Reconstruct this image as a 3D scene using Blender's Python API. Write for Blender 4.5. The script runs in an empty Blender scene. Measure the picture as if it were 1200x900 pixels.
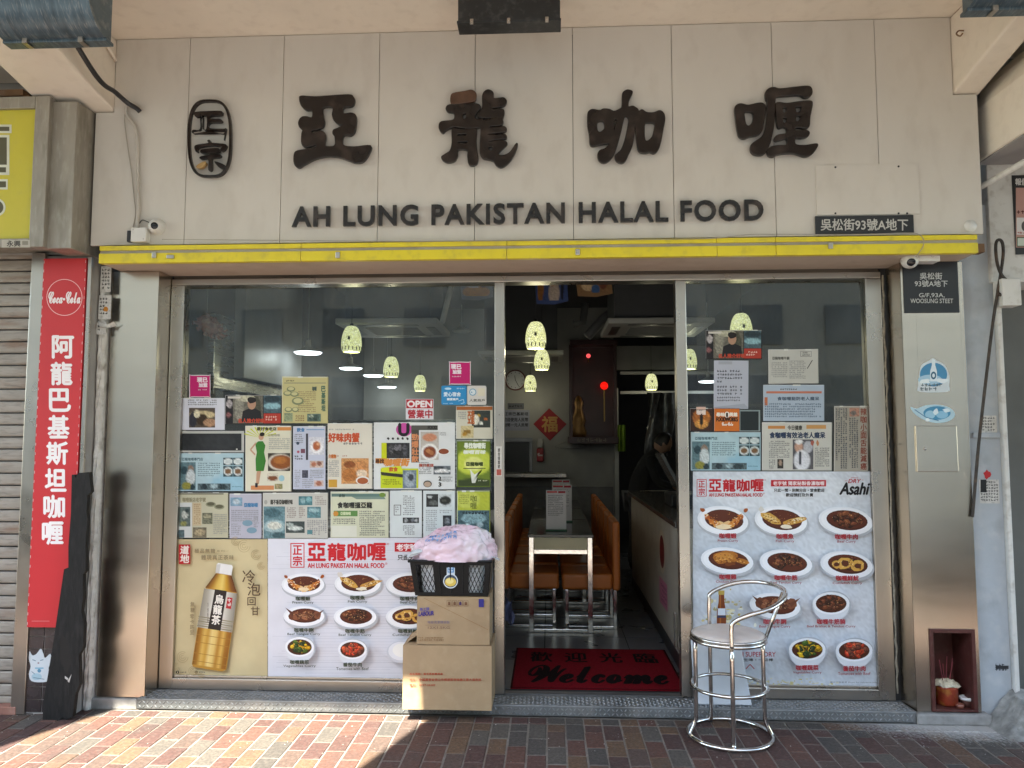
import bpy, bmesh, math, random
from mathutils import Vector, Matrix
R = math.radians
sc = bpy.context.scene
C = sc.collection
random.seed(7)
# ------------------------------------------------------------------ camera
F, CY, CZ, PITCH, YAW = 880.0, -4.38, 1.55, R(4.2), R(2.85)
cd = bpy.data.cameras.new('camera'); cam = bpy.data.objects.new('camera', cd); C.objects.link(cam)
cd.sensor_width = 36; cd.lens = F / 1200 * 36; cd.clip_start = .02; cd.clip_end = 400
cam.location = (0, CY, CZ); cam.rotation_euler = (math.pi / 2 + PITCH, 0, YAW)
sc.camera = cam
# ------------------------------------------------------------------ light
SUN_DX, SUN_DY = .26, .575          # shadow shift per metre of drop
sdir = Vector((SUN_DX, SUN_DY, -1)).normalized()
w = bpy.data.worlds.new('World'); sc.world = w; w.use_nodes = True
nt = w.node_tree; bg = nt.nodes['Background']
sky = nt.nodes.new('ShaderNodeTexSky'); sky.sky_type = 'NISHITA'; sky.sun_disc = False
sky.sun_elevation = math.asin(-sdir.z); sky.sun_rotation = math.atan2(-sdir.x, -sdir.y)
nt.links.new(sky.outputs[0], bg.inputs[0]); bg.inputs[1].default_value = .15
sl = bpy.data.lights.new('sun', 'SUN'); sl.energy = 4.8; sl.angle = R(.53); sl.color = (1, .95, .87)
so = bpy.data.objects.new('sun', sl); C.objects.link(so)
so.rotation_euler = sdir.to_track_quat('-Z', 'Y').to_euler(); so.location = (4, -9, 16)
vs = sc.view_settings; vs.view_transform = 'Standard'; vs.look = 'None'; vs.gamma = 1; vs.use_curve_mapping = False
vs.exposure = 2.95
vs.use_white_balance = True; vs.white_balance_temperature = 6850; vs.white_balance_tint = 4
sc.cycles.max_bounces = 10; sc.cycles.diffuse_bounces = 5; sc.cycles.transparent_max_bounces = 12
sc.cycles.sample_clamp_indirect = 6; sc.cycles.caustics_reflective = False; sc.cycles.caustics_refractive = False
# ------------------------------------------------------------------ pixel helpers (photo is 1200 x 900)
def ray(u, v):
    dx = (u - 600) / F; dy = -(v - 450) / F
    f = math.cos(PITCH) - dy * math.sin(PITCH); up = math.sin(PITCH) + dy * math.cos(PITCH)
    return dx * math.cos(YAW) - f * math.sin(YAW), dx * math.sin(YAW) + f * math.cos(YAW), up
def W(u, v, Y):
    r = ray(u, v); t = (Y - CY) / r[1]
    return Vector((r[0] * t, Y, CZ + r[2] * t))
def G(u, v, z=0):
    r = ray(u, v); t = (z - CZ) / r[2]
    return Vector((r[0] * t, CY + r[1] * t, z))
def PXX(u, v, Y): return W(u, v, Y).x
def PXZ(u, v, Y): return W(u, v, Y).z
def rect(u0, v0, u1, v1, Y):          # x0, x1, z0, z1 of a photo rectangle on the plane Y
    mu, mv = (u0 + u1) / 2, (v0 + v1) / 2
    return W(u0, mv, Y).x, W(u1, mv, Y).x, W(mu, v1, Y).z, W(mu, v0, Y).z
# ------------------------------------------------------------------ colours, materials
def lin(h):
    if not isinstance(h, str): return tuple(h)
    h = h.lstrip('#'); c = [int(h[i:i + 2], 16) / 255 for i in (0, 2, 4)]
    return tuple(x / 12.92 if x <= .04045 else ((x + .055) / 1.055) ** 2.4 for x in c)
MATS = {}
def mat(name, col=None, rough=.5, metal=0, var=.12, scale=6, bump=0, bscale=80, stretch=(1, 1, 1), dirt=None, coat=0,
        rand=None, attr=False, spec=.5, rvar=0, trans=0, emit=None, estr=0, island=False):
    """procedural material; var = soft value variation, dirt = (colour, amount, scale), rand = colours picked per object"""
    if name in MATS: return MATS[name]
    m = bpy.data.materials.new(name); m.use_nodes = True; MATS[name] = m
    n, l = m.node_tree.nodes, m.node_tree.links
    p = n['Principled BSDF']; p.inputs['Roughness'].default_value = rough; p.inputs['Metallic'].default_value = metal
    p.inputs['Specular IOR Level'].default_value = spec; p.inputs['Coat Weight'].default_value = coat
    p.inputs['Transmission Weight'].default_value = trans
    geo = n.new('ShaderNodeNewGeometry'); mp = n.new('ShaderNodeMapping'); mp.inputs['Scale'].default_value = stretch
    l.new(geo.outputs['Position'], mp.inputs[0]); pos = mp.outputs[0]
    def noise(s, d=5):
        t = n.new('ShaderNodeTexNoise'); t.inputs['Scale'].default_value = s; t.inputs['Detail'].default_value = d
        l.new(pos, t.inputs[0]); return t.outputs['Fac']
    def mix(fac, a, b, mode='MIX'):
        x = n.new('ShaderNodeMix'); x.data_type = 'RGBA'; x.blend_type = mode
        for s, i in ((fac, 0), (a, 6), (b, 7)):
            if isinstance(s, (int, float)): x.inputs[i].default_value = s
            elif isinstance(s, tuple): x.inputs[i].default_value = (*s[:3], 1)
            else: l.new(s, x.inputs[i])
        return x.outputs[2]
    def mrange(s, a, b, c, d):
        x = n.new('ShaderNodeMapRange'); l.new(s, x.inputs[0])
        for i, k in enumerate((a, b, c, d)): x.inputs[i + 1].default_value = k
        return x.outputs[0]
    if attr:
        a = n.new('ShaderNodeAttribute'); a.attribute_name = 'Col'; base = a.outputs['Color']
    elif rand:
        oi = n.new('ShaderNodeObjectInfo'); rp = n.new('ShaderNodeValToRGB'); rp.color_ramp.interpolation = 'CONSTANT'
        e = rp.color_ramp.elements
        while len(e) < len(rand): e.new(.5)
        for i, c in enumerate(rand): e[i].position = i / len(rand); e[i].color = (*lin(c), 1)
        l.new(geo.outputs['Random Per Island'] if island else oi.outputs['Random'], rp.inputs[0]); base = rp.outputs[0]
    else: base = lin(col)
    if var:
        v = mrange(noise(scale), .25, .75, 1 - var, 1 + var)
        g = n.new('ShaderNodeCombineColor')
        for i in range(3): l.new(v, g.inputs[i])
        base = mix(1.0, base, g.outputs[0], 'MULTIPLY')
    if dirt:
        for dc, am, ds in (dirt if isinstance(dirt, list) else [dirt]):
            f = mrange(noise(ds, 8), .52, .72, 0, am); base = mix(f, base, lin(dc))
    if isinstance(base, tuple): p.inputs['Base Color'].default_value = (*base, 1)
    else: l.new(base, p.inputs['Base Color'])
    if rvar: l.new(mrange(noise(scale * 1.7), .3, .7, max(.02, rough - rvar), rough + rvar), p.inputs['Roughness'])
    if bump:
        b = n.new('ShaderNodeBump'); b.inputs['Strength'].default_value = bump; b.inputs['Distance'].default_value = .004
        l.new(noise(bscale), b.inputs['Height']); l.new(b.outputs[0], p.inputs['Normal'])
    if emit:
        p.inputs['Emission Color'].default_value = (*lin(emit), 1); p.inputs['Emission Strength'].default_value = estr
    m['_p'] = 1
    return m
PRINT = mat('printed_paper', attr=True, rough=.42, var=.05, scale=9, spec=.35)
PRINTC = mat('printed_carton', attr=True, rough=.85, var=.06, scale=9, spec=.2)
STEEL = mat('brushed_steel', (.61, .545, .465), rough=.23, metal=1, var=.05, scale=3, stretch=(.4, 1, 2), rvar=.03,
            dirt=((.50, .44, .375), .5, 1.3))
STEELF = mat('frame_steel', (.46, .42, .375), rough=.3, metal=1, var=.05, scale=4, rvar=.05, dirt=((.32, .28, .24), .25, 2))
CHROME = mat('chrome', (.66, .63, .60), rough=.13, metal=1, var=.06, rvar=.06, scale=20, dirt=((.25, .2, .16), .3, 40))
CREAM = mat('cream_paint', (.82, .75, .655), rough=.75, var=.05, scale=2.5, bump=.12, bscale=45, dirt=[((.74, .64, .56), .5, 2), ((.35, .28, .22), .12, 14)])
WHITEP = mat('white_plastic', (.70, .69, .66), rough=.4, var=.05, dirt=((.35, .3, .25), .3, 12))
BLACKP = mat('black_plastic', (.018, .018, .02), rough=.35, var=.2)
# ------------------------------------------------------------------ mesh builder
ORIG = {}
class B:
    def __init__(s): s.v = []; s.f = []; s.c = []; s.m = []; s.mi = 0
    def add(s, vs, fs, col=None):
        o = len(s.v); s.v += [tuple(p) for p in vs]; s.f += [tuple(i + o for i in f) for f in fs]; s.m += [s.mi] * len(fs)
        if col is not None: s.c += [(*col[:3], 1)] * len(vs)
        return s
    def box(s, x0, x1, y0, y1, z0, z1, col=None):
        vs = [(x, y, z) for z in (z0, z1) for y in (y0, y1) for x in (x0, x1)]
        return s.add(vs, [(0, 2, 3, 1), (4, 5, 7, 6), (0, 1, 5, 4), (2, 6, 7, 3), (0, 4, 6, 2), (1, 3, 7, 5)], col)
    def obox(s, M, sx, sy, sz):       # box of half sizes under matrix M
        vs = [M @ Vector((x, y, z)) for z in (-sz, sz) for y in (-sy, sy) for x in (-sx, sx)]
        return s.add(vs, [(0, 2, 3, 1), (4, 5, 7, 6), (0, 1, 5, 4), (2, 6, 7, 3), (0, 4, 6, 2), (1, 3, 7, 5)])
    def prism(s, pts, y0, y1):        # polygon of (x, z) points pushed from y0 (front) to y1
        k = len(pts); a = sum(pts[i][0] * pts[(i + 1) % k][1] - pts[(i + 1) % k][0] * pts[i][1] for i in range(k))
        if a < 0: pts = pts[::-1]
        vs = [(x, y0, z) for x, z in pts] + [(x, y1, z) for x, z in pts]
        return s.add(vs, [tuple(range(k)), tuple(range(2 * k - 1, k - 1, -1))] + [(i, i + k, (i + 1) % k + k, (i + 1) % k) for i in range(k)])
    def tube(s, path, r, n=10, closed=False, cap=True):
        path = [Vector(p) for p in path]; k = len(path); rs = r if isinstance(r, (list, tuple)) else [r] * k
        t0 = (path[1] - path[0]).normalized(); up = Vector((0, 0, 1)) if abs(t0.z) < .9 else Vector((1, 0, 0))
        nrm = t0.cross(up).normalized(); o = len(s.v); vs = []; fs = []
        for i in range(k):
            if closed: t = (path[(i + 1) % k] - path[i - 1]).normalized()
            else: t = (path[min(i + 1, k - 1)] - path[max(i - 1, 0)]).normalized()
            nrm = (nrm - t * nrm.dot(t)).normalized(); bn = t.cross(nrm)
            for j in range(n):
                an = 2 * math.pi * j / n; vs.append(path[i] + (nrm * math.cos(an) + bn * math.sin(an)) * rs[i])
        for i in range(k if closed else k - 1):
            for j in range(n):
                a, b = i * n + j, i * n + (j + 1) % n; c, d = ((i + 1) % k) * n + (j + 1) % n, ((i + 1) % k) * n + j
                fs.append((a, b, c, d))
        if cap and not closed: fs += [tuple(range(n - 1, -1, -1)), tuple(range((k - 1) * n, k * n))]
        return s.add(vs, fs)
    def lathe(s, prof, cx, cy, cz, n=24, ax='z', a0=0, a1=2 * math.pi):
        full = abs(a1 - a0 - 2 * math.pi) < 1e-6; k = n if full else n + 1; vs = []; fs = []
        for r, h in prof:
            for j in range(k):
                a = a0 + (a1 - a0) * j / n; x, y = r * math.cos(a), r * math.sin(a)
                vs.append((cx + x, cy + y, cz + h) if ax == 'z' else (cx + x, cy - h, cz + y) if ax == 'y' else (cx + h, cy + x, cz + y))
        for i in range(len(prof) - 1):
            for j in range(n):
                j2 = (j + 1) % k if full else j + 1
                fs.append((i * k + j, i * k + j2, (i + 1) * k + j2, (i + 1) * k + j))
        return s.add(vs, fs)
    def grid(s, fn, nu, nv, close_u=False):
        vs = [fn(i / nu, j / nv) for j in range(nv + 1) for i in range(nu + (0 if close_u else 1))]; k = nu if close_u else nu + 1
        return s.add(vs, [(j * k + i, j * k + (i + 1) % k, (j + 1) * k + (i + 1) % k, (j + 1) * k + i) for j in range(nv) for i in range(nu)])
    def obj(s, name, m, parent=None, bevel=0, smooth=False, seg=2):
        me = bpy.data.meshes.new(name)
        xs = [p[0] for p in s.v]; ys = [p[1] for p in s.v]; zs = [p[2] for p in s.v]
        o0 = Vector(((min(xs) + max(xs)) / 2, (min(ys) + max(ys)) / 2, min(zs)))
        me.from_pydata([(p[0] - o0.x, p[1] - o0.y, p[2] - o0.z) for p in s.v], [], s.f)
        for x in (m if isinstance(m, list) else [m]): me.materials.append(x)
        if isinstance(m, list): me.polygons.foreach_set('material_index', s.m)
        if s.c and len(s.c) == len(s.v):
            a = me.attributes.new('Col', 'FLOAT_COLOR', 'POINT'); a.data.foreach_set('color', [x for c in s.c for x in c])
        me.update()
        o = bpy.data.objects.new(name, me); C.objects.link(o); ORIG[o.name] = o0
        o.location = o0
        if parent is not None: o.parent = parent; o.location = o0 - ORIG[parent.name]
        if smooth:
            me.polygons.foreach_set('use_smooth', [True] * len(me.polygons)); me.update()
        if bevel:
            b = o.modifiers.new('bevel', 'BEVEL'); b.width = bevel; b.segments = seg; b.limit_method = 'ANGLE'; b.angle_limit = R(40)
        return o
def link(name, me, loc, parent, rot=None, scale=None):   # another object sharing mesh data
    o = bpy.data.objects.new(name, me); C.objects.link(o); ORIG[o.name] = Vector(loc)
    o.parent = parent; o.location = Vector(loc) - (ORIG[parent.name] if parent else Vector())
    if rot: o.rotation_euler = rot
    if scale: o.scale = scale
    return o
def tag(o, label, cat, group=None):
    o['label'] = label; o['category'] = cat
    if group: o['group'] = group
    return o
def thing(name, label, cat, loc, group=None):
    o = bpy.data.objects.new(name, None); o.empty_display_size = .1; C.objects.link(o)
    o.location = loc; ORIG[o.name] = Vector(loc); return tag(o, label, cat, group)
def struct(o): o['kind'] = 'structure'; return o
def stuff(o): o['kind'] = 'stuff'; return o
def copy_tree(o, dloc, label=None, parent=None):
    c = o.copy(); C.objects.link(c); c.parent = parent
    if parent is None: c.location = o.location + Vector(dloc); ORIG[c.name] = ORIG[o.name] + Vector(dloc)
    if label: c['label'] = label
    for ch in o.children: copy_tree(ch, dloc, None, c)
    return c
def box(name, m, x0, x1, y0, y1, z0, z1, parent=None, bevel=0):
    return B().box(min(x0, x1), max(x0, x1), min(y0, y1), max(y0, y1), min(z0, z1), max(z0, z1)).obj(name, m, parent, bevel)
def pbox(name, m, u0, v0, u1, v1, Y, d, parent=None, bevel=0):    # photo rectangle on plane Y, d deep
    x0, x1, z0, z1 = rect(u0, v0, u1, v1, Y)
    return box(name, m, x0, x1, Y, Y + d, z0, z1, parent, bevel)
def smoothp(pts, k=4):                # closed Catmull-Rom
    n = len(pts); out = []
    for i in range(n):
        p0, p1, p2, p3 = (pts[(i + j - 1) % n] for j in range(4))
        for q in range(k):
            t = q / k
            out.append(tuple(.5 * (2 * p1[a] + (p2[a] - p0[a]) * t + (2 * p0[a] - 5 * p1[a] + 4 * p2[a] - p3[a]) * t * t + (3 * p1[a] - p0[a] - 3 * p2[a] + p3[a]) * t ** 3) for a in range(2)))
    return out
def opens(pts, k=6):                  # open Catmull-Rom in 3D
    pts = [Vector(p) for p in pts]; P = [pts[0] * 2 - pts[1]] + pts + [pts[-1] * 2 - pts[-2]]; out = []
    for i in range(1, len(P) - 2):
        for q in range(k):
            t = q / k; a, b, c, d = P[i - 1:i + 3]
            out.append(.5 * (2 * b + (c - a) * t + (2 * a - 5 * b + 4 * c - d) * t * t + (3 * b - a - 3 * c + d) * t ** 3))
    return out + [pts[-1]]
# ------------------------------------------------------------------ lettering
GLY = {}
def glyphs(s, shear=0, off=0, sp=1.0):
    key = (s, shear, off, sp)
    if key not in GLY:
        c = bpy.data.curves.new('t', 'FONT'); c.body = s; c.shear = shear; c.offset = off; c.space_character = sp; c.resolution_u = 3
        o = bpy.data.objects.new('t', c); me = o.to_mesh()
        vs = [tuple(v.co)[:2] for v in me.vertices]; fs = [tuple(p.vertices) for p in me.polygons]
        o.to_mesh_clear(); bpy.data.objects.remove(o); bpy.data.curves.remove(c)
        xs = [v[0] for v in vs] or [0, 1]; ys = [v[1] for v in vs] or [0, 1]
        GLY[key] = (vs, fs, min(xs), max(xs), min(ys), max(ys))
    return GLY[key]
def outline(loops, Y, depth, fn, name, m, parent, bev=.004):
    """filled 2D outlines (holes allowed) in photo pixels, extruded towards the viewer"""
    c = bpy.data.curves.new('t', 'CURVE'); c.dimensions = '2D'; c.fill_mode = 'BOTH'; c.extrude = depth / 2 - bev; c.bevel_depth = bev; c.bevel_resolution = 1
    for lp in loops:
        s = c.splines.new('POLY'); s.points.add(len(lp) - 1); s.use_cyclic_u = True
        for p, q in zip(s.points, lp):
            x, z = fn(*q); p.co = (x, z, 0, 1)
    o = bpy.data.objects.new('t', c); me = o.to_mesh()
    b = B(); b.add([(v.co.x, Y - depth / 2 - v.co.z, v.co.y) for v in me.vertices], [tuple(p.vertices) for p in me.polygons])
    o.to_mesh_clear(); bpy.data.objects.remove(o); bpy.data.curves.remove(c)
    return b.obj(name, m, parent)
def letters(s, u0, v0, u1, v1, Y, depth, name, m, parent, off=.02, sp=1.0):
    """solid letters, one object per letter, fitted into the photo rectangle"""
    x0, x1, z0, z1 = rect(u0, v0, u1, v1, Y)
    c = bpy.data.curves.new('t', 'FONT'); c.space_character = sp
    def build(body, ex):
        c.body = body; c.offset = off; c.extrude = ex; c.resolution_u = 4
        o = bpy.data.objects.new('t', c); me = o.to_mesh()
        r = [tuple(v.co) for v in me.vertices], [tuple(p.vertices) for p in me.polygons]
        o.to_mesh_clear(); bpy.data.objects.remove(o); return r
    av, _ = build(s, 0); a0, a1 = min(p[0] for p in av), max(p[0] for p in av); b0, b1 = min(p[1] for p in av), max(p[1] for p in av)
    sx, sz = (x1 - x0) / (a1 - a0), (z1 - z0) / (b1 - b0)
    done = s[0]
    for i, ch in enumerate(s):
        if ch == ' ': continue
        fv, _ = build(s[:i + 1], 0); vs, fs = build(ch, .5)
        mx = max(p[0] for p in fv) - max(p[0] for p in vs)
        B().add([(x0 + (p[0] + mx - a0) * sx, Y - depth / 2 - p[2] * depth, z0 + (p[1] - b0) * sz) for p in vs], fs).obj(name, m, parent)
    bpy.data.curves.remove(c)
class Print:
    """flat print painted in photo pixels, layer over layer"""
    def __init__(s, Y, step=.00004, fn=None, axis='y'):
        s.b = B(); s.Y = Y; s.step = step; s.n = 1; s.fn = fn
    def pt(s, u, v):
        y = s.Y - s.n * s.step
        return s.fn(u, v, s.n * s.step) if s.fn else tuple(W(u, v, y))
    def poly(s, pts, col):
        s.b.add([s.pt(*p) for p in pts], [tuple(range(len(pts)))], lin(col)); s.n += 1
    def r(s, u0, v0, u1, v1, col): s.poly([(u0, v1), (u1, v1), (u1, v0), (u0, v0)], col)
    def ell(s, cx, cy, rx, ry, col, n=24, rot=0):
        ca, sa = math.cos(rot), math.sin(rot); P = []
        for i in range(n):
            a = -2 * math.pi * i / n; x, y = rx * math.cos(a), ry * math.sin(a); P.append((cx + x * ca - y * sa, cy + x * sa + y * ca))
        s.poly(P, col)
    def blob(s, cx, cy, rx, ry, col, rng, n=11, j=.3, rot=0):
        ca, sa = math.cos(rot), math.sin(rot); P = []
        for i in range(n):
            a = -2 * math.pi * i / n; k = 1 + rng.uniform(-j, j); x, y = rx * k * math.cos(a), ry * k * math.sin(a); P.append((cx + x * ca - y * sa, cy + x * sa + y * ca))
        s.poly(P, col)
    def line(s, pts, wd, col):
        for (a, b), (c, d) in zip(pts, pts[1:]):
            L = math.hypot(c - a, d - b) or 1; nx, ny = -(d - b) / L * wd / 2, (c - a) / L * wd / 2
            s.poly([(a + nx, b + ny), (c + nx, d + ny), (c - nx, d - ny), (a - nx, b - ny)], col)
    def frame(s, u0, v0, u1, v1, wd, col):
        s.r(u0, v0, u1, v0 + wd, col); s.r(u0, v1 - wd, u1, v1, col); s.r(u0, v0 + wd, u0 + wd, v1 - wd, col); s.r(u1 - wd, v0 + wd, u1, v1 - wd, col)
    def t(s, txt, u0, v0, u1, v1, col, bold=0, shear=0, off=0, sp=1.0, rot=0):
        vs, fs, a0, a1, b0, b1 = glyphs(txt, shear, off, sp); col = lin(col)
        sx, sy = (u1 - u0) / ((a1 - a0) or 1), (v1 - v0) / ((b1 - b0) or 1); cu, cv = (u0 + u1) / 2, (v0 + v1) / 2; ca, sa = math.cos(rot), math.sin(rot)
        k = [(0, 0)] if not bold else [(0, 0), (bold, 0), (-bold, 0), (0, bold), (0, -bold)]
        for dx, dy in k:
            P = []
            for x, y in vs:
                u = u0 + (x - a0) * sx + dx - cu; v = v1 - (y - b0) * sy + dy - cv; P.append(s.pt(cu + u * ca - v * sa, cv + u * sa + v * ca))
            s.b.add(P, fs, col); s.n += 1
    def vt(s, txt, u, v0, v1, wd, col, bold=0, **k):      # vertical line of characters
        h = (v1 - v0) / len(txt)
        for i, ch in enumerate(txt): s.t(ch, u - wd / 2, v0 + i * h + h * .06, u + wd / 2, v0 + (i + 1) * h - h * .06, col, bold, **k)
    def tiny(s, u0, v0, u1, v1, col, rng, pitch=2.4, size=1.5, vert=False, ragged=.25, fill=.93):
        """rows of unreadably small characters"""
        col = lin(col); vs = []; fs = []
        def bar(a, b, c, d):
            o = len(vs); vs.extend([s.pt(a, d), s.pt(c, d), s.pt(c, b), s.pt(a, b)]); fs.append((o, o + 1, o + 2, o + 3))
        if vert: nr, nc = int((u1 - u0) / pitch), int((v1 - v0) / (size * 1.25))
        else: nr, nc = int((v1 - v0) / pitch), int((u1 - u0) / (size * 1.25))
        for i in range(nr):
            end = nc if rng.random() > .25 else int(nc * rng.uniform(1 - ragged, 1))
            for j in range(end):
                if rng.random() > fill: continue
                if vert: cu, cv = u1 - (i + .5) * pitch, v0 + (j + .5) * size * 1.25
                else: cu, cv = u0 + (j + .5) * size * 1.25, v0 + (i + .5) * pitch
                h = size / 2; q = rng.choice((-.3, 0, .3)) * h; th = size * .13
                bar(cu - h, cv + q - th, cu + h, cv + q + th); x = rng.choice((-.5, 0, .5)) * h
                bar(cu + x - th, cv - h, cu + x + th, cv + h)
                if rng.random() < .6: bar(cu - h * .8, cv + h * .7 - th, cu + h * .8, cv + h * .7 + th)
        if vs: s.b.add(vs, fs, col)
        s.n += 1
    def photo(s, u0, v0, u1, v1, base, blobs=(), rng=None, noise=.12, cell=1.3):
        """a printed photograph: soft patches of colour on a fine grid"""
        rng = rng or random.Random(1); base = lin(base); nu, nv = max(3, int((u1 - u0) / cell)), max(3, int((v1 - v0) / cell))
        bl = [(cx, cy, rx, ry, lin(c)) for cx, cy, rx, ry, c in blobs]; o = len(s.b.v); vs = []; cs = []
        for j in range(nv + 1):
            for i in range(nu + 1):
                a, b = i / nu, j / nv; c = base
                for cx, cy, rx, ry, k in bl:
                    d = ((a - cx) / rx) ** 2 + ((b - cy) / ry) ** 2; f = max(0, min(1, (1.15 - d) / .3)); c = tuple(c[q] * (1 - f) + k[q] * f for q in range(3))
                g = 1 + rng.uniform(-noise, noise) * 2; vs.append(s.pt(u0 + a * (u1 - u0), v1 + (v0 - v1) * (1 - b))); cs.append((c[0] * g, c[1] * g, c[2] * g, 1))
        k = nu + 1; s.b.v += [tuple(p) for p in vs]; s.b.c += cs
        fs = [(j * k + i + o, (j + 1) * k + i + o, (j + 1) * k + i + 1 + o, j * k + i + 1 + o) for j in range(nv) for i in range(nu)]
        s.b.f += fs; s.b.m += [0] * len(fs); s.n += 1
    def obj(s, name, parent, m=None): return s.b.obj(name, m or PRINT, parent)
# ================================================================== SETTING
GY, SY, PY = .14, -.20, -.035        # glass plane, sign plane, pillar face
ZS = .065                            # top of the step
# ---- pavement, kerb, road
JOINT = mat('joint_sand', (.30, .25, .20), rough=.95, var=.25, scale=30, bump=.3, bscale=200)
BR_COL = ['#4c332d', '#51352c', '#5a4432', '#4a3a33', '#452e29', '#4c4640', '#413c38', '#52362d', '#564031', '#452e2a']
def dusty(m):                        # cement dust trodden into the paving by the right-hand wall
    n, l = m.node_tree.nodes, m.node_tree.links; p = n['Principled BSDF']; src = p.inputs['Base Color'].links[0].from_socket
    g = n.new('ShaderNodeNewGeometry'); sx = n.new('ShaderNodeSeparateXYZ'); l.new(g.outputs['Position'], sx.inputs[0])
    def mr(s, a, b):
        x = n.new('ShaderNodeMapRange'); l.new(s, x.inputs[0]); x.inputs[1].default_value = a; x.inputs[2].default_value = b; return x.outputs[0]
    def ma(op, a, b):
        x = n.new('ShaderNodeMath'); x.operation = op
        for i, k in enumerate((a, b)):
            if isinstance(k, float): x.inputs[i].default_value = k
            else: l.new(k, x.inputs[i])
        return x.outputs[0]
    t = n.new('ShaderNodeTexNoise'); t.inputs['Scale'].default_value = 7; t.inputs['Detail'].default_value = 9
    k = ma('MULTIPLY', mr(sx.outputs[0], 1.2, 2.2), mr(sx.outputs[1], -.42, -.06)); k = ma('ADD', k, ma('SUBTRACT', t.outputs['Fac'], .5))
    k = ma('MULTIPLY', mr(k, .3, .75), .8)
    x = n.new('ShaderNodeMix'); x.data_type = 'RGBA'; l.new(k, x.inputs[0]); l.new(src, x.inputs[6]); x.inputs[7].default_value = (.5, .49, .47, 1)
    l.new(x.outputs[2], p.inputs['Base Color']); return m
BRICK = dusty(mat('paving_brick', rough=.85, rand=BR_COL, var=.45, scale=70, bump=.7, bscale=140, dirt=[((.035, .03, .028), .55, 4), ((.15, .12, .10), .35, 45), ((.03, .027, .025), .4, 90)]))
BRICKS = dusty(mat('paving_brick_joined', rough=.85, rand=BR_COL, island=True, var=.45, scale=70, bump=.7, bscale=140, dirt=[((.035, .03, .028), .55, 4), ((.15, .12, .10), .35, 45), ((.03, .027, .025), .4, 90)]))
dusty(mat('joint_sand2', (.165, .145, .125), rough=.95, var=.25, scale=30, bump=.3, bscale=200)); JOINT = MATS['joint_sand2']
pave = struct(box('pavement', JOINT, -9, 9, -2.62, .6, -.2, -.0035))
def brick_mesh(lx, ly, b=.004):
    h = .03; o, i = (lx / 2, ly / 2), (lx / 2 - b, ly / 2 - b)
    vs = [(sx * o[0], sy * o[1], -h) for sx, sy in ((-1, -1), (1, -1), (1, 1), (-1, 1))] + [(sx * o[0], sy * o[1], -b) for sx, sy in ((-1, -1), (1, -1), (1, 1), (-1, 1))] + [(sx * i[0], sy * i[1], 0) for sx, sy in ((-1, -1), (1, -1), (1, 1), (-1, 1))]
    return vs, [(8, 9, 10, 11)] + [(a + k, a + (k + 1) % 4, a + 4 + (k + 1) % 4, a + 4 + k) for a in (0, 4) for k in range(4)]
def brick_data(lx, ly):
    vs, fs = brick_mesh(lx, ly); me = bpy.data.meshes.new('brick'); me.from_pydata(vs, [], fs); me.materials.append(BRICK); return me
BL, BS, BH = brick_data(.0938, .1938), brick_data(.0938, .0938), brick_data(.0938, .089)
rng = random.Random(3); cols = 60; jb = B(); Y0 = -.062
for i in range(-30, cols + 25):
    x = -3.32 + i * .1 + .05; inside = 0 <= i < cols
    rows = [(Y0 - .046, BH, .088)]; y = Y0 - .097
    if i % 2: rows.append((y - .05, BS, .0945)); y -= .1
    while y > -2.5: rows.append((y - .1, BL, .1945)); y -= .2
    for k, (yc, me, ln) in enumerate(rows):
        z = rng.uniform(-.0022, .0016); rz = rng.uniform(-.008, .008)
        if inside and k < 5: link('brick', me, (x + rng.uniform(-.001, .001), yc, z), pave, (rng.uniform(-.009, .009), rng.uniform(-.012, .012), rz))
        else:
            vs, fs = brick_mesh(.093, ln - .0015); jb.add([(x + a, yc + b, z + c) for a, b, c in vs], fs)
stuff(jb.obj('brick_paving', BRICKS, pave))
struct(box('kerb', mat('granite_kerb', (.33, .32, .30), rough=.8, var=.2, scale=40), -9, 9, -2.86, -2.62, -.3, .0, None, .012))
struct(box('road', mat('asphalt', (.075, .072, .07), rough=.9, var=.2, scale=15, bump=.4, bscale=150), -60, 60, -19, -2.86, -.4, -.14))
struct(box('far_pavement', mat('far_paving', (.32, .27, .23), rough=.9, var=.2, scale=10), -60, 60, -22.2, -19, -.4, 0))
# ---- room behind the shopfront
RX0, RX1, RY1, RZ1 = -2.42, 2.3, 5.3, 3.25
FLOOR = mat('dark_floor_tile', (.10, .105, .115), rough=.3, var=.1, scale=3, rvar=.04)
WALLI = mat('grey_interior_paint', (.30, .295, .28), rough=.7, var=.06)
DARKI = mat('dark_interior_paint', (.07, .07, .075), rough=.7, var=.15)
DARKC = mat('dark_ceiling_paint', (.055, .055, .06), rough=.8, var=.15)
flo = struct(box('floor', mat('floor_grout', (.05, .05, .05), rough=.8), RX0, RX1, GY + .02, RY1 + 2.2, -.02, .066))
tm = bpy.data.meshes.new('floor_tile'); tb = B().box(-.296, .296, -.296, .296, -.004, 0); tm.from_pydata(tb.v, [], tb.f); tm.materials.append(FLOOR)
for i in range(8):
    for j in range(9):
        x, y = RX0 + .28 + i * .6, .5 + j * .6
        if RX0 + .28 < x < RX1 - .2: link('floor_tile', tm, (x, y, .071), flo)
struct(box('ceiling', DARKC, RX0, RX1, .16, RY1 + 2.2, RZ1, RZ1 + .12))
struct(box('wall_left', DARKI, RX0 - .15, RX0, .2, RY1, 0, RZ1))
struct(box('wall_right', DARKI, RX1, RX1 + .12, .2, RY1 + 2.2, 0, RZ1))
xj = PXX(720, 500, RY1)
struct(box('wall_back', WALLI, RX0, xj, RY1, RY1 + .12, 0, RZ1))
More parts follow.
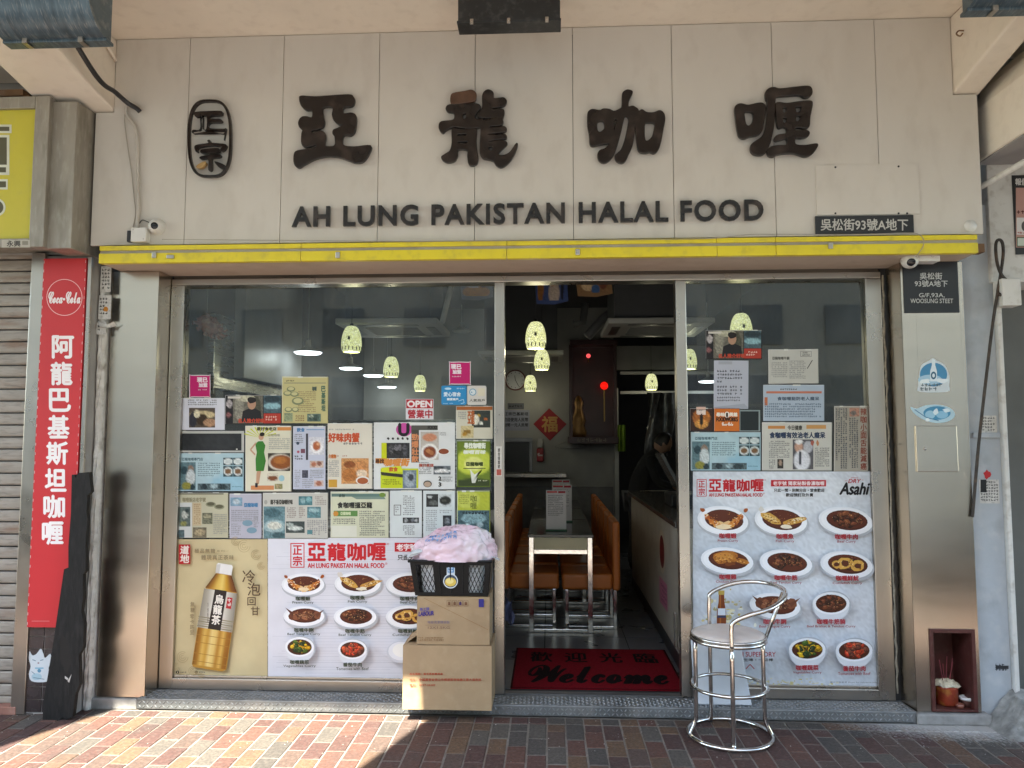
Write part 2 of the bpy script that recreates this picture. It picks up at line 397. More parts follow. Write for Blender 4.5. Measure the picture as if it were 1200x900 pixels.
struct(box('passage_wall_left', DARKI, xj - .12, xj - .004, RY1 + .12, RY1 + 2.1, 0, RZ1))
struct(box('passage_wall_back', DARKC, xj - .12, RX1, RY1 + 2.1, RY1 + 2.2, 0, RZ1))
pl_ = struct(pbox('passage_lintel', mat('lintel_paint', (.20, .20, .19), rough=.7), 722, 405, 900, 433, RY1, .12))
# ---- concrete canopy over the pavement with its two downstand beams
ZC = PXZ(620, 33, SY)
can = thing('concrete_canopy', 'cream painted concrete canopy soffit over the shop sign', 'canopy', (0, -1, ZC))
box('slab', CREAM, -8, 8, -2.17, .3, ZC, ZC + .22, can)
box('fascia', CREAM, -8, 8, -2.25, -2.172, ZC - .08, ZC + .4, can, .01)
def beam(x0, x1, z):                 # cantilever beam, deeper at the wall
    q = [(-2.168, ZC - .05), (SY + .04, z), (SY + .04, ZC - .002), (-2.168, ZC - .002)]
    B().add([(x0, y, zz) for y, zz in q] + [(x1, y, zz) for y, zz in q], [(0, 1, 2, 3), (7, 6, 5, 4), (0, 4, 5, 1), (1, 5, 6, 2), (2, 6, 7, 3), (3, 7, 4, 0)]).obj('beam', CREAM, can, .012)
xb0, xb1, zb = PXX(57, 118, SY), PXX(134, 100, SY), PXZ(134, 131, SY)
beam(xb0, xb1, zb)
xr0, xr1, zr = PXX(1115.5, 60, SY), PXX(1150, 110, SY), PXZ(1130, 110, SY)
beam(xr0, xr1, zr)
# wall of the building that carries the canopy
wall_above = thing('shop_building', 'pale rendered building wall behind and above the canopy', 'building', (0, .3, ZC + .2))
box('wall', mat('grimy_render', (.38, .36, .33), rough=.9, var=.15, scale=3), -8, 8, .302, .5, ZC + .22, 11, wall_above)
box('wall', mat('grimy_render'), -8, 8, .33, .5, 3.38, ZC + .218, wall_above)
# ================================================================== SIGN FASCIA
SIGN = mat('sign_board_paint', (.655, .615, .56), rough=.55, var=.05, scale=1.8, bump=.06, bscale=30, stretch=(1, 1, .5), dirt=[((.56, .52, .465), .5, 1.7), ((.36, .30, .25), .16, 9)])
sign = thing('shop_sign', 'wide cream panelled sign board with raised black lettering', 'shop sign', (0, SY, 2.62))
zt, z0 = ZC - .004, PXZ(620, 281, SY)
seam = [111, 219.5, 330.5, 443.5, 556.5, 671.5, 788.5, 907, 1029, 1147.5]
xs = [PXX(u, 160, SY) for u in seam]
box('backing', BLACKP, xs[0] + .02, xs[-1] - .02, SY + .022, SY + .3, z0 + .01, zt - .03, sign)
GAP = .003
for i in range(9):
    a, b = xs[i] + GAP / 2, xs[i + 1] - GAP / 2
    if i == 0: pts = [(a, z0), (b, z0), (b, zt), (xb1 + .004, zt), (xb1 + .004, zb - .004), (a, zb - .004)]
    elif i == 8: pts = [(a, z0), (b, z0), (b, zr - .004), (xr0 - .004, zr - .004), (xr0 - .004, zt), (a, zt)]
    else: pts = [(a, z0), (b, z0), (b, zt), (a, zt)]
    B().prism(pts, SY, SY + .02).obj('panel', SIGN, sign, .0015)
# small access panel laid over the seam at the right
ax0, ax1, az0, az1 = rect(956, 193, 1077, 252, SY)
ap = box('access_panel', SIGN, ax0, ax1, SY - .006, SY - .001, az0, az1, sign, .001)
for u, v in ((979, 196), (1053, 195), (979, 250), (1053, 250), (1063, 250)):
    p = W(u, v, SY - .006); B().lathe([(0, .004), (.005, .003), (.006, 0)], p.x, p.y, p.z, 8, 'y').obj('screw', BLACKP, ap)
ACR = mat('black_acrylic', (.016, .011, .0095), rough=.18, var=.2, scale=3, rvar=.06, spec=.4, dirt=((.09, .065, .055), .5, 9))
ACRB = mat('faded_brown_acrylic', (.10, .05, .03), rough=.2, var=.3, scale=20)
ACRG = mat('bare_gold_acrylic', (.42, .26, .10), rough=.4, var=.2)
def zm(ox, oy, f=7.5): return lambda q: [(ox + x / f, oy + y / f) for x, y in q]
fnS = lambda u, v: (lambda p: (p.x, p.z))(W(u, v, SY - .03))
def char(ox, oy, loops, m=ACR, bev=.004):
    return outline([smoothp(zm(ox, oy)(l), 4) for l in loops], SY - .012, .024, fnS, 'character', m, sign, .0008 if ox == 200 else bev)
char(330, 90, [[(160,190),(180,172),(290,178),(400,172),(590,160),(630,180),(640,215),(620,255),(545,270),(545,325),(610,320),(650,340),(655,400),(640,480),(605,515),(545,515),(540,600),(640,618),(780,608),(765,680),(715,745),(650,755),(590,735),(500,705),(400,700),(300,720),(200,770),(150,798),(115,765),(112,690),(135,655),(220,640),(300,625),(300,595),(240,612),(200,615),(178,580),(180,500),(188,470),(160,440),(152,400),(175,360),(215,352),(270,360),(270,295),(215,290),(175,250)],
  [(362,272),(450,268),(448,335),(466,385),(500,415),(545,424),(500,452),(458,470),(453,500),(470,525),(467,608),(380,608),(386,540),(378,498),(340,477),(282,500),(262,490),(266,470),(310,462),(360,440),(375,400),(366,350)]])
char(505, 90, [[(180,165),(210,145),(300,130),(355,120),(390,140),(395,175),(380,210),(300,228),(215,240),(178,228)]], ACRB)
char(505, 90, [[(135,275),(165,248),(280,245),(400,240),(435,268),(420,300),(395,325),(388,372),(450,375),(472,388),(520,378),(532,362),(470,362),(425,355),(412,335),(440,300),(455,270),(455,170),(475,130),(510,118),(545,140),(550,190),(600,190),(640,188),(662,215),(645,250),(600,265),(545,272),(552,290),(625,287),(642,310),(635,350),(625,375),(632,400),(615,425),(560,430),(515,437),(516,450),(580,448),(640,440),(662,458),(650,480),(600,490),(507,498),(507,514),(580,515),(645,508),(662,525),(650,545),(560,553),(503,570),(512,578),(590,563),(650,570),(667,590),(645,615),(600,660),(592,690),(650,690),(700,660),(750,590),(758,605),(740,660),(700,730),(650,780),(610,795),(575,775),(550,740),(500,725),(460,715),(435,670),(435,560),(440,450),(395,450),(300,452),(200,440),(130,470),(105,492),(78,465),(75,420),(100,395),(200,380),(205,320),(150,305)],
  [(285,325),(310,318),(316,340),(305,370),(280,375),(277,345)], [(505,620),(540,610),(546,640),(525,655),(505,640)]])
char(505, 90, [[(190,462),(240,462),(300,468),(390,462),(400,485),(395,560),(400,640),(412,720),(400,765),(365,780),(335,765),(325,700),(320,645),(240,640),(230,700),(205,740),(150,752),(110,735),(95,705),(130,680),(170,650),(188,580)], [(240,503),(310,501),(308,520),(240,523)], [(238,570),(318,568),(315,587),(240,589)]])
char(675, 90, [[(105,330),(120,300),(150,290),(210,298),(240,285),(290,288),(335,305),(385,285),(405,260),(408,180),(415,140),(450,118),(490,128),(490,150),(470,190),(458,225),(460,265),(500,260),(540,285),(552,305),(580,292),(620,315),(680,318),(735,300),(770,325),(778,380),(765,450),(745,560),(720,640),(685,672),(650,660),(610,668),(565,660),(545,630),(534,540),(524,440),(512,440),(505,520),(490,610),(455,690),(430,740),(400,757),(360,740),(345,700),(370,670),(400,640),(430,560),(455,450),(465,380),(450,345),(425,350),(410,400),(390,490),(360,600),(330,680),(290,735),(245,755),(205,735),(192,690),(210,650),(260,630),(295,585),(210,595),(150,608),(125,590),(120,520),(105,430)],
  [(185,400),(230,385),(250,410),(250,460),(210,490),(185,470)], [(335,385),(360,375),(348,430),(331,485)], [(605,410),(640,400),(690,410),(690,460),(670,530),(630,565),(605,555),(598,480)]])
char(850, 90, [[(85,280),(105,248),(140,240),(200,252),(280,235),(325,235),(352,265),(345,320),(335,400),(320,470),(285,510),(215,525),(165,542),(125,525),(108,470),(95,380)], [(165,315),(200,305),(240,315),(248,360),(235,410),(205,435),(180,420),(168,370)]])
char(850, 90, [[(355,140),(385,105),(430,97),(480,108),(600,95),(720,85),(755,105),(758,150),(730,178),(690,180),(650,160),(550,165),(450,175),(435,210),(430,280),(425,400),(410,500),(390,580),(360,650),(325,685),(270,685),(230,660),(225,610),(250,580),(320,530),(350,470),(368,380),(372,230),(358,195)]])
char(850, 90, [[(445,260),(460,228),(540,235),(640,222),(745,215),(762,240),(752,300),(740,360),(735,430),(710,452),(650,445),(615,448),(615,478),(700,472),(735,490),(720,525),(670,538),(615,540),(615,595),(700,605),(805,592),(790,640),(750,685),(700,700),(655,688),(600,672),(520,672),(450,685),(415,703),(380,690),(372,655),(400,620),(470,605),(540,600),(538,545),(480,555),(445,563),(432,545),(460,515),(535,498),(538,455),(510,440),(470,450),(455,400)],
  [(500,275),(535,268),(542,300),(520,325),(503,315)], [(617,268),(665,262),(668,290),(645,315),(620,312)], [(503,360),(540,362),(540,390),(520,412),(503,400)], [(620,345),(660,342),(662,370),(640,395),(617,390)]])
char(200, 100, [[(213,240),(330,230),(440,228),(455,245),(440,262),(350,270),(345,298),(440,300),(442,325),(345,330),(342,378),(470,385),(488,378),(475,420),(450,425),(340,408),(205,425),(198,395),(262,388),(262,285),(283,280),(285,384),(318,382),(318,272),(250,275),(222,278)]])
char(200, 100, [[(220,530),(330,510),(325,490),(345,482),(365,508),(485,520),(480,560),(450,580),(440,560),(455,540),(350,530),(245,550),(240,585),(222,580)]])
char(200, 100, [[(265,575),(300,562),(420,555),(428,580),(400,592),(280,600)]])
char(200, 100, [[(258,635),(300,620),(430,608),(432,632),(370,640),(362,660),(362,740),(335,745),(332,650),(270,650)]])
char(200, 100, [[(388,670),(480,705),(470,735),(430,725)]])
char(200, 100, [[(235,705),(300,672),(310,690),(280,725),(235,728)]], ACRG)
def stad(cx, cy, rx, ry, n=12):
    P = []
    for i in range(4 * n):
        a = 2 * math.pi * i / (4 * n); c, s = math.cos(a), math.sin(a); e = .62
        P.append((cx + rx * math.copysign(abs(c) ** e, c), cy + ry * math.copysign(abs(s) ** (e + .1), s)))
    return P
outline([zm(200, 100)(stad(342, 467, 190, 340)), zm(200, 100)(stad(342, 467, 175, 325))], SY - .012, .022, fnS, 'ring', ACR, sign, .002)
letters('AH LUNG PAKISTAN HALAL FOOD', 343, 238.5, 894, 263, SY - .012, .016, 'letter', ACR, sign, .026, 1.13)
# black address strip on the sign
def plate(name, label, u0, v0, u1, v1, Y, d, m, cat='sign'):
    return tag(pbox(name, m, u0, v0, u1, v1, Y - d, d - .001, None, .002), label, cat)
BLK = mat('black_enamel', (.02, .021, .024), rough=.3, var=.15)
o = plate('address_plate', 'long black address strip with white characters low on the cream sign', 955.5, 252.5, 1071, 273.5, SY - .006, .008, BLK)
p = Print(SY - .0142); p.t('吳松街93號A地下', 962, 256.5, 1064, 270, '#c4c2bc', .25); p.obj('lettering', o)
# ---- yellow trim and soffit below the sign
YEL = mat('yellow_paint', (.80, .66, .03), rough=.4, var=.04, scale=4, dirt=[((.55, .44, .06), .4, 5), ((.3, .25, .08), .25, 20)])
GRM = mat('grubby_grey', (.42, .38, .33), rough=.7, var=.15, dirt=((.2, .17, .14), .5, 8))
trim = thing('awning_trim', 'yellow double trim strip running along the bottom of the sign', 'trim', (0, SY, 2.56))
x0, x1 = PXX(117, 290, SY - .03), PXX(1145.5, 285, SY - .03)
zA, zB, zC_, zD = PXZ(620, 282, SY - .03), PXZ(620, 287.5, SY - .03), PXZ(620, 291.3, SY - .03), PXZ(620, 303, SY - .03)
cuts = [x0] + [PXX(u, 295, SY - .03) for u in (353, 594, 840, 909)] + [x1]
for i in range(5):
    box('yellow_strip', YEL, cuts[i] + .0012, cuts[i + 1] - .0012, SY - .035, SY - .004, zB, zA, trim, .002)
    box('yellow_band', YEL, cuts[i] + .0012, cuts[i + 1] - .0012, SY - .038, SY - .004, zD, zC_, trim, .002)
box('channel', GRM, x0, x1, SY - .024, SY - .004, zC_, zB, trim)
box('end_cap', mat('rusty_wood', (.16, .09, .05), rough=.9), x1 + .001, PXX(1150, 288, SY), SY - .03, SY + .03, zD + .006, zC_ - .004, trim)
for u, v in ((181, 299), (200, 301), (396, 299), (677, 295.5), (973, 288)):
    q = W(u, v, SY - .038); wd = .022 if u == 200 else .013
    B().box(q.x - wd, q.x + wd, SY - .046, SY - .0385, q.z - .018 + (wd > .02) * .007, q.z + .018 - (wd > .02) * .007).obj('clip', STEELF, trim, .004)
box('soffit', mat('soffit_board', (.56, .46, .38), rough=.7, var=.06, dirt=((.35, .27, .2), .4, 6)), x0 + .01, x1 - .01, SY - .033, GY - .02, zD + .0004, zD + .014, trim)
box('soffit_backing', BLACKP, x0 + .02, x1 - .02, SY + .03, .5, zD + .016, z0 + .008, trim)
# ================================================================== SHOPFRONT
shop = thing('shopfront', 'stainless steel framed glass shopfront with an open doorway', 'shopfront', (0, GY, ZS))
xl, xr = PXX(196.5, 560, GY), PXX(1038, 560, GY)
zh0, zh1 = PXZ(620, 331, GY), PXZ(620, 316, GY)
BRONZE = mat('tarnished_header', (.16, .125, .095), rough=.5, metal=.7, var=.3, scale=12, stretch=(.3, 1, 4), dirt=((.05, .04, .03), .7, 5))
zr_ = PXZ(620, 324, GY)
box('header', BRONZE, xl, xr, GY - .005, GY + .10, zr_ + .002, zD + .012, shop, .003)
box('header_rail', STEELF, xl, xr, GY - .028, GY + .09, zh0, zr_, shop, .003)
pu = {}
for nm, ua, ub in (('jamb', 196.5, 212), ('door_post', 579.5, 591.5), ('door_post', 794, 806.5), ('jamb', 1019, 1038)):
    xa, xb_ = PXX(ua, 560, GY), PXX(ub, 560, GY); pu[ua] = (xa, xb_)
    box(nm, STEELF, xa, xb_, GY - .03, GY + .05, ZS + .002, zh0 - .001, shop, .004)
for ua, ub in ((196.5, 579.5), (794, 1019)):
    xa, xb_ = pu[ua][1], pu[ub][0]; zs1 = PXZ(350, 795, GY) if ua < 500 else PXZ(900, 804, GY)
    box('sill', STEELF, xa + .001, xb_ - .001, GY - .034, GY + .05, ZS + .002, zs1, shop, .004)
    box('glazing_bead', STEELF, xa + .001, xb_ - .001, GY - .012, GY - .001, zs1 + .001, zs1 + .012, shop, .002)
def glass(name='window_glass', dust=.02):
    m = bpy.data.materials.new(name); m.use_nodes = True; n, l = m.node_tree.nodes, m.node_tree.links
    n.remove(n['Principled BSDF']); out = n['Material Output']
    tr = n.new('ShaderNodeBsdfTransparent'); tr.inputs[0].default_value = (.90, .93, .92, 1)
    gl = n.new('ShaderNodeBsdfGlossy'); gl.inputs[1].default_value = .0
    fr = n.new('ShaderNodeFresnel'); fr.inputs[0].default_value = 1.5
    m1 = n.new('ShaderNodeMixShader'); l.new(fr.outputs[0], m1.inputs[0]); l.new(tr.outputs[0], m1.inputs[1]); l.new(gl.outputs[0], m1.inputs[2])
    df = n.new('ShaderNodeBsdfDiffuse'); df.inputs[0].default_value = (.5, .5, .48, 1)
    t = n.new('ShaderNodeTexNoise'); t.inputs['Scale'].default_value = 3; t.inputs['Detail'].default_value = 8
    g = n.new('ShaderNodeNewGeometry'); mp = n.new('ShaderNodeMapping'); mp.inputs['Scale'].default_value = (2.5, 1, .6)
    l.new(g.outputs['Position'], mp.inputs[0]); l.new(mp.outputs[0], t.inputs[0])
    r = n.new('ShaderNodeMapRange'); l.new(t.outputs[0], r.inputs[0]); r.inputs[1].default_value = .4; r.inputs[2].default_value = .75; r.inputs[3].default_value = dust * .5; r.inputs[4].default_value = dust * 2.2
    m2 = n.new('ShaderNodeMixShader'); l.new(r.outputs[0], m2.inputs[0]); l.new(m1.outputs[0], m2.inputs[1]); l.new(df.outputs[0], m2.inputs[2])
    l.new(m2.outputs[0], out.inputs[0]); return m
GLASS = glass()
for ua, ub in ((196.5, 579.5), (794, 1019)):
    zs1 = PXZ(350, 795, GY) if ua < 500 else PXZ(900, 804, GY)
    box('window_pane', GLASS, pu[ua][1] + .001, pu[ub][0] - .001, GY, GY + .008, zs1 + .002, zh0 - .002, shop)
# dark gaps and mastic beside the pillars
box('gap_strip', BLACKP, PXX(192, 560, GY), xl - .001, GY - .02, GY + .06, ZS + .002, zD + .012, shop)
box('gap_strip', BLACKP, xr + .001, PXX(1047, 560, GY), GY - .02, GY + .06, ZS + .002, zD + .012, shop)
rng = random.Random(9)
mp_ = [(xr + .012 + rng.uniform(-.004, .004), GY - .026, z / 60 * (zD - ZS) + ZS) for z in range(1, 60)]
B().tube(mp_, [.006 + rng.uniform(-.002, .003) for _ in mp_], 6).obj('mastic_bead', mat('old_mastic', (.30, .26, .2), rough=.9, var=.3, scale=60), shop)
# ---- checker plate step
step = thing('door_step', 'low grey chequer plate step along the shopfront', 'step', (0, 0, 0))
CHK = mat('chequer_plate', (.20, .205, .205), rough=.55, metal=.55, var=.2, scale=14, dirt=[((.30, .28, .25), .5, 7), ((.06, .06, .06), .5, 4)])
sx0, sx1 = PXX(160, 826, -.055), PXX(1074, 840, -.055)
box('plate', CHK, sx0, sx1, -.055, GY + .06, .004, ZS, step, .006)
b = B()
def lug(M, L=.0125, wd=.0042, h=.004):
    vs = [M @ Vector(p) for p in ((-L, 0, 0), (0, -wd, 0), (L, 0, 0), (0, wd, 0), (-L * .45, 0, h), (L * .45, 0, h))]
    b.add(vs, [(0, 1, 4), (1, 2, 5), (1, 5, 4), (2, 3, 5), (3, 0, 4), (3, 4, 5)])
n = int((sx1 - sx0 - .02) / .0235)
for i in range(n):
    x = sx0 + .02 + i * .0235
    for j in range(2):
        lug(Matrix.Translation((x, -.0551, .021 + j * .0235)) @ Matrix.Rotation(R(90), 4, 'X') @ Matrix.Rotation(R(45 if (i + j) % 2 else -45), 4, 'Z'))
    for j in range(6):
        lug(Matrix.Translation((x, -.036 + j * .0235, ZS + .0001)) @ Matrix.Rotation(R(45 if (i + j) % 2 else -45), 4, 'Z'))
stuff(b.obj('tread_pattern', mat('chequer_lugs', (.26, .265, .265), rough=.45, metal=.6, var=.2, scale=14, dirt=((.3, .28, .25), .4, 7)), step))
box('door_track', mat('dull_aluminium', (.20, .20, .21), rough=.4, metal=.8, var=.15), pu[579.5][1] + .001, pu[794][0] - .001, GY - .03, GY + .019, ZS + .001, ZS + .008, step)
# ---- steel clad pillars
CONC = mat('cement', (.28, .27, .255), rough=.95, var=.3, scale=12, bump=.6, bscale=60, dirt=[((.40, .39, .37), .6, 5), ((.14, .13, .12), .4, 17)])
pl = thing('steel_pillar', 'brushed steel clad pillar left of the window, beside the peeling white post', 'pillar', (-2.4, 0, 0))
a, b_, c_ = PXX(122.5, 565, PY), PXX(178, 565, PY), PXX(196, 565, GY)
z1 = zD - .002
B().prism([(a, .06), (b_, .06), (b_, z1), (a, z1)], PY, PY + .3).obj('front_cladding', STEEL, pl, .004)
B().add([(b_ + .001, PY + .003, .06), (c_ - .006, GY + .0, .06), (c_ - .006, GY, z1), (b_ + .001, PY + .003, z1), (b_ + .001, GY + .06, .06), (c_ - .006, GY + .06, .06), (c_ - .006, GY + .06, z1), (b_ + .001, GY + .06, z1)], [(0, 1, 2, 3), (4, 7, 6, 5), (0, 4, 5, 1), (3, 2, 6, 7), (0, 3, 7, 4), (1, 5, 6, 2)]).obj('side_cladding', STEEL, pl)
box('plinth', CONC, a - .03, sx0 - .002, -.05, .3, -.004, .058, pl, .008)
pr = thing('steel_pillar', 'brushed steel clad pillar right of the window with plate and shrine niche', 'pillar', (2.2, 0, 0), None)
a2, b2, c2 = PXX(1046.5, 565, GY - .02), PXX(1064.5, 565, PY), PXX(1138.5, 565, PY)
# the cladding leaves an opening for the niche
nx0, nx1, nz0, nz1 = rect(1090, 737, 1147, 836, PY); nz0 = max(nz0, .062); nx1 = min(nx1, c2 - .02)
for q in ([(b2, .06), (nx0, .06), (nx0, z1), (b2, z1)], [(nx0 + .0005, nz1), (nx1 - .0005, nz1), (nx1 - .0005, z1), (nx0 + .0005, z1)], [(nx1, .06), (c2, .06), (c2, z1), (nx1, z1)]):
    B().prism(q, PY, PY + .3).obj('front_cladding', STEEL, pr)
B().add([(a2, GY - .03, .06), (b2 - .001, PY + .003, .06), (b2 - .001, PY + .003, z1), (a2, GY - .03, z1), (a2, GY + .04, .06), (b2 - .001, GY + .04, .06), (b2 - .001, GY + .04, z1), (a2, GY + .04, z1)], [(0, 1, 2, 3), (4, 7, 6, 5), (0, 4, 5, 1), (3, 2, 6, 7), (0, 3, 7, 4), (1, 5, 6, 2)]).obj('side_cladding', STEEL, pr)
box('plinth', CONC, sx1 + .002, PXX(1160, 845, PY), -.065, .26, -.004, .056, pr, .01)
ad = pbox('access_door', STEEL, 1074, 499, 1122.5, 553, PY - .012, .011, pr, .003)
q = W(1084, 526, PY - .012); B().lathe([(0, .006), (.006, .005), (.009, 0)], q.x, q.y, q.z, 12, 'y').obj('lock', CHROME, ad)
# ---- shrine niche in the pillar
MAR = mat('maroon_lacquer', (.085, .022, .018), rough=.45, var=.2, scale=15, dirt=((.16, .1, .08), .4, 20))
nich = thing('shrine_niche', 'small maroon lined shrine niche at the foot of the steel pillar', 'shrine', (nx0 / 2 + nx1 / 2, PY, nz0))
fw = .022
for q in ((nx0, nx0 + fw, nz0, nz1), (nx1 - fw, nx1, nz0, nz1), (nx0 + fw, nx1 - fw, nz1 - fw, nz1), (nx0 + fw, nx1 - fw, nz0, nz0 + fw * .6)):
    box('frame', MAR, q[0] + .0005, q[1] - .0005, PY - .008, PY + .012, q[2] + .0005, q[3] - .0005, nich, .002)
box('back_board', MAR, nx0 + .004, nx1 - .004, PY + .2, PY + .21, nz0 + .004, nz1 - .004, nich)
for q in ((nx0 + .004, nx0 + fw), (nx1 - fw, nx1 - .004)): box('side_board', MAR, q[0], q[1], PY + .0125, PY + .199, nz0 + .004, nz1 - .004, nich)
box('roof_board', MAR, nx0 + fw + .001, nx1 - fw - .001, PY + .0125, PY + .199, nz1 - fw, nz1 - .004, nich)
box('base_board', MAR, nx0 + fw + .001, nx1 - fw - .001, PY + .0125, PY + .199, nz0 + .004, nz0 + .013, nich)
tb_ = tag(box('spirit_tablet', mat('black_tablet', (.03, .02, .02), rough=.4), nx0 + .026, nx0 + .11, PY + .186, PY + .198, nz0 + .013, nz0 + .27, None, .002), 'black tablet with pale characters inside the shrine niche', 'tablet')
p = Print(PY + .1859); q0, q1 = W(1095, 770, PY + .186), W(1107, 812, PY + .186)
p.fn = lambda u, v, h: (nx0 + .026 + u * .084, PY + .1855 - h, nz0 + .013 + (1 - v) * .257)
for i, ch in enumerate('門口土地'):
    p.b = B(); p.t(ch, .25, .06 + i * .23, .75, .26 + i * .23, '#b8b0a0', .01); p.obj('character', tb_)
RED = mat('red_pot_glaze', (.30, .045, .02), rough=.35, var=.35, scale=30, dirt=((.5, .3, .05), .6, 22))
q = W(1111, 829, PY + .07); ipz = nz0 + .0135
ip = thing('incense_pot', 'red and gold incense pot with pale ash in the shrine niche', 'incense pot', (q.x, PY + .085, ipz))
B().lathe([(.0, 0), (.05, 0), (.058, .01), (.06, .09), (.064, .1), (.06, .104), (.055, .098), (.0, .095)], q.x, PY + .085, ipz, 24).obj('pot', RED, ip, 0, True)
rng = random.Random(5)
B().grid(lambda s, t: (q.x + (.075 * t) * math.cos(6.283 * s) * (1 + .15 * math.sin(s * 37)), PY + .085 + (.06 * t) * math.sin(6.283 * s), ipz + .105 + .03 * (1 - t * t) + .006 * math.sin(s * 40 + t * 9)), 18, 5, True).obj('ash_heap', mat('ash_paper', (.62, .55, .40), rough=.9, var=.25, scale=60), ip)
for dx, dz, lean in ((-.012, .11, -.02), (.0, .13, .01), (.012, .10, .03), (.02, .12, .02), (-.004, .09, -.01)):
    B().tube([(q.x + dx, PY + .085, ipz + .1), (q.x + dx + lean, PY + .08, ipz + .13 + dz)], .0022, 6).obj('incense_stick', mat('incense', (.28, .06, .07), rough=.8), ip)
q2 = W(1133, 830, PY + .06)
cu = thing('offering_cup', 'small dark cup with a pale rim beside the incense pot', 'cup', (q2.x, PY + .06, ipz))
B().lathe([(0, 0), (.03, 0), (.033, .03), (.033, .034), (0, .034)], q2.x, PY + .06, ipz, 18).obj('cup', mat('brown_cup', (.12, .05, .04), rough=.3), cu, 0, True)
B().lathe([(0, .0345), (.036, .0345), (.038, .042), (.036, .05), (.03, .05), (.028, .044), (0, .043)], q2.x, PY + .06, ipz, 18).obj('rim', WHITEP, cu, 0, True)
q2 = W(1126, 832, PY + .03)
B_ = B().lathe([(0, 0), (.02, 0), (.022, .02), (.018, .02), (.016, .006), (0, .005)], q2.x - .004, PY + .03, ipz, 16).obj('wine_cup', mat('tiny_cup', (.25, .09, .06), rough=.3), None, 0, True)
tag(B_, 'tiny red brown cup at the front of the shrine niche', 'cup')
# ---- plate and stickers on the right pillar
o = plate('address_plate', 'square black address plate at the top of the right steel pillar', 1059, 306.5, 1123.5, 366.5, PY, .006, BLK)
for s, q, bo in (('吳松街', (1078, 319.5, 1104, 327.5), .12), ('93號A地下', (1072, 328.5, 1110.5, 336), .1), ('G/F,93A,', (1077, 343.5, 1107, 349), .05), ('WOOSUNG STEET', (1067, 350, 1117, 355.2), .05)):
    p = Print(PY - .0062); p.t(s, *q, '#c8c8c4', bo); p.obj('lettering', o)
def cut(name, label, cat, pts, Y, base, th=.0012, m=None, k=3, group=None):
    q = smoothp(pts, k) if k > 1 else pts
    b = B(); b.prism([(lambda w_: (w_.x, w_.z))(W(u, v, Y)) for u, v in q], Y - th, Y - .0001); b.c = [(*lin(base), 1)] * len(b.v)
    o = b.obj(name, m or PRINT); return tag(o, label, cat, group), Print(Y - th - .00005)
o, p = cut('sticker', 'round blue and white bottle sticker on the right steel pillar', 'sticker', [(1077, 440), (1080, 428), (1088, 423), (1093, 420), (1098, 423), (1107, 428), (1112, 440), (1112, 452), (1110, 459), (1078, 459), (1076, 452)], PY, '#d5dde2')
p.ell(1094, 439, 16, 14, '#4f8fb8'); p.ell(1090, 445, 14, 6, '#a9cbe0'); p.blob(1084, 447, 6, 3, '#e6eff4', random.Random(1)); p.blob(1104, 446, 6, 3, '#e6eff4', random.Random(2))
p.poly([(1090, 447), (1098, 447), (1098, 435), (1096, 428), (1096, 421), (1092, 421), (1092, 428), (1090, 435)], '#dfe9ef'); p.ell(1094, 440, 3.2, 4.5, '#33617f'); p.ell(1094, 440, 1.6, 2.4, '#dfe9ef')
p.tiny(1079, 449, 1111, 453.5, '#5b6e78', random.Random(3), 4, 3.4); p.tiny(1078, 453.5, 1111, 458.5, '#5b6e78', random.Random(4), 4.4, 4); p.obj('printing', o)
o, p = cut('sticker', 'pointed oval blue sticker above the steel access door', 'sticker', [(1067, 477), (1074, 479), (1085, 475), (1100, 474.5), (1113, 478), (1119, 485), (1116, 491), (1106, 495), (1092, 495), (1079, 490), (1071, 484)], PY, '#b7d3e0')
p.ell(1098, 484, 16, 8, '#4b8fb6'); p.ell(1090, 486, 6, 5, '#9cc6dc'); p.ell(1104, 486, 7, 4.5, '#8fc0db'); p.ell(1087, 492, 2.5, 2, '#e8f2f6'); p.blob(1097, 482, 3, 4, '#dcebf2', random.Random(4)); p.blob(1109, 481, 4, 2, '#dcebf2', random.Random(5)); p.line([(1072, 480), (1085, 489), (1100, 493)], .8, '#2f6e93'); p.obj('printing', o)
# ================================================================== LEFT NEIGHBOUR
LY = -.15                             # face of the left neighbour's pillar
SLAT = mat('shutter_slat', (.33, .29, .245), rough=.6, metal=.2, var=.16, scale=5, stretch=(1.2, 1, 6), dirt=[((.22, .12, .07), .75, 3.2), ((.12, .1, .085), .5, 9)])
shut = thing('roller_shutter', 'closed beige roller shutter with rust stains at the left edge', 'shutter', (-3.3, -.1, 0))
xs0, xs1 = -4.6, PXX(33, 565, -.10); pitch = .0705
prof = [(.0, .0), (-.012, .002), (-.015, .012), (-.016, .034), (-.0145, .058), (-.011, .0635), (.0, .064)]
b = B(); vs = []
for x in (-.5, .5): vs += [(x, y, z) for y, z in prof] + [(x, .004, .064), (x, .004, 0)]
k = len(prof) + 2
b.add(vs, [(i, (i + 1) % k, (i + 1) % k + k, i + k) for i in range(k)] + [tuple(range(k - 1, -1, -1)), tuple(range(k, 2 * k))])
sm_ = bpy.data.meshes.new('slat'); sm_.from_pydata(b.v, [], b.f); sm_.materials.append(SLAT)
ztop = PXZ(25, 300, -.10)
for i in range(int((ztop - .10) / pitch) + 1):
    link('slat', sm_, ((xs0 + xs1) / 2, -.10 + (.001 if i % 3 else -.001), .085 + i * pitch), shut, None, (xs1 - xs0, 1, 1))
box('backing', BLACKP, xs0, xs1 - .002, -.094, -.088, .05, ztop, shut)
box('bottom_rail', SLAT, xs0, xs1, -.115, -.08, .045, .082, shut, .004)
box('guide_rail', STEELF, xs1 + .001, PXX(41, 565, LY - .01), LY - .012, -.05, 0, ztop, shut, .003)
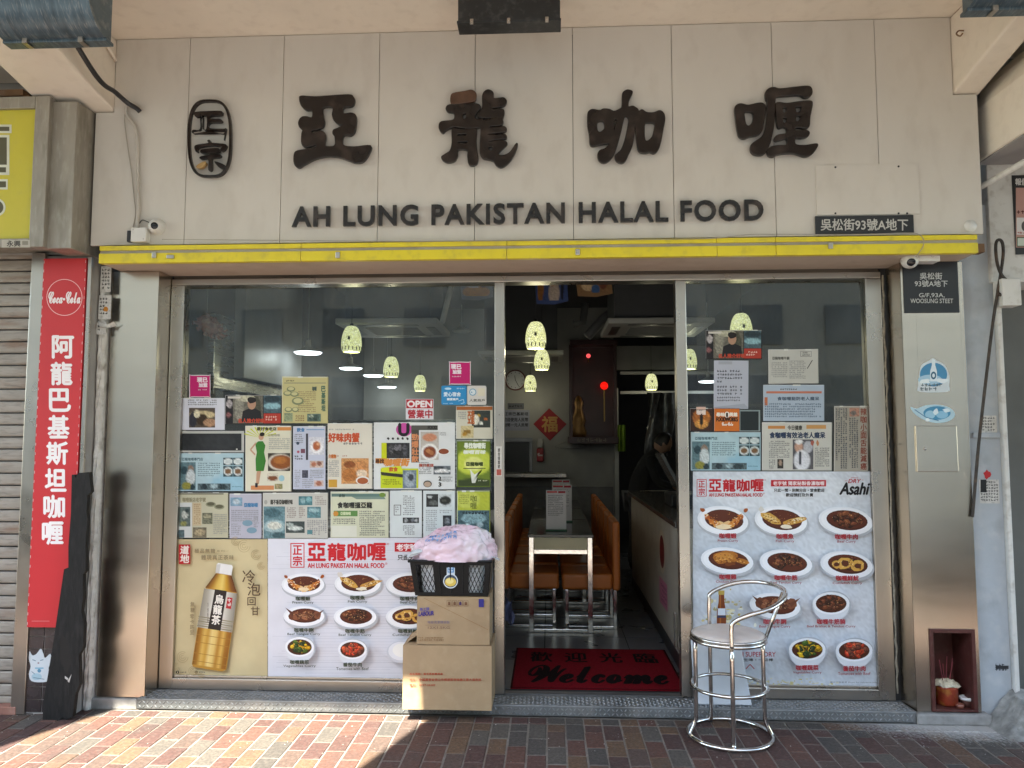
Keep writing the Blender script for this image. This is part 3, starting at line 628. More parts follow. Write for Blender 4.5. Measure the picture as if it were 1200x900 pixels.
tag(box('threshold', mat('red_threshold', (.30, .14, .10), rough=.9, var=.3, scale=15, dirt=((.4, .34, .3), .5, 8)), -4.6, PXX(19, 832, -.16), -.165, .05, -.004, .043, None, .006), 'worn red brick threshold under the roller shutter', 'threshold')
# tiled pillar with red banner
col = thing('tiled_pillar', 'narrow pillar with dark square tiles below the red banner', 'pillar', (-2.75, LY, 0))
cx0, cx1 = PXX(41.5, 565, LY), PXX(97, 565, LY)
box('core', mat('tile_grout', (.34, .32, .30), rough=.9, var=.15), cx0, cx1, LY + .006, .28, -.004, PXZ(75, 300, LY), col)
TILE = mat('brown_tile', (.055, .042, .042), rough=.25, var=.35, scale=9, rvar=.08, dirt=((.14, .12, .11), .4, 12))
tw = (cx1 - cx0 - .004) / 3; bt = B().box(-tw / 2 + .003, tw / 2 - .003, 0, .006, 0, .0655); tmm = bpy.data.meshes.new('tile'); tmm.from_pydata(bt.v, [], bt.f); tmm.materials.append(TILE)
for r_ in range(8):
    for c in range(3): link('tile', tmm, (cx0 + .002 + tw * (c + .5), LY + random.uniform(-.0005, .0008), .012 + r_ * .07), col)
PVC = mat('red_vinyl', attr=True, rough=.38, var=.035, scale=3, spec=.4)
bx0, bx1 = PXX(41.5, 520, LY - .02), PXX(92.5, 520, LY - .02); bz0, bz1 = PXZ(52, 735, LY - .02), PXZ(79, 303, LY - .02)
b = B().box(bx0, bx1, LY - .022, LY - .004, bz0, bz1); b.c = [(*lin('#c9363b'), 1)] * 8
ban = tag(b.obj('banner', PVC), 'tall red vertical banner with white characters on the tiled pillar', 'banner')
p = Print(LY - .0222); dq = lambda v: (520 - v) * 0.0455      # lean of the verticals in the photo
N = 40; cx, cy = 75.5, 348.5
for i in range(N):
    a1, a2_ = 2 * math.pi * i / N, 2 * math.pi * (i + 1) / N; p.n = 5
    p.poly([(cx + 21 * math.cos(a), cy + 21.5 * math.sin(a)) for a in (a2_, a1)] + [(cx + 20.3 * math.cos(a), cy + 20.8 * math.sin(a)) for a in (a1, a2_)], '#f0c9c6')
p.t('𝓒𝓸𝓬𝓪-𝓒𝓸𝓵𝓪', 57, 342, 94, 355.5, '#f6ecea', .35)
for i, ch in enumerate('阿龍巴基斯坦咖喱'):
    v0 = 393.5 + i * 31.2; c = 73.8 - (v0 - 393) * .055; wd = 24.5 - i * .1
    p.t(ch, c - wd / 2, v0, c + wd / 2, v0 + 26, '#f6eeec', .85)
p.t('—', 37, 727.5, 58, 728.2, '#e08a88'); p.obj('lettering', ban, PVC)
b = B()
for e in (bx0 + .004, bx1 - .004):      # stitching eyelets along the edges
    for i in range(40): z = bz0 + .02 + i * (bz1 - bz0 - .04) / 39; b.box(e - .0012, e + .0012, LY - .0232, LY - .0222, z - .008, z + .008)
stuff(b.obj('edge_stitching', mat('white_thread', (.7, .6, .58), rough=.8), ban))
box('banner_edge_strip', STEELF, bx1 + .006, bx1 + .03, LY - .018, LY, PXZ(90, 600, LY), bz1 + .01, col, .003)
# cut-out cat sticker on the tiles
o, p = cut('sticker', 'white cat shaped sticker on the dark tiles under the banner', 'sticker', [(35, 763), (38, 768), (43, 766), (48, 760), (51, 766), (53, 771), (59, 766), (60, 775), (57, 783), (59, 792), (57, 798), (48, 799.5), (37, 798), (34, 790), (36, 781), (34, 772)], LY - .001, '#cfd6da')
p.line([(38, 773), (42, 774.5)], 1, '#6f8896'); p.line([(47, 774), (51, 773)], 1, '#6f8896'); p.ell(45, 777, 1.2, .8, '#8a6b70'); p.line([(41, 783), (51, 783)], 1.6, '#7fb0c4'); p.ell(46, 786, 2.2, 2.2, '#5f8fa8'); p.ell(43, 793, 6, 4, '#a9c4cf'); p.line([(39, 794), (52, 796)], .8, '#6f8896'); p.line([(37, 787), (41, 790)], .8, '#6f8896'); p.obj('printing', o)
# peeling white post
PEEL = mat('peeling_white_paint', (.62, .59, .54), rough=.9, var=.12, scale=14, bump=.9, bscale=38, dirt=[((.30, .26, .22), .85, 13), ((.75, .73, .7), .5, 30)])
wx0, wx1 = PXX(106.5, 560, -.08), PXX(122, 560, PY) - .012
post = thing('painted_post', 'rough white post with peeling paint beside the steel pillar', 'post', (-2.55, -.05, 0))
b = B()
rng = random.Random(11)
def peel(s, t): return (wx0 + (wx1 - wx0) * s + (0 if 0 < s < 1 else rng.uniform(-.006, .006)), -.075 + rng.uniform(-.006, .004) + (.02 if s in (0, 1) else 0), -.004 + t * (zD + .0))
b.grid(peel, 5, 70); b.box(wx0 + .002, wx1 - .002, -.054, .28, -.004, zD); b.obj('shaft', PEEL, post)
PAP = mat('torn_paper', (.62, .60, .56), rough=.9, var=.15, scale=20, dirt=((.2, .19, .18), .6, 60))
for i, (u0, v0, u1, v1) in enumerate(((118, 312, 130, 342), (115.5, 346, 130, 374), (113, 378, 124, 392))):
    o = pbox('notice_scrap', PAP, u0, v0, u1, v1, -.084, .003, post)
    p = Print(-.0842); p.tiny(u0 + 1, v0 + 2, u1 - 1, v1 - 2, '#33302c', rng, 4.2, 2.6)
    if i == 1: p.blob(124, 362, 3, 3, '#c47f2a', rng)
    p.obj('printing', o)
b = B(); b.grid(lambda s, t: (lambda q: (q.x, -.09 - .03 * t * math.sin(s * 5), q.z))(W(115 + 18 * s, 376 + 4 * math.sin(s * 3) + 4 * t, -.09)), 8, 3); b.obj('torn_flap', PAP, post)
# charred board leaning on the pillar
o, p = cut('leaning_board', 'charred black board with ragged edges leaning on the tiled pillar', 'board', [(88, 556), (91, 556), (92, 560), (95, 554), (108, 553), (110.5, 576), (106, 580), (105, 600), (106, 608), (104, 640), (104, 668), (101, 672), (101, 700), (99, 715), (102, 730), (101, 758), (96, 766), (97, 800), (92, 812), (89, 838), (82, 841), (76, 839), (74, 843), (54, 843.5), (55, 820), (61, 785), (68, 742), (74, 700), (79, 666), (84, 664), (84, 640), (87, 600)], LY - .055, '#0d0c0b', .03, None, 1)
o.data.materials.clear(); o.data.materials.append(mat('charred_wood', (.010, .009, .0085), rough=.7, var=.5, scale=12, stretch=(4, 1, 1), bump=.8, bscale=30, spec=.3, dirt=((.04, .036, .034), .35, 9)))
for pts, c in (([(72, 742), (80, 752), (84, 775), (78, 790), (70, 772)], '#2c2a28'), ([(79, 798), (84, 790), (81, 800)], '#b8b4ae'), ([(76, 792), (80, 795), (79, 797), (76, 795)], '#b8b4ae')): p.poly(pts[::-1], c)
p.obj('paint_splash', o, PRINTC)
# metal shroud above the banner
SHR = mat('weathered_sheet_metal', (.34, .31, .265), rough=.5, metal=.45, var=.14, scale=5, stretch=(4, 4, 1), dirt=[((.20, .18, .14), .6, 4), ((.5, .48, .42), .4, 12)])
a_, b2_, c2_ = PXX(57.5, 210, -.34), PXX(86.5, 210, -.34), PXX(109.5, 210, SY + .02)
zt_, zb_ = PXZ(72, 119, -.34), PXZ(72, 291, -.34)
b = B(); v = [(a_, -.34), (b2_, -.34), (c2_, SY + .06), (c2_, .2), (a_, .2)]
b.add([(x, y, zb_) for x, y in v] + [(x, y, zt_) for x, y in v], [(0, 4, 3, 2, 1), (5, 6, 7, 8, 9)] + [(i, (i + 1) % 5, (i + 1) % 5 + 5, i + 5) for i in range(5)])
tag(b.obj('metal_shroud', SHR, None, .004), 'weathered grey metal shroud between the yellow sign and cream sign', 'casing')
# neighbour's wall, yellow light box sign, vent
tag(box('neighbour_wall', mat('grimy_render'), -5, a_ - .004, -.12, .28, ztop + .002, zb - .01), 'grimy render wall above the roller shutter', 'wall')
NSY = -.36
ys = thing('lightbox_sign', 'yellow sign with grey characters cropped by the left edge', 'sign', (-3.2, NSY, 2.7))
yx0, yx1, yz0, yz1 = -4.8, PXX(39, 205, NSY), PXZ(20, 280, NSY), PXZ(20, 128, NSY)
box('face', mat('yellow_acrylic', (.62, .55, .06), rough=.3, var=.05, dirt=((.4, .36, .12), .4, 6)), yx0, yx1, NSY + .01, NSY + .03, yz0, yz1, ys)
box('case', SHR, yx0, yx1 + .01, NSY + .031, -.125, yz0 - .02, yz1 + .02, ys)
fx1 = PXX(56, 205, NSY)
box('frame', SHR, yx1, fx1, NSY - .012, NSY + .06, yz0 - .05, yz1 + .07, ys, .004)
box('frame', SHR, yx0, yx1 - .001, NSY - .012, NSY + .06, yz1, yz1 + .07, ys, .004)
box('frame', SHR, yx0, yx1 - .001, NSY - .012, NSY + .06, yz0 - .05, yz0, ys, .004)
p = Print(NSY + .0095)
for q in ((-40, 146, 13.5, 156), (-40, 158, 11, 205), (-40, 210, 9, 222)): p.r(*q, '#d9dccb')
for q in ((-40, 148.5, 11, 153.5), (-40, 161, 8, 193), (-40, 196, 7, 202), (-40, 212.5, 7, 219.5)): p.r(*q, '#5c5a45')
p.ell(-4, 243, 10.5, 10.5, '#d9dccb'); p.ell(-4, 243, 8, 8, '#5c5a45'); p.obj('lettering', ys)
p = Print(NSY - .0125); p.r(2, 281, 35, 290, '#b9b3a6'); p.t('永興', 8, 282, 24, 289, '#45403a', .2); p.r(26, 282.5, 33, 287, '#8d877a'); p.obj('maker_label', ys)
b0 = PXX(35.5, 100, -.19); vent = thing('louvre_vent', 'rusty framed louvre vent under the left beam', 'vent', (-3.2, -.2, 3.2))
vz0, vz1 = PXZ(15, 113, -.19), PXZ(15, 40, -.19)
RUST = mat('rusty_iron', (.17, .095, .05), rough=.85, var=.35, scale=14, dirt=((.30, .26, .22), .5, 8))
box('frame', RUST, b0 - .035, b0, -.2, -.122, vz0, zb - .013, vent, .003); box('frame', RUST, -4.2, b0 - .036, -.2, -.122, vz0, vz0 + .04, vent, .003)
box('duct', BLACKP, -4.2, b0 - .036, -.135, -.122, vz0 + .041, zb - .013, vent)
for i in range(5):
    M = Matrix.Translation(((-4.2 + b0 - .04) / 2, -.165, vz0 + .075 + i * .062)) @ Matrix.Rotation(R(-35), 4, 'X')
    if vz0 + .075 + i * .062 < zb - .03: B().obox(M, (b0 - .045 + 4.2) / 2, .024, .003).obj('louvre', RUST, vent)
# ================================================================== RIGHT NEIGHBOUR
BLUE = mat('blue_grey_paint', (.44, .47, .50), rough=.7, var=.08, scale=3, bump=.15, bscale=50, dirt=[((.24, .25, .26), .5, 6), ((.6, .6, .58), .4, 11)])
WHI = mat('white_wall_paint', (.66, .64, .60), rough=.7, var=.06, scale=3, dirt=[((.4, .37, .33), .5, 5), ((.25, .2, .15), .4, 22)])
gx0, gx1 = c2 + .004, PXX(1171, 500, .0)
zlow = PXZ(1160, 806, .0)
wall_r = thing('neighbour_wall', 'blue grey painted wall strip right of the steel pillar', 'wall', (2.5, .05, 0))
box('wall', BLUE, gx0, gx1, .0, .3, -.004, PXZ(1150, 240, 0), wall_r)
box('base_moulding', BLUE, gx0 + .03, gx1 - .001, -.012, -.0005, PXZ(1160, 513, 0), PXZ(1160, 507, 0), wall_r, .002)
for u0, v0, u1, v1, c in ((1150, 487, 1168, 507, '#8d8c86'), (1148, 562, 1171, 590, '#cfcfcd')):
    o = pbox('torn_notice', PAP, u0, v0, u1, v1, -.002, .0015, wall_r); p = Print(-.0022); p.tiny(u0 + 1, v0 + 1, u1 - 1, v1 - 1, '#555555', rng, 3.5, 2.4)
    if u0 == 1148: p.blob(1157, 556, 4, 5, '#b3262c', rng); p.r(1149, 562, 1156, 577, '#1c1c1e')
    p.obj('printing', o)
p = Print(-.0005); p.r(1167, 780, 1182, 784, '#3a3c3e'); p.tiny(1166, 778, 1183, 786, '#3a3c3e', rng, 2.6, 3); p.obj('marking', wall_r)
ww = thing('neighbour_wall', 'white painted jamb and lintel wall around the dark opening', 'wall', (2.8, .05, 0))
jx0, jx1 = gx1 + .002, PXX(1181, 500, -.03)
box('jamb', WHI, jx0, jx1, -.03, .3, -.004, PXZ(1160, 332, -.03), ww, .006)
box('lintel_wall', WHI, PXX(1161, 300, -.03), 4.5, -.03, .3, PXZ(1160, 331, -.03), 3.6, ww, .006)
box('ledge_box', WHI, PXX(1174.5, 340, -.12), PXX(1197, 340, -.12), -.12, -.031, PXZ(1185, 358, -.12), PXZ(1185, 326, -.12), ww, .006)
box('recess_wall', mat('grey_shutter', (.13, .13, .12), rough=.7, var=.1), jx1 + .002, 4.5, .2, .3, -.004, PXZ(1160, 331.5, -.03), ww)
o = tag(pbox('poster', mat('poster_black', (.02, .02, .02), rough=.3), 1188, 205, 1240, 298, -.034, .003), 'black bordered poster cropped by the right edge', 'poster')
p = Print(-.0345); p.r(1190.5, 220, 1238, 290, '#b98f84'); p.r(1191.5, 255, 1238, 275, '#d8d4d0'); p.r(1191.5, 278, 1238, 289, '#c9d2c4'); p.frame(1191.5, 278, 1238, 289, 1, '#3f5a3c'); p.t('報價', 1190, 209, 1204, 217, '#d8d4d0', .2); p.ell(1201, 265, 4, 6, '#55504c'); p.tiny(1191, 246, 1238, 252, '#59201c', rng, 5, 4); p.tiny(1192, 271, 1238, 275, '#a8322a', rng, 3.5, 2.5); p.obj('printing', o)
# neighbour's lower beam and pipe
nb = thing('neighbour_beam', 'rough cream beam with grey underside at the right edge', 'beam', (2.7, -.4, 3))
nbx, nbz = PXX(1152, 160, -.13), PXZ(1152, 185, -.13)
b = B(); pts = [(nbx, nbz), (4.5, nbz), (4.5, nbz + .55), (nbx + .16, nbz + .55), (nbx + .05, nbz + .42), (nbx, nbz + .3)]
b.prism(pts, -1.6, -.031); b.obj('beam', CREAM, nb, .01)
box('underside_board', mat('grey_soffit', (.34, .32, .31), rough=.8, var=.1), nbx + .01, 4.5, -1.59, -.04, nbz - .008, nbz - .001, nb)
q = [W(1149, 219, -.1), W(1162, 212, -.16), W(1200, 190, -.3), W(1260, 160, -.5)]
tag(B().tube(opens([W(1146, 222, -.035)] + q), .017, 12).obj('drain_pipe', WHI, None, 0, True), 'pale pipe slanting up below the right hand beam', 'pipe')
# hooked iron rod leaning on the wall
path = [W(u, v, y) for u, v, y in ((1139.5, 606, -.05), (1141, 590, -.05), (1147, 520, -.06), (1156, 440, -.07), (1164, 375, -.08), (1172, 325, -.09), (1175.5, 300, -.1), (1175, 286, -.1), (1171.5, 281, -.1), (1167.5, 284, -.1), (1167, 296, -.1), (1169.5, 312, -.105), (1175, 324, -.11), (1183, 331, -.11), (1186, 338, -.11), (1182, 344, -.11), (1174, 346, -.105), (1170, 344, -.1))]
rod = B().tube(opens([(lambda q_: q_)(p_) for p_ in path], 5), .0085, 8).obj('hooked_rod', mat('dark_iron', (.055, .045, .038), rough=.65, metal=.4, var=.4, scale=30, dirt=((.2, .12, .07), .6, 14)), None, 0, True)
tag(rod, 'dark iron rod with a looped hook leaning on the blue grey wall', 'rod')
# cement mound at the foot of the wall
rng = random.Random(21)
from mathutils import noise as mn
def mound(s, t):
    x = 2.34 + s * 2.0; y = -.27 + t * .26; e = max(0, min(1, (x - 2.36) / .16)); nn = mn.noise(Vector((x * 5, y * 7, 0))) * .05 + mn.noise(Vector((x * 14, y * 16, 3))) * .028 + mn.noise(Vector((x * 37, y * 37, 5))) * .012
    return (x, y + .03 * mn.noise(Vector((x * 4, 1, 1))), max(-.004, e * (.19 * t ** .8 + nn * min(1, t * 3)) - .008))
tag(B().grid(mound, 110, 26).obj('cement_mound', mat('rough_cement', (.24, .235, .22), rough=.95, var=.45, scale=18, bump=.9, bscale=70, dirt=[((.42, .41, .39), .7, 6), ((.10, .095, .09), .6, 13)]), None), 'rough grey cement mound at the foot of the blue grey wall', 'cement')
# ================================================================== LAMPS, CAMERAS, CABLES ON THE FASCIA
FLB = mat('flood_lamp_blue', (.10, .14, .17), rough=.35, metal=.5, var=.25, scale=8, stretch=(6, 1, 1), dirt=[((.32, .33, .33), .6, 24), ((.05, .06, .06), .5, 5)])
def lamp_left(name, label, u0, u1, vb, Yc, mirror=1, half=None):
    xa, xb_ = PXX(u0, vb - 20, Yc), PXX(u1, vb - 20, Yc); z = PXZ((u0 + u1) / 2, vb, Yc)
    t = thing(name, label, 'flood lamp', ((xa + xb_) / 2, Yc, z), 'flood lamps under the canopy')
    # curved reflector shell, open side towards the sign
    P = []
    for i in range(13):
        a = R(-92 + i * 9.5); P.append((Yc - .02 - .17 * math.cos(a) * .95, z + .19 + .19 * math.sin(a)))
    b = B(); vs = []; k = len(P)
    for x in (xa + .006, xb_ - .006): vs += [(x, y, zz) for y, zz in P]
    for x in (xa + .012, xb_ - .012): vs += [(x, y + .006, zz + .006) for y, zz in P]
    fs = [(i, i + 1, k + i + 1, k + i) for i in range(k - 1)] + [(2 * k + i, 3 * k + i, 3 * k + i + 1, 2 * k + i + 1) for i in range(k - 1)]
    b.add(vs, fs).obj('reflector', FLB, t, 0, True)
    for x in (xa, xb_):
        pts = [(y, zz) for y, zz in P] + [(Yc + .015, P[-1][1]), (Yc + .015, z)]
        n_ = len(pts); B().add([(x - .006, y, zz) for y, zz in pts] + [(x + .006, y, zz) for y, zz in pts], [tuple(range(n_)), tuple(range(2 * n_ - 1, n_ - 1, -1))] + [(i, i + n_, (i + 1) % n_ + n_, (i + 1) % n_) for i in range(n_)]).obj('end_plate', FLB, t)
    box('rim', FLB, xa - .012, xb_ + .012, Yc - .03, Yc + .03, z - .012, z + .004, t, .003)
    for f in (.22, .78):
        x = xa + (xb_ - xa) * f
        box('clip', STEELF, x - .012, x + .012, Yc - .045, Yc - .03, z - .016, z + .04, t, .002); box('clip', STEELF, x - .012, x + .012, Yc - .045, Yc + .01, z - .022, z - .0165, t, .001)
    box('bracket', STEELF, (xa + xb_) / 2 - .02, (xa + xb_) / 2 + .02, Yc - .06, Yc + .0, z + .3, ZC + .03, t)
    return t
lamp_left('flood_lamp', 'curved blue grey flood lamp at the top left under the canopy', 12, 127, 50, -1.05)
lamp_left('flood_lamp', 'blue grey flood lamp cropped by the top right corner', 1131, 1260, 12, -1.0)
FLK = mat('flood_lamp_black', (.02, .022, .024), rough=.4, var=.3, scale=12, dirt=((.1, .1, .1), .5, 30))
Yc = -.62; xa, xb_ = PXX(536.5, 12, Yc), PXX(656.5, 12, Yc); z = PXZ(597, 26.5, Yc)
t = thing('flood_lamp', 'flat black flood lamp under the canopy above the sign', 'flood lamp', ((xa + xb_) / 2, Yc, z), 'flood lamps under the canopy')
box('body', FLK, xa, xb_, Yc, Yc + .1, z + .012, ZC - .03, t, .008); box('rim', FLK, xa - .004, xb_ + .004, Yc - .012, Yc + .105, z - .002, z + .012, t, .003)
for f in (.14, .5, .87):
    x = xa + (xb_ - xa) * f; box('clip', STEELF, x - .009, x + .009, Yc - .02, Yc - .0125, z - .014, z + .016, t, .002); box('clip_arm', FLK, x - .012, x + .012, Yc - .006, Yc - .0005, z + .017, z + .06, t, .001)
    B().lathe([(0, .004), (.004, .003), (.005, 0)], x, Yc - .02, z - .004, 8, 'y').obj('screw', CHROME, t)
box('hanger', FLK, xa + .15, xb_ - .15, Yc + .02, Yc + .08, ZC - .0295, ZC + .03, t)
def dome_cam(label, u, v, Y, r, look=(0, -1, -.4), hang=False):
    q = W(u, v, Y); t = thing('security_camera', label, 'camera', tuple(q), 'white dome security cameras')
    if hang: B().lathe([(0, r * 1.25), (r, r * 1.25), (r * 1.05, r * .9), (r, r * .6), (r * .9, r * .3)], q.x, Y, q.z, 20).obj('base', WHITEP, t, 0, True)
    else: B().lathe([(r * 1.1, -r * .9), (r * 1.12, 0), (r * 1.0, r * .3)], q.x, Y + r * .0, q.z, 24, 'y').obj('base', WHITEP, t, 0, True)
    d = Vector(look).normalized(); M = Vector((0, 0, 1)).rotation_difference(d).to_matrix().to_4x4(); M.translation = (q.x, Y - (0 if hang else r * .25), q.z)
    def orb(p0, p1, rad, nm, m):
        b = B(); b.grid(lambda s, t_: M @ Vector((rad * math.sin(p0 + (p1 - p0) * t_) * math.cos(6.283 * s), rad * math.sin(p0 + (p1 - p0) * t_) * math.sin(6.283 * s), rad * math.cos(p0 + (p1 - p0) * t_))), 20, 8, True); b.obj(nm, m, t, 0, True)
    orb(.5, math.pi, r, 'housing', WHITEP); orb(0, .52, r * .97, 'lens_window', mat('camera_window', (.012, .012, .014), rough=.08))
dome_cam('white dome camera by the junction box at the left end of the sign', 184, 266, SY - .012, .042, (.25, -1, -.15))
dome_cam('white dome camera under the right end of the yellow trim', 1066, 305, SY + .05, .047, (-.25, -1, -.55), True)
JB = thing('junction_box', 'small white junction box at the foot of the left conduit', 'junction box', tuple(W(163, 283, SY)))
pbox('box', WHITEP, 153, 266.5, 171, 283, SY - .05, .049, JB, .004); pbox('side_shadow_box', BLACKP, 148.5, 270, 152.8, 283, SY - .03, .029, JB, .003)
for u, v in ((156, 269), (168, 280)):
    q = W(u, v, SY - .05); B().lathe([(0, .002), (.003, .0015), (.004, 0)], q.x, q.y, q.z, 8, 'y').obj('screw', STEELF, JB)
JB2 = thing('junction_box', 'white box beside the dome camera under the yellow trim', 'junction box', tuple(W(1090, 308, SY + .03)))
pbox('box', WHITEP, 1077, 296.5, 1102, 306, SY + .02, .08, JB2, .004); q = W(1093, 300, SY + .02); B().lathe([(.006, .001), (.008, .001), (.008, 0)], q.x, q.y, q.z, 12, 'y').obj('knockout', GRM, JB2)
q = W(1137, 265, SY); o = B().lathe([(0, .012), (.03, .010), (.034, 0)], q.x, SY - .0005, q.z, 22, 'y').obj('cover_disc', WHITEP, None, 0, True); tag(o, 'round white cover disc at the lower right of the sign', 'cover')
# black conduit from the lamp, white conduit down the sign
tag(B().tube(opens([(xb1 + .02, -1.1, ZC - .1), (xb1 + .03, -.85, ZC - .14)] + [W(u, v, y) for u, v, y in ((112, 88, -.5), (135, 108, -.33), (150, 121, -.25), (160, 127, -.23), (164, 131, -.22))]), .014, 10).obj('conduit', BLACKP, None, 0, True), 'black conduit sagging from the left lamp to the sign', 'conduit')
tag(B().tube(opens([W(u, v, SY - .018) for u, v in ((163, 128), (155, 123.5), (149, 124), (147.5, 131), (151, 139), (157, 146), (160, 156), (161, 175), (161.5, 200), (162, 230), (162, 248), (161, 258), (162, 267))]), .0095, 8).obj('conduit', mat('painted_conduit', (.5, .46, .41), rough=.6, var=.15), None, 0, True), 'cream painted flexible conduit down the left panel', 'conduit')
tag(B().tube(opens([W(u, v, SY - .012) for u, v in ((149, 126), (146, 140), (150, 175), (154, 200), (157, 230), (159, 250), (156, 266))]), .003, 6).obj('cable', GRM, None, 0, True), 'thin slack cable hanging beside the cream conduit', 'cable')
tag(B().tube(opens([W(u, v, SY - .012) for u, v in ((163, 262), (167, 258), (173, 260), (179, 263))]), .0028, 6).obj('cable', BLACKP), 'short black lead of the left dome camera', 'cable')
rng = random.Random(2)
tag(B().tube(opens([W(u, v, SY - .042 - .003 * math.sin(u)) for u, v in ((190, 280.5), (330, 281.6), (450, 282.8), (600, 282), (740, 281), (830, 279.5), (862, 276.5), (880, 274.8), (930, 274.6), (1000, 275), (1060, 273), (1075, 274), (1082, 280), (1082, 288), (1077, 296), (1073, 301))]), .0022, 6).obj('cable', GRM, None, 0, True), 'thin white cable draped along the top of the yellow trim', 'cable')
tag(B().tube(opens([(xb1 + .02, -.6, ZC - .03), (xb1 + .022, -.4, ZC - .07), tuple(W(136, 71, SY - .02))]), .01, 8).obj('pipe', CREAM, None, 0, True), 'short cream pipe along the left beam', 'pipe')
q = W(1121, 30, -.33); tag(B().tube(opens([(xr0 - .004, -.33, q.z - .03), (xr0 - .03, -.33, q.z - .03), (xr0 - .045, -.335, q.z - .05), (xr0 - .03, -.34, q.z - .065), (xr0 - .015, -.34, q.z - .05)]), .004, 8).obj('ceiling_hook', RUST), 'small rusty hook on the side of the right beam', 'hook')
# ================================================================== STREET SIDE (out of frame: shades the pavement, mirrored in glass and steel)
aw = thing('shade_awning', 'corrugated metal awning projecting from the canopy edge above the street', 'awning', (3, -2.6, ZC + .3))  # unseen sheet added to shade the paving, side slanted to set the shade edge
def awn(x0, x1, xf, yf, zz):
    b = B(); n_ = 60
    b.grid(lambda s, t_: (x0 + (x1 - x0) * s + (xf - x0) * t_ * (1 - s), -2.26 + (yf + 2.26) * t_, zz - .0 * t_ + .012 * math.cos(s * n_ * math.pi)), n_ * 2, 2); return b
awn(-1.69, 8, -2.3, -4.05, ZC + .3).obj('sheet', SHR, aw)
aw2 = thing('shade_awning', 'corrugated metal awning of the left neighbour above the street', 'awning', (-4, -2.6, ZC + .3))  # second unseen sheet, added to cut off the sunlit patch at the left
b = B(); b.grid(lambda s, t_: (-8 + (4.51 - .75 * t_) * s, -2.26 - 1.5 * t_, ZC + .3 + .012 * math.cos(s * 30 * math.pi)), 60, 2); b.obj('sheet', SHR, aw2)
def car(x0, y0, label):                # unseen, added behind the viewer to darken the reflections in the steel
    t = thing('added_car', label, 'car', (x0 + 2.2, y0, -.14)); z = -.14; CP = mat('car_paint', (.02, .022, .026), rough=.15, coat=.6, var=.05)
    low = [(0, .35), (.05, .62), (.5, .74), (1.25, .84), (4.1, .88), (4.4, .75), (4.42, .35), (3.95, .22), (.4, .22)]; cab = [(1.15, .84), (1.9, 1.38), (3.3, 1.42), (4.15, .88)]
    def ext(pts, w0, w1, nm, m):
        k = len(pts); B().add([(x0 + a, y0 - w0, z + b_) for a, b_ in pts] + [(x0 + a, y0 + w1, z + b_) for a, b_ in pts], [tuple(range(k)), tuple(range(2 * k - 1, k - 1, -1))] + [(i, i + k, (i + 1) % k + k, (i + 1) % k) for i in range(k)]).obj(nm, m, t, .05, False, 3)
    ext(low, .86, .86, 'body', CP); ext(cab, .72, .72, 'cabin', mat('car_glass', (.01, .012, .012), rough=.05))
    for a in (.85, 3.5):
        for sy in (-1, 1): B().lathe([(0, .1), (.2, .11), (.31, .1), (.32, 0), (.31, -.1), (0, -.1)], x0 + a, y0 + sy * .76, z + .322, 24, 'y').obj('wheel', BLACKP, t, 0, True)
    for a, c in ((.02, (.6, .6, .6)), (4.38, (.4, .02, .02))):
        for sy in (-.6, .6): B().box(x0 + a - .03, x0 + a + .03, y0 + sy - .15, y0 + sy + .15, z + .58, z + .7).obj('headlight' if a < 1 else 'tail_light', mat('car_lamp_%d' % (a > 1), c, rough=.2), t, .02)
car(2.9, -3.78, 'dark saloon car parked at the kerb to the right'); car(-8.4, -3.78, 'dark saloon car parked at the kerb to the left')
opp = thing('street_building', 'long block with shops across the street, mirrored in the shop windows', 'building', (0, -22.5, 0))
OPW = mat('opposite_render', (.58, .50, .39), rough=.9, var=.2, scale=.5, dirt=((.12, .11, .10), .6, .4))
box('wall', OPW, -32, 32, -24, -22.2, 0, 15, opp)
OWN = mat('opposite_glass', (.20, .19, .17), rough=.4, var=.5, scale=.7)
wm = bpy.data.meshes.new('window'); wb = B().box(-.75, .75, -.06, .05, 0, 1.4); wm.from_pydata(wb.v, [], wb.f); wm.materials.append(OWN)
for j in range(4):
    for i in range(18): link('window', wm, (-25.5 + i * 3.0, -22.18, 4.9 + j * 3.1), opp)
rng = random.Random(44)
for i in range(12):
    x = -24 + i * 4; box('shop_opening', OWN, x + .15, x + 3.7, -22.25, -22.19, 0, 2.7, opp)
    box('shop_fascia', mat('opp_sign_%d' % (i % 4), ['#8d8a80', '#5f6a70', '#86705a', '#777777'][i % 4], rough=.5), x + .1, x + 3.8, -22.35, -22.19, 2.8, 3.8, opp)
box('upper_awning', OPW, -32, 32, -22.9, -22.19, 4.0, 4.15, opp)
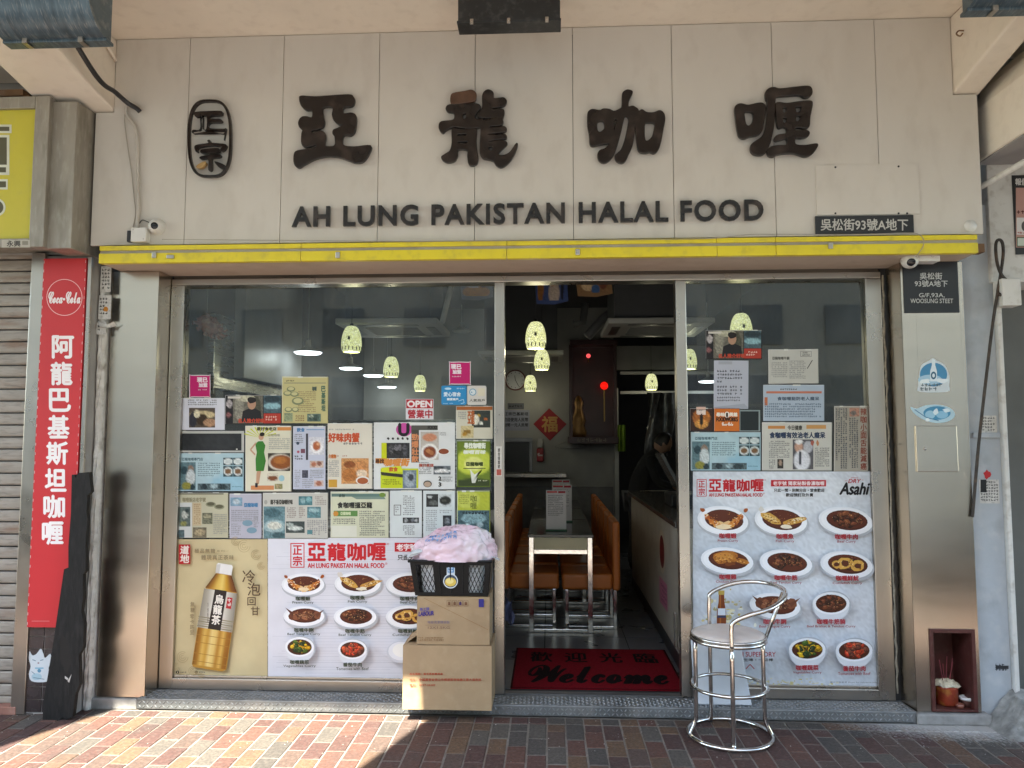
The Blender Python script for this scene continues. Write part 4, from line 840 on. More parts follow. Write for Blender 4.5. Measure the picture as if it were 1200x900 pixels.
# ================================================================== PAPERS AND POSTERS ON THE GLASS
KY = GY - .0015                        # face on which papers are stuck
REG = {}
def sheet(name, label, cat, u0, v0, u1, v1, base, Y=None, th=.002, tilt=0, group=None, curl=True):
    """one sheet of paper fixed to the glass; returns the object and a Print to draw on"""
    Y = KY if Y is None else Y
    P = [(u0, v1), (u1, v1), (u1, v0), (u0, v0)]
    if tilt:
        cu, cv = (u0 + u1) / 2, (v0 + v1) / 2; ca, sa = math.cos(tilt), math.sin(tilt); P = [(cu + (u - cu) * ca - (v - cv) * sa, cv + (u - cu) * sa + (v - cv) * ca) for u, v in P]
    b = B(); q = [W(u, v, Y - th) for u, v in P]
    b.add([(p_.x, Y - th, p_.z) for p_ in q] + [(p_.x, Y - .0001, p_.z) for p_ in q], [(0, 1, 2, 3), (7, 6, 5, 4), (0, 4, 5, 1), (1, 5, 6, 2), (2, 6, 7, 3), (3, 7, 4, 0)])
    b.c = [(*lin(base), 1)] * 8
    pr_ = Print(Y - th - .00006)
    if name == 'newspaper_clipping' or (name == 'poster' and u1 - u0 < 100):   # pale sleeve rim at top and left, darker right and bottom edges
        g = random.Random(int(u0 * 7 + v0)); L = lin(base); e = tuple(min(.9, v * .6 + .32) for v in L); d = tuple(v * .55 for v in L)
        pr_.r(u0, v0, u1, v0 + g.uniform(.5, 1.1), e); pr_.r(u0, v0, u0 + g.uniform(.4, .9), v1, e); pr_.r(u1 - g.uniform(.3, .8), v0, u1, v1, d); pr_.r(u0, v1 - g.uniform(.3, .7), u1, v1, d)
        for k in range(2): uu = g.uniform(u0 + 3, u1 - 9); pr_.r(uu, v0 - .4, uu + g.uniform(4, 8), v0 + g.uniform(.9, 1.6), '#d9dad2')
    return tag(b.obj(name, PRINT), label, cat, group), pr_
INK, MID, PALE = '#2b2a2a', '#6a6a68', '#8f9090'
def food(p, cx, cy, rx, ry, rng, kind='meat'):
    """lumps of food inside a dish"""
    pal = {'meat': ['#3c1d10', '#5a2c17', '#70391f', '#7d4526', '#4a2412'], 'fish': ['#c08a3c', '#d9b068', '#8a5a26', '#e3c58a'], 'prawn': ['#c8742c', '#e0a45c', '#f0d3a8', '#a9541f'],
           'squid': ['#d29a45', '#e8bf74', '#a8702c'], 'veg': ['#2e4a1c', '#46601f', '#c79a1c', '#e0b62a', '#22361a'], 'tomato': ['#b53a1f', '#cf5a34', '#6e3a2c', '#8a4a34', '#d9432a'],
           'chicken': ['#a86426', '#c07a30', '#8c4c1c', '#d29044']}[kind]
    for i in range(44 if kind in ('meat', 'veg', 'tomato') else 24):
        a = rng.uniform(0, 6.28); k = math.sqrt(rng.random()) * .8; q = rng.uniform(.10, .22); x, y = cx + rx * k * math.cos(a), cy + ry * k * math.sin(a) - ry * .12; r0 = rng.uniform(-.7, .7); c = rng.choice(pal); L = lin(c)
        p.blob(x + .3, y + .6, rx * q * 1.1, ry * q * 1.5, tuple(v * .35 for v in L), rng, 8, .3, r0); p.blob(x, y, rx * q, ry * q * 1.3, L, rng, 8, .35, r0); p.blob(x - rx * q * .2, y - ry * q * .4, rx * q * .5, ry * q * .5, tuple(min(1, v * 1.7 + .02) for v in L), rng, 7, .4, r0)
    speck(p, cx, cy, rx, ry, rng)
def mott(p, cx, cy, rx, ry, pal, rng, n=18, rot=0):
    ca, sa = math.cos(rot), math.sin(rot)
    for i in range(n):
        a = rng.uniform(0, 6.28); k = math.sqrt(rng.random()) * .85; x, y = rx * k * math.cos(a), ry * k * math.sin(a)
        p.blob(cx + x * ca - y * sa, cy + x * sa + y * ca, rng.uniform(.5, 1.9), rng.uniform(.35, 1.0), rng.choice(pal), rng, 7, .4, rng.uniform(-.8, .8))
def speck(p, cx, cy, rx, ry, rng, n=14):
    for i in range(n):
        a = rng.uniform(0, 6.28); k = math.sqrt(rng.random()) * .75
        p.blob(cx + rx * k * math.cos(a), cy + ry * k * math.sin(a) - ry * .1, rng.uniform(.25, .7), rng.uniform(.2, .5), rng.choice(('#d8a870', '#8a5228', '#2c130a', '#b87a40')), rng, 6)
def dish(p, cx, cy, rx, ry, kind, rng, rot=.0, bowl=False):
    p.ell(cx + 1, cy + 2, rx * 1.04, ry * 1.08, '#b9bcc2', 26, rot)
    if bowl:
        p.poly([(cx + rx * math.cos(a), cy + ry * .15 + ry * 1.25 * math.sin(a)) for a in [math.pi * i / 14 for i in range(14, -1, -1)]], '#dde0e6'); p.ell(cx, cy, rx, ry * .85, '#f2f3f6'); p.ell(cx, cy + .4, rx * .84, ry * .68, '#4a2212'); food(p, cx, cy + .5, rx * .8, ry * .62, rng, kind); return
    p.ell(cx, cy, rx, ry, '#eef0f4', 26, rot); p.ell(cx + rx * .05, cy + ry * .02, rx * .95, ry * .9, '#f6f7fa', 26, rot)
    s = '#4a1f12'; p.ell(cx + rx * .05, cy - ry * .05, rx * .76, ry * .7, s, 24, rot); p.ell(cx + rx * .05, cy - ry * .1, rx * .72, ry * .6, '#5a2715', 24, rot)
    ox, oy = cx + rx * .05, cy - ry * .08
    if kind == 'prawn':
        for sx in (-1, 1):
            for i in range(5):
                t_ = i / 4; p.blob(ox + sx * rx * (.12 + .72 * t_), oy + ry * (.42 - 1.05 * t_ * t_), rx * (.2 - .10 * t_), ry * (.24 - .1 * t_), ('#e9c288', '#dc9a4c', '#c9762e', '#b8622a', '#a05020')[i], rng, 8, .25, -sx * .7)
        p.blob(ox, oy + ry * .5, rx * .3, ry * .16, '#f2dcb4', rng)
        for sx in (-1, 1): mott(p, ox + sx * rx * .5, oy + ry * .05, rx * .38, ry * .26, ['#f0cf98', '#a8521c', '#d98a3c', '#7a3412', '#f6e4c4', '#c46a24'], rng, 26, -sx * .75)
    elif kind == 'fish':
        p.blob(ox - rx * .42, oy - ry * .05, rx * .42, ry * .3, '#d2a24c', rng, 10, .15, .5); p.blob(ox - rx * .45, oy - ry * .1, rx * .28, ry * .14, '#e8c681', rng, 9, .2, .5)
        p.blob(ox + rx * .5, oy + ry * .1, rx * .5, ry * .2, '#cf9a45', rng, 10, .15, -.25); p.blob(ox + rx * .55, oy + ry * .02, rx * .32, ry * .1, '#ebcf92', rng, 8, .2, -.25); p.blob(ox + rx * .15, oy + ry * .5, rx * .22, ry * .14, '#efe6d0', rng)
        p.blob(ox - rx * .8, oy - ry * .7, rx * .12, ry * .2, '#dcd6cc', rng); mott(p, ox - rx * .42, oy - ry * .05, rx * .4, ry * .26, ['#f0dca8', '#a8742c', '#c9923c', '#8a5a20', '#e8c880'], rng, 22, .5); mott(p, ox + rx * .5, oy + ry * .08, rx * .48, ry * .17, ['#f0dca8', '#a8742c', '#c9923c', '#8a5a20', '#f4ead0'], rng, 22, -.25)
    elif kind == 'squid':
        food(p, ox, oy + 1, rx * .62, ry * .5, rng, 'meat')
        for dx, dy, k in ((-.1, -.05, .3), (.38, .15, .26), (-.42, .05, .2)):
            p.blob(ox + rx * dx, oy + ry * dy, rx * k, ry * k * 1.5, '#dba850', rng, 12, .15); mott(p, ox + rx * dx, oy + ry * dy, rx * k, ry * k * 1.4, ['#f2d69a', '#b07a2c', '#8a5a1e', '#e8c070'], rng, 14); p.blob(ox + rx * dx, oy + ry * dy, rx * k * .5, ry * k * .75, '#5a2a15', rng, 9, .2)
    elif kind == 'chicken':
        p.blob(ox - rx * .1, oy - ry * .15, rx * .5, ry * .5, '#b06a26', rng, 12, .12); p.blob(ox - rx * .15, oy - ry * .25, rx * .34, ry * .28, '#cf8c3e', rng, 10, .15); p.blob(ox + rx * .5, oy + ry * .12, rx * .32, ry * .2, '#b87430', rng, 9, .12, .25); p.blob(ox + rx * .05, oy + ry * .3, rx * .24, ry * .16, '#7a3f18', rng); mott(p, ox - rx * .1, oy - ry * .1, rx * .5, ry * .45, ['#e0a85a', '#8a4a18', '#c07a2c', '#6e3812', '#d8964a'], rng, 34); mott(p, ox + rx * .5, oy + ry * .12, rx * .3, ry * .18, ['#e0a85a', '#8a4a18', '#c07a2c'], rng, 14, .25)
    elif kind == 'tongue':
        for i in range(7): p.blob(ox + rx * (-.6 + .2 * i), oy + ry * rng.uniform(-.25, .2), rx * .2, ry * .42, ('#6a3a26', '#8a5238', '#5a2e1e', '#9a6244', '#74422c', '#4e2818', '#7d4a32')[i], rng, 9, .15, .35)
        p.poly([(ox - rx * .95, oy - ry * .75), (ox - rx * .5, oy - ry * .2), (ox - rx * .6, oy + ry * .1)][::-1], '#5c3020'); p.poly([(ox + rx * .95, oy - ry * .55), (ox + rx * .5, oy - ry * .1), (ox + rx * .6, oy + ry * .2)], '#6b3c28'); mott(p, ox, oy, rx * .65, ry * .4, ['#a87858', '#4a2414', '#8a5a40', '#c09070', '#5c3220'], rng, 40)
    else: food(p, ox, oy, rx * .66, ry * .58, rng, kind)
    speck(p, ox, oy, rx * .75, ry * .65, rng, 26)
def heading(p, u0, v0, k, red='#cc1f2b', light='#f3dfe0'):
    """boxed mark, shop name and latin line; k = scale, drawn from the upper left corner"""
    S = lambda a, b, c, d: (u0 + a * k, v0 + b * k, u0 + c * k, v0 + d * k)
    p.frame(*S(0, 0, 16.5, 29), 1.1 * k, red); p.t('正', *S(3, 3, 13.5, 13.5), red, .35 * k); p.t('宗', *S(3, 15.5, 13.5, 26.5), red, .35 * k)
    for i, ch in enumerate('亞龍咖喱'): p.t(ch, *S(20.5 + i * 23.5, .6, 41 + i * 23.5, 20.5), red, .75 * k)
    p.t('AH LUNG PAKISTAN HALAL FOOD', *S(20.5, 23.6, 110, 29.2), red, .22 * k); p.t('®', *S(111, 22.8, 113.6, 25.4), red); p.t('®', *S(113, 0, 115.6, 2.6), red)
rng = random.Random(101)
# ---- drinks poster, lower left
o, p = sheet('poster', 'tan drinks poster with a bottle of amber tea at lower left of window', 'poster', 201, 632, 313.5, 795.5, '#c9b68d')
p.photo(201, 632, 313.4, 795, '#cbb98f', [(.5, .5, .5, .6, '#d3c398')], rng, .006, 8)
for cx, cy, s in ((286, 640, 1), (300, 650, .8), (276, 634, .7), (306, 663, .6), (214, 770, .9), (206, 782, .7), (226, 786, .7), (236, 791, .5)):
    for r_ in (7, 4.5, 2.2):
        pts = [(cx + s * r_ * math.cos(a / 4), cy + s * r_ * math.sin(a / 4)) for a in range(0, 22)]; p.n += 0; p.line(pts, .5, '#b39f78')
p.r(209.5, 638, 223, 661, '#b9242b'); p.t('道', 211, 639.5, 221.5, 649, '#f1e6dc', .35, .1); p.t('地', 211, 650, 221.5, 659.5, '#f1e6dc', .35, .1)
p.t('極品無糖', 228, 643, 252, 648, '#8d7c5c', .1, 0, 0, 1.25); p.t('系列一', 254, 644.5, 268, 647, '#8d7c5c'); p.t('體現真正茶味', 236, 650.5, 274, 656, '#8d7c5c', .1, 0, 0, 1.25)
for ch, u, v, s in (('冷', 284, 668, 15), ('泡', 290, 683, 15), ('回', 290, 700, 9.5), ('甘', 294, 711, 10)): p.t(ch, u, v, u + s, v + s, '#5d4630', .15)
p.vt('無糖', 225.5, 705, 718, 4.6, '#8d7c5c', .1); p.vt('零卡路里', 225, 719.5, 744, 4.6, '#8d7c5c', .1)
# bottle, leaning
ba = R(9.0); bcx, bcy = 253, 722
def bt_(x, y): return (bcx + x * math.cos(ba) - y * math.sin(ba), bcy + x * math.sin(ba) + y * math.cos(ba))
def bp(pts, c): p.poly([bt_(*q) for q in pts], c)
bp([(-19, 60), (-17, 63), (17, 63), (22, 60), (21, -6), (20, -30), (10, -50), (-7, -50), (-17, -30), (-19, -6)][::-1], '#b98a3a')
def strips(xs_, cs, y0, y1, f1=1.0, o1=0, n=30):
    cs = [lin(c) for c in cs]
    for i in range(n):
        a, b_ = xs_[0] + (xs_[1] - xs_[0]) * i / n, xs_[0] + (xs_[1] - xs_[0]) * (i + 1) / n; t_ = (i + .5) / n * (len(cs) - 1); k = int(t_); f = t_ - k; c = tuple(cs[k][q] * (1 - f) + cs[min(k + 1, len(cs) - 1)][q] * f for q in range(3)); p.n -= 1 if i else 0
        bp([(a, y0), (b_, y0), (b_ * f1 + o1, y1), (a * f1 + o1, y1)], c)
strips((-18.5, 20.8), ('#7d4f18', '#a8762c', '#d9b25c', '#c4953e', '#e9cf86', '#e3c374', '#b07a2c', '#d9b05a', '#a06a22', '#8a561c'), 60, 16); p.n += 1
strips((-17.5, 20), ('#5c3216', '#a8762c', '#dcb656', '#e8cc70', '#c8962f', '#8a5520', '#5a3014'), -31, -49.5, .5, .8); p.n += 1
for yy in (24, 33, 46, 55): bp([(-18.5, yy), (20.8, yy), (20.8, yy + .7), (-18.5, yy + .7)], '#a87830')
bp([(-20, 16), (21.5, 16), (20.5, -30), (-18, -30)], '#c9c4b8'); strips((-19.5, 21.2), ('#8f897c', '#aea898', '#d6d1c6', '#cfcac0', '#c6c0b4', '#d2cdc2', '#b0aa9c', '#8a8478'), 15.9, -29.9, .965, .2); p.n += 1
for i in range(5): bp([(-20, 3 + i * 2.6), (21, 3 + i * 2.6), (21, 4.2 + i * 2.6), (-20, 4.2 + i * 2.6)], '#a59a80' if i % 2 else '#8d8468')
bp([(-7, 16), (8, 16), (8, -31), (-6, -31)], '#2b2320')
for i, ch in enumerate('烏龍茶'): u, v = bt_(.8, -20 + i * 12.2); p.t(ch, u - 5, v - 5.4, u + 5, v + 5.4, '#efe9df', .35, 0, 0, 1, ba * .6)
u, v = bt_(13, -18); p.poly([bt_(*q) for q in ((10, -11), (16, -11), (16, -24), (10, -24))], '#b9242b'); p.tiny(u - 2.5, v - 5, u + 2.5, v + 5, '#efe0da', rng, 4.6, 4)
p.vt('冷泡無糖', bt_(-10, -3)[0], bt_(-10, -15)[1], bt_(-10, 10)[1], 2, '#6d675c')
bp([(-8.5, -50), (10.5, -50), (10.5, -60), (9, -62), (-7, -62), (-8.5, -60)], '#eceae6'); bp([(-8.5, -50), (-4, -50), (-4, -61), (-8.5, -60)], '#cfccc6')
p.ell(208, 787.8, 2, 2, '#26211a'); p.t('f', 207.4, 786.6, 208.7, 789.3, '#cbb98f'); p.tiny(211, 786.5, 222, 789, INK, rng, 2.4, 1.5); p.ell(230, 787.8, 2, 2, '#8a7a58'); p.tiny(233, 786.5, 242, 789, MID, rng, 2.4, 1.5); p.tiny(247, 787, 267, 789, INK, rng, 2.2, 1.3)
p.obj('printing', o)
# ---- left menu poster
o, p = sheet('poster', 'white curry menu poster behind the stacked boxes in left window', 'poster', 314, 630.5, 578, 797.5, '#dfdfe6')
for i in range(46): v = 633 + i * 3.6 + rng.uniform(-1, 1); p.n = 2; p.r(314.3 + rng.uniform(0, 60), v, 560 - rng.uniform(0, 120), v + .5, rng.choice(('#cfd0d8', '#d6d6dd', '#c9cad3')))
p.n = 4; heading(p, 340.3, 636.3, 1.0); p.r(462.5, 636, 540, 646.5, '#c3202b'); p.t('老字號', 465, 637.5, 488, 645, '#f6ecec', .3); p.t('只此一間', 466, 650, 492, 656.5, INK, .15)
D1 = [(355, 685, 25, 13, 'prawn', '咖喱蝦', 'Prawn Curry'), (419, 684, 27, 14, 'fish', '咖喱魚', 'Fish Curry'), (480, 685, 28, 14, 'meat', '咖喱牛肉', 'Beef Curry'), (356, 722, 24, 12, 'tongue', '咖喱牛脷', 'Beef Tongue Curry'), (416, 723, 25, 13, 'meat', '咖喱牛筋', 'Beef Tendon Curry'), (478, 723, 26, 13.5, 'squid', '咖喱鮮魷', 'Cuttlefish Curry')]
for cx, cy, rx, ry, k, c, e in D1:
    dish(p, cx, cy, rx, ry, k, rng); w_ = 5.6 * len(c); p.t(c, cx - w_ / 2, cy + 14.0, cx + w_ / 2, cy + 18.8, '#3a4434', .18); w_ = 2.25 * len(e); p.t(e, cx - w_ / 2, cy + 19.6, cx + w_ / 2, cy + 23, '#4a5244', .06)
for cx, cy, k, c, e in ((351, 758, 'veg', '咖喱蔬菜', 'Vegetables Curry'), (413, 761, 'tomato', '番茄牛肉', 'Tomatoes with Beef')):
    dish(p, cx, cy, 17, 13.5, k, rng, 0, True); p.t(c, cx - 11, cy + 15.6, cx + 11, cy + 20.2, '#3a4434', .18); p.t(e, cx - 19, cy + 21, cx + 19, cy + 24.3, '#4a5244', .06)
p.ell(470, 764, 17, 13, '#cfd2da'); p.ell(470, 763, 15, 11, '#e8e9ee'); p.ell(471, 762, 11, 8, '#f3f2ee'); p.obj('printing', o)
# ---- right menu poster
o, p = sheet('poster', 'large white curry menu poster with drink advert in right window', 'poster', 812, 552.5, 1031, 805.5, '#d3d8df')
p.photo(812.3, 553, 1030.7, 805, '#d5dae1', [(.2, .3, .3, .2, '#c9d0d8'), (.7, .6, .3, .25, '#dde1e7'), (.5, .1, .4, .1, '#dfe3e8'), (.4, .8, .3, .15, '#cdd4dc')], rng, .05, 2.6)
p.n = 4; heading(p, 816.5, 561.5, .70, '#c01f2b'); p.r(903.5, 562.5, 968, 570, '#c01f2b'); p.t('老字號 獨家秘製香濃咖喱', 906, 564, 966, 568.8, '#f3e8e8', .12)
p.t('只此一間・別無分店・堂食歡迎', 907, 572.5, 966, 576.5, INK, .1); p.t('歡迎預訂及外賣', 921, 578, 953, 582, INK, .1)
p.t('JAPAN', 997, 559.2, 1005, 560.8, '#b0303a'); p.t('DRY', 994, 561.5, 1009, 566, '#c01f2b', .1, .25); p.line([(990, 563.5), (993, 563.5)], .4, '#c01f2b'); p.line([(1010, 562.5), (1012, 562.5)], .4, '#c01f2b'); p.t('Asahi', 984, 565.8, 1019, 579.5, '#16161a', .6, .3)
D2 = [(847, 610, 30, 17, 'prawn', '咖喱蝦', 'Prawn Curry', 853, 625), (915, 610, 31, 17, 'fish', '咖喱魚', 'Fish Curry', 920, 625.5), (991, 610.5, 32, 16.5, 'meat', '咖喱牛肉', 'Beef Curry', 992, 626), (852, 657, 31, 15.5, 'chicken', '咖喱雞', 'Chicken Curry', 853, 673), (921, 660, 31, 16, 'meat', '咖喱牛筋', 'Beef Tendon Curry', 921, 674), (992, 662, 31, 16, 'squid', '咖喱鮮魷', 'Cuttlefish Curry', 993, 674.5), (908, 710, 30, 15, 'tongue', '咖喱牛脷', 'Beef Tongue Curry', 908, 725.5)]
for cx, cy, rx, ry, k, c, e, tx, ty in D2:
    dish(p, cx, cy, rx, ry, k, rng, .12); w_ = 6.6 * len(c); p.t(c, tx - w_ / 2, ty, tx + w_ / 2, ty + 6, '#a8323c', .25); w_ = 2.15 * len(e); p.t(e, tx - w_ / 2, ty + 7.2, tx + w_ / 2, ty + 10.8, '#a04a50', .06)
for cx, cy, k, c, e in ((974, 707, 'meat', '咖喱牛筋腩', 'Beef Brisket & Tendon Curry'), (946, 761, 'veg', '咖喱蔬菜', 'Vegetables Curry'), (1001, 762, 'tomato', '番茄牛肉', 'Tomatoes with Beef')):
    dish(p, cx, cy, 21.5, 15.5, k, rng, 0, True); w_ = 6.6 * len(c); p.t(c, cx - w_ / 2, cy + 18.5, cx + w_ / 2, cy + 24.5, '#a8323c', .25); w_ = 2.1 * len(e); p.t(e, cx - w_ / 2, cy + 25.6, cx + w_ / 2, cy + 29, '#a04a50', .06)
for i in range(70):
    a = rng.uniform(0, 6.28); k = abs(rng.gauss(0, 1)); p.blob(853 + 17 * k * math.cos(a), 722 + 15 * k * math.sin(a) * (1 if math.sin(a) < 0 else .6), rng.uniform(.5, 3.4), rng.uniform(.5, 2.6), rng.choice(('#d8c98a', '#e9e3c4', '#c9b45a', '#efeede', '#b8ac80')), rng, 7, .4)
for i in range(60): p.blob(rng.uniform(870, 985), 802 - abs(rng.gauss(0, 4)), rng.uniform(.5, 2.5), rng.uniform(.3, 1.3), rng.choice(('#d8cf9a', '#e9e3c4', '#c9bc7a')), rng, 6, .4)
p.poly([(840, 752), (851, 752), (851, 718), (849, 706), (848.5, 694), (842.5, 694), (842, 706), (840, 718)], '#7d3f1e'); p.r(843.2, 695, 845, 750, '#a8622e'); p.r(841.8, 692, 849, 697, '#b59a4a'); p.poly([(841, 721), (850.5, 721), (850, 713), (841.5, 713)], '#dfe3ea'); p.r(840.5, 721.4, 850.8, 724, '#3a3f5c')
p.t('ASAHI SUPER DRY', 852, 764, 909, 769.5, '#a8323c', .12); p.t('辛口・生啤・一級棒', 854, 771.5, 906, 775, INK, .1); p.line([(874, 784), (879, 778.5), (884, 784)], 1, '#b0303a'); p.t('圖片只供參考 Photo for reference only', 973, 798.5, 1028, 801, MID)
p.obj('printing', o)
# ---- left window clippings
def person_print(p, cx, top, h, shirt, skin='#b98a70', hair='#1d1715'):
    p.poly([(cx - h * .42, top + h), (cx + h * .42, top + h), (cx + h * .36, top + h * .55), (cx + h * .14, top + h * .45), (cx - h * .14, top + h * .45), (cx - h * .36, top + h * .55)], shirt)
    p.ell(cx, top + h * .25, h * .17, h * .23, skin); p.blob(cx, top + h * .1, h * .2, h * .13, hair, random.Random(3), 10, .15)
o, p = sheet('newspaper_clipping', 'white sheet with a small shop photo at top left of left window', 'clipping', 210, 466.5, 263.5, 504, '#d9dbe4')
p.tiny(220, 467.5, 254, 476, MID, rng, 2.6, 1.6); p.photo(221.5, 478, 252, 501, '#55493e', [(.5, .35, .5, .2, '#c9b98f'), (.5, .6, .22, .3, '#3a2a18'), (.8, .75, .25, .2, '#b08a6a'), (.15, .6, .15, .4, '#2a2a33'), (.3, .3, .12, .2, '#e0d8b8')], rng, .15); p.obj('printing', o)
def dark_poster(label, u0, v0, s):
    o, p = sheet('poster', label, 'poster', u0, v0, u0 + 66 * s, v0 + 34 * s, '#2a2825')
    f = lambda a, b, c, d: (u0 + a * s, v0 + b * s, u0 + c * s, v0 + d * s)
    p.photo(*f(.5, .5, 9, 33), '#1d1a1c', [(.5, .3, .4, .15, '#b0a8a8'), (.4, .7, .3, .1, '#8d5a5a')], rng, .2); p.photo(*f(9, .5, 44, 33), '#6b675c', [(.2, .4, .15, .5, '#8d8a7c'), (.75, .5, .2, .5, '#4a4a3c'), (.45, .1, .3, .12, '#b8b49c')], rng, .18)
    p.photo(*f(45, .5, 65, 21), '#4a6068', [(.5, .6, .5, .18, '#8ab0b8'), (.5, .2, .5, .2, '#2c3a40')], rng, .15); p.r(*f(45, 21.5, 65, 33), '#b23a2c'); p.tiny(*f(47, 24, 63, 31), '#e8cfc0', rng, 3 * s, 2.2)
    person_print(p, u0 + 31 * s, v0 + 3 * s, 29 * s, '#1c1a1c', '#b08a70'); p.r(*f(3, 1.5, 18, 4), '#cfcac0'); p.t('名人推介好味', *f(15, 27.5, 46, 32.5), '#c2452c', .25); p.obj('printing', o)
dark_poster('dark poster of a person in black beside the small shop photo', 264, 463, 1.0)
dark_poster('dark poster of a person in black under the right window lamp', 827, 387, 1.0)
o, p = sheet('newspaper_clipping', 'yellowed article with food sketches at the top of left window', 'clipping', 330.5, 441.5, 384.5, 496, '#c6bd86', None, .002, .01)
p.r(333, 448.5, 382, 449.2, MID); p.tiny(335, 445, 346, 447.5, INK, rng, 2.4, 1.6); p.tiny(349, 458, 371, 484, '#8a6a48', rng, 2.3, 1.4); p.vt('巴基斯坦', 379, 452, 482, 4.6, '#4c6a58', .3); p.t('咖喱', 366, 453, 371, 458, '#4c5a50', .2)
for q in ((341, 456, 5, 3), (337, 461, 5, 3), (345, 462, 5, 3), (349, 470, 7, 4.5), (338, 480, 4.5, 3), (346, 480, 4, 3)): p.ell(*q, '#7d8462'); p.ell(q[0], q[1] - .5, q[2] * .72, q[3] * .66, '#c9c390')
p.photo(360, 485, 376, 494, '#5f7468', [(.5, .5, .4, .4, '#3f5048'), (.3, .3, .15, .2, '#a8b09a')], rng, .2); p.photo(333, 484, 343, 494, '#8a9474', [], rng, .2); p.tiny(346, 486, 357, 494, '#8a5a40', rng, 2.6, 1.7); p.obj('printing', o)
o, p = sheet('notice_board', 'empty black panel with a pale border in left window', 'panel', 209.5, 505, 286, 530, '#b9b9b2'); p.photo(210.8, 508, 283, 528, '#26282a', [(.6, .5, .3, .5, '#2f3133'), (.15, .4, .1, .4, '#1d1f21')], rng, .1, 3); p.ell(211.5, 509, 1, 1, '#d8d8d2'); p.ell(277.5, 526.5, 1, 1, '#c8c8c2'); p.obj('printing', o)
def cyan_article(label, u0, v0, u1, v1):
    o, p = sheet('newspaper_clipping', label, 'clipping', u0, v0, u1, v1, '#a9c6cf'); w_, h = u1 - u0, v1 - v0; f = lambda a, b, c, d: (u0 + a * w_, v0 + b * h, u0 + c * w_, v0 + d * h)
    p.photo(*f(.01, .02, .99, .98), '#adc8d0', [(.8, .85, .3, .3, '#98c0d0'), (.3, .3, .4, .4, '#b4ced4')], rng, .02, 4); p.t('亞龍咖喱專門店', *f(.06, .12, .38, .2), '#4c6870', .1)
    p.photo(*f(.02, .24, .27, .97), '#5d7a80', [(.7, .25, .18, .14, '#8a7464'), (.7, .55, .28, .3, '#c3cccc'), (.3, .3, .2, .15, '#29424a'), (.45, .85, .3, .14, '#8d8a3c'), (.8, .9, .15, .12, '#22363c')], rng, .15); p.tiny(*f(.30, .24, .66, .62), '#4f6a72', rng, 2.4, 1.5); p.tiny(*f(.5, .68, .66, .72), INK, rng, 2.4, 1.5)
    for a, b in ((.69, .12), (.84, .12), (.69, .34), (.84, .34)):
        p.photo(*f(a, b, a + .145, b + .28 if b > .3 else b + .2), '#2f4a50', [(.5, .5, .46, .4, '#dfe6e4'), (.5, .5, .34, .28, '#7a5a3c' if b > .3 else '#c9d2d0')], rng, .05)
    p.photo(*f(.30, .80, .8, .97), '#54666a', [(.2, .5, .1, .4, '#26343a'), (.5, .4, .12, .4, '#9ab0b4'), (.75, .5, .14, .4, '#2c3c40')], rng, .25); p.tiny(*f(.82, .86, .97, .93), '#4f7a88', rng, 2, 1.3); p.obj('printing', o)
cyan_article('pale cyan article sheet under the empty black panel in left window', 208.5, 531, 285.5, 575.5)
cyan_article('pale cyan article sheet above the right menu poster', 809.5, 506.5, 891.5, 551.5)
o, p = sheet('poster', 'magazine page of a woman in a green dress in left window', 'poster', 287.5, 499, 341.5, 576, '#dcd8c2')
for i in range(9): a = R(20 + i * 17); p.poly([(305, 513), (305 + 20 * math.cos(a + .1), 513 - 13 * math.sin(a + .1)), (305 + 20 * math.cos(a), 513 - 13 * math.sin(a))], '#c9cf3c')
p.r(325, 500.5, 341, 504.5, '#d08a4a'); p.t('最好食老店', 301, 500.5, 324, 504.5, '#4a4620', .2); p.t('亞龍咖喱', 314, 508.5, 328, 511.5, '#7a7a68'); p.tiny(315, 513, 340, 529, PALE, rng, 2.3, 1.4)
p.photo(314, 531, 340, 552, '#3c3226', [(.55, .5, .55, .46, '#dcd6c6'), (.6, .5, .5, .4, '#8a4e20'), (.55, .4, .3, .2, '#a8682e')], rng, .08); p.photo(313, 554.5, 326, 564, '#cfc7b4', [(.5, .6, .45, .3, '#7d4a2a')], rng, .1); p.ell(330, 560.5, 3.4, 3.6, '#9cc2cc'); p.photo(322, 567, 331, 573, '#8a8a5c', [(.4, .5, .3, .4, '#b5a27a')], rng, .2); p.r(294, 569, 321, 574, '#cf8a5a')
p.poly([(303, 540), (309, 540), (305, 556), (303.5, 567), (300, 568), (300.5, 556)], '#c49a7c'); p.poly([(299, 520), (303, 517), (308, 517), (311, 522), (309.5, 530), (311.5, 540), (309, 552), (300, 552), (299.5, 538), (301, 530)], '#3a7a2c'); p.line([(300, 519), (293.5, 527), (299, 533)], 1.8, '#c49a7c'); p.ell(306, 512, 3, 3.8, '#c49a7c'); p.blob(307, 509, 3.2, 2.4, '#1d1512', rng, 9, .1); p.r(299, 566, 302, 571, '#22222a'); p.obj('printing', o)
o, p = sheet('newspaper_clipping', 'bluish newspaper page beside the green dress page', 'clipping', 343.5, 499.5, 381.5, 573.5, '#c3c7d6'); p.t('飲食', 348, 501.5, 357, 506, '#4f7fae', .3); p.r(359, 503, 380, 504, '#6f9ac0')
p.photo(362, 512, 380, 533, '#d3d3da', [(.5, .55, .42, .36, '#eceaea'), (.5, .5, .26, .26, '#b0623c'), (.6, .4, .1, .1, '#d8a27a')], rng, .08); p.r(358.5, 508, 361, 539, '#3a3a44'); p.tiny(345, 508, 357, 520, MID, rng, 2.3, 1.4); p.ell(349, 519.5, 1.8, 1.8, '#3a4a5c'); p.ell(349.5, 529.5, 1.6, 1.6, '#b05a6a'); p.r(352.5, 526, 357.5, 531, '#7a4a58')
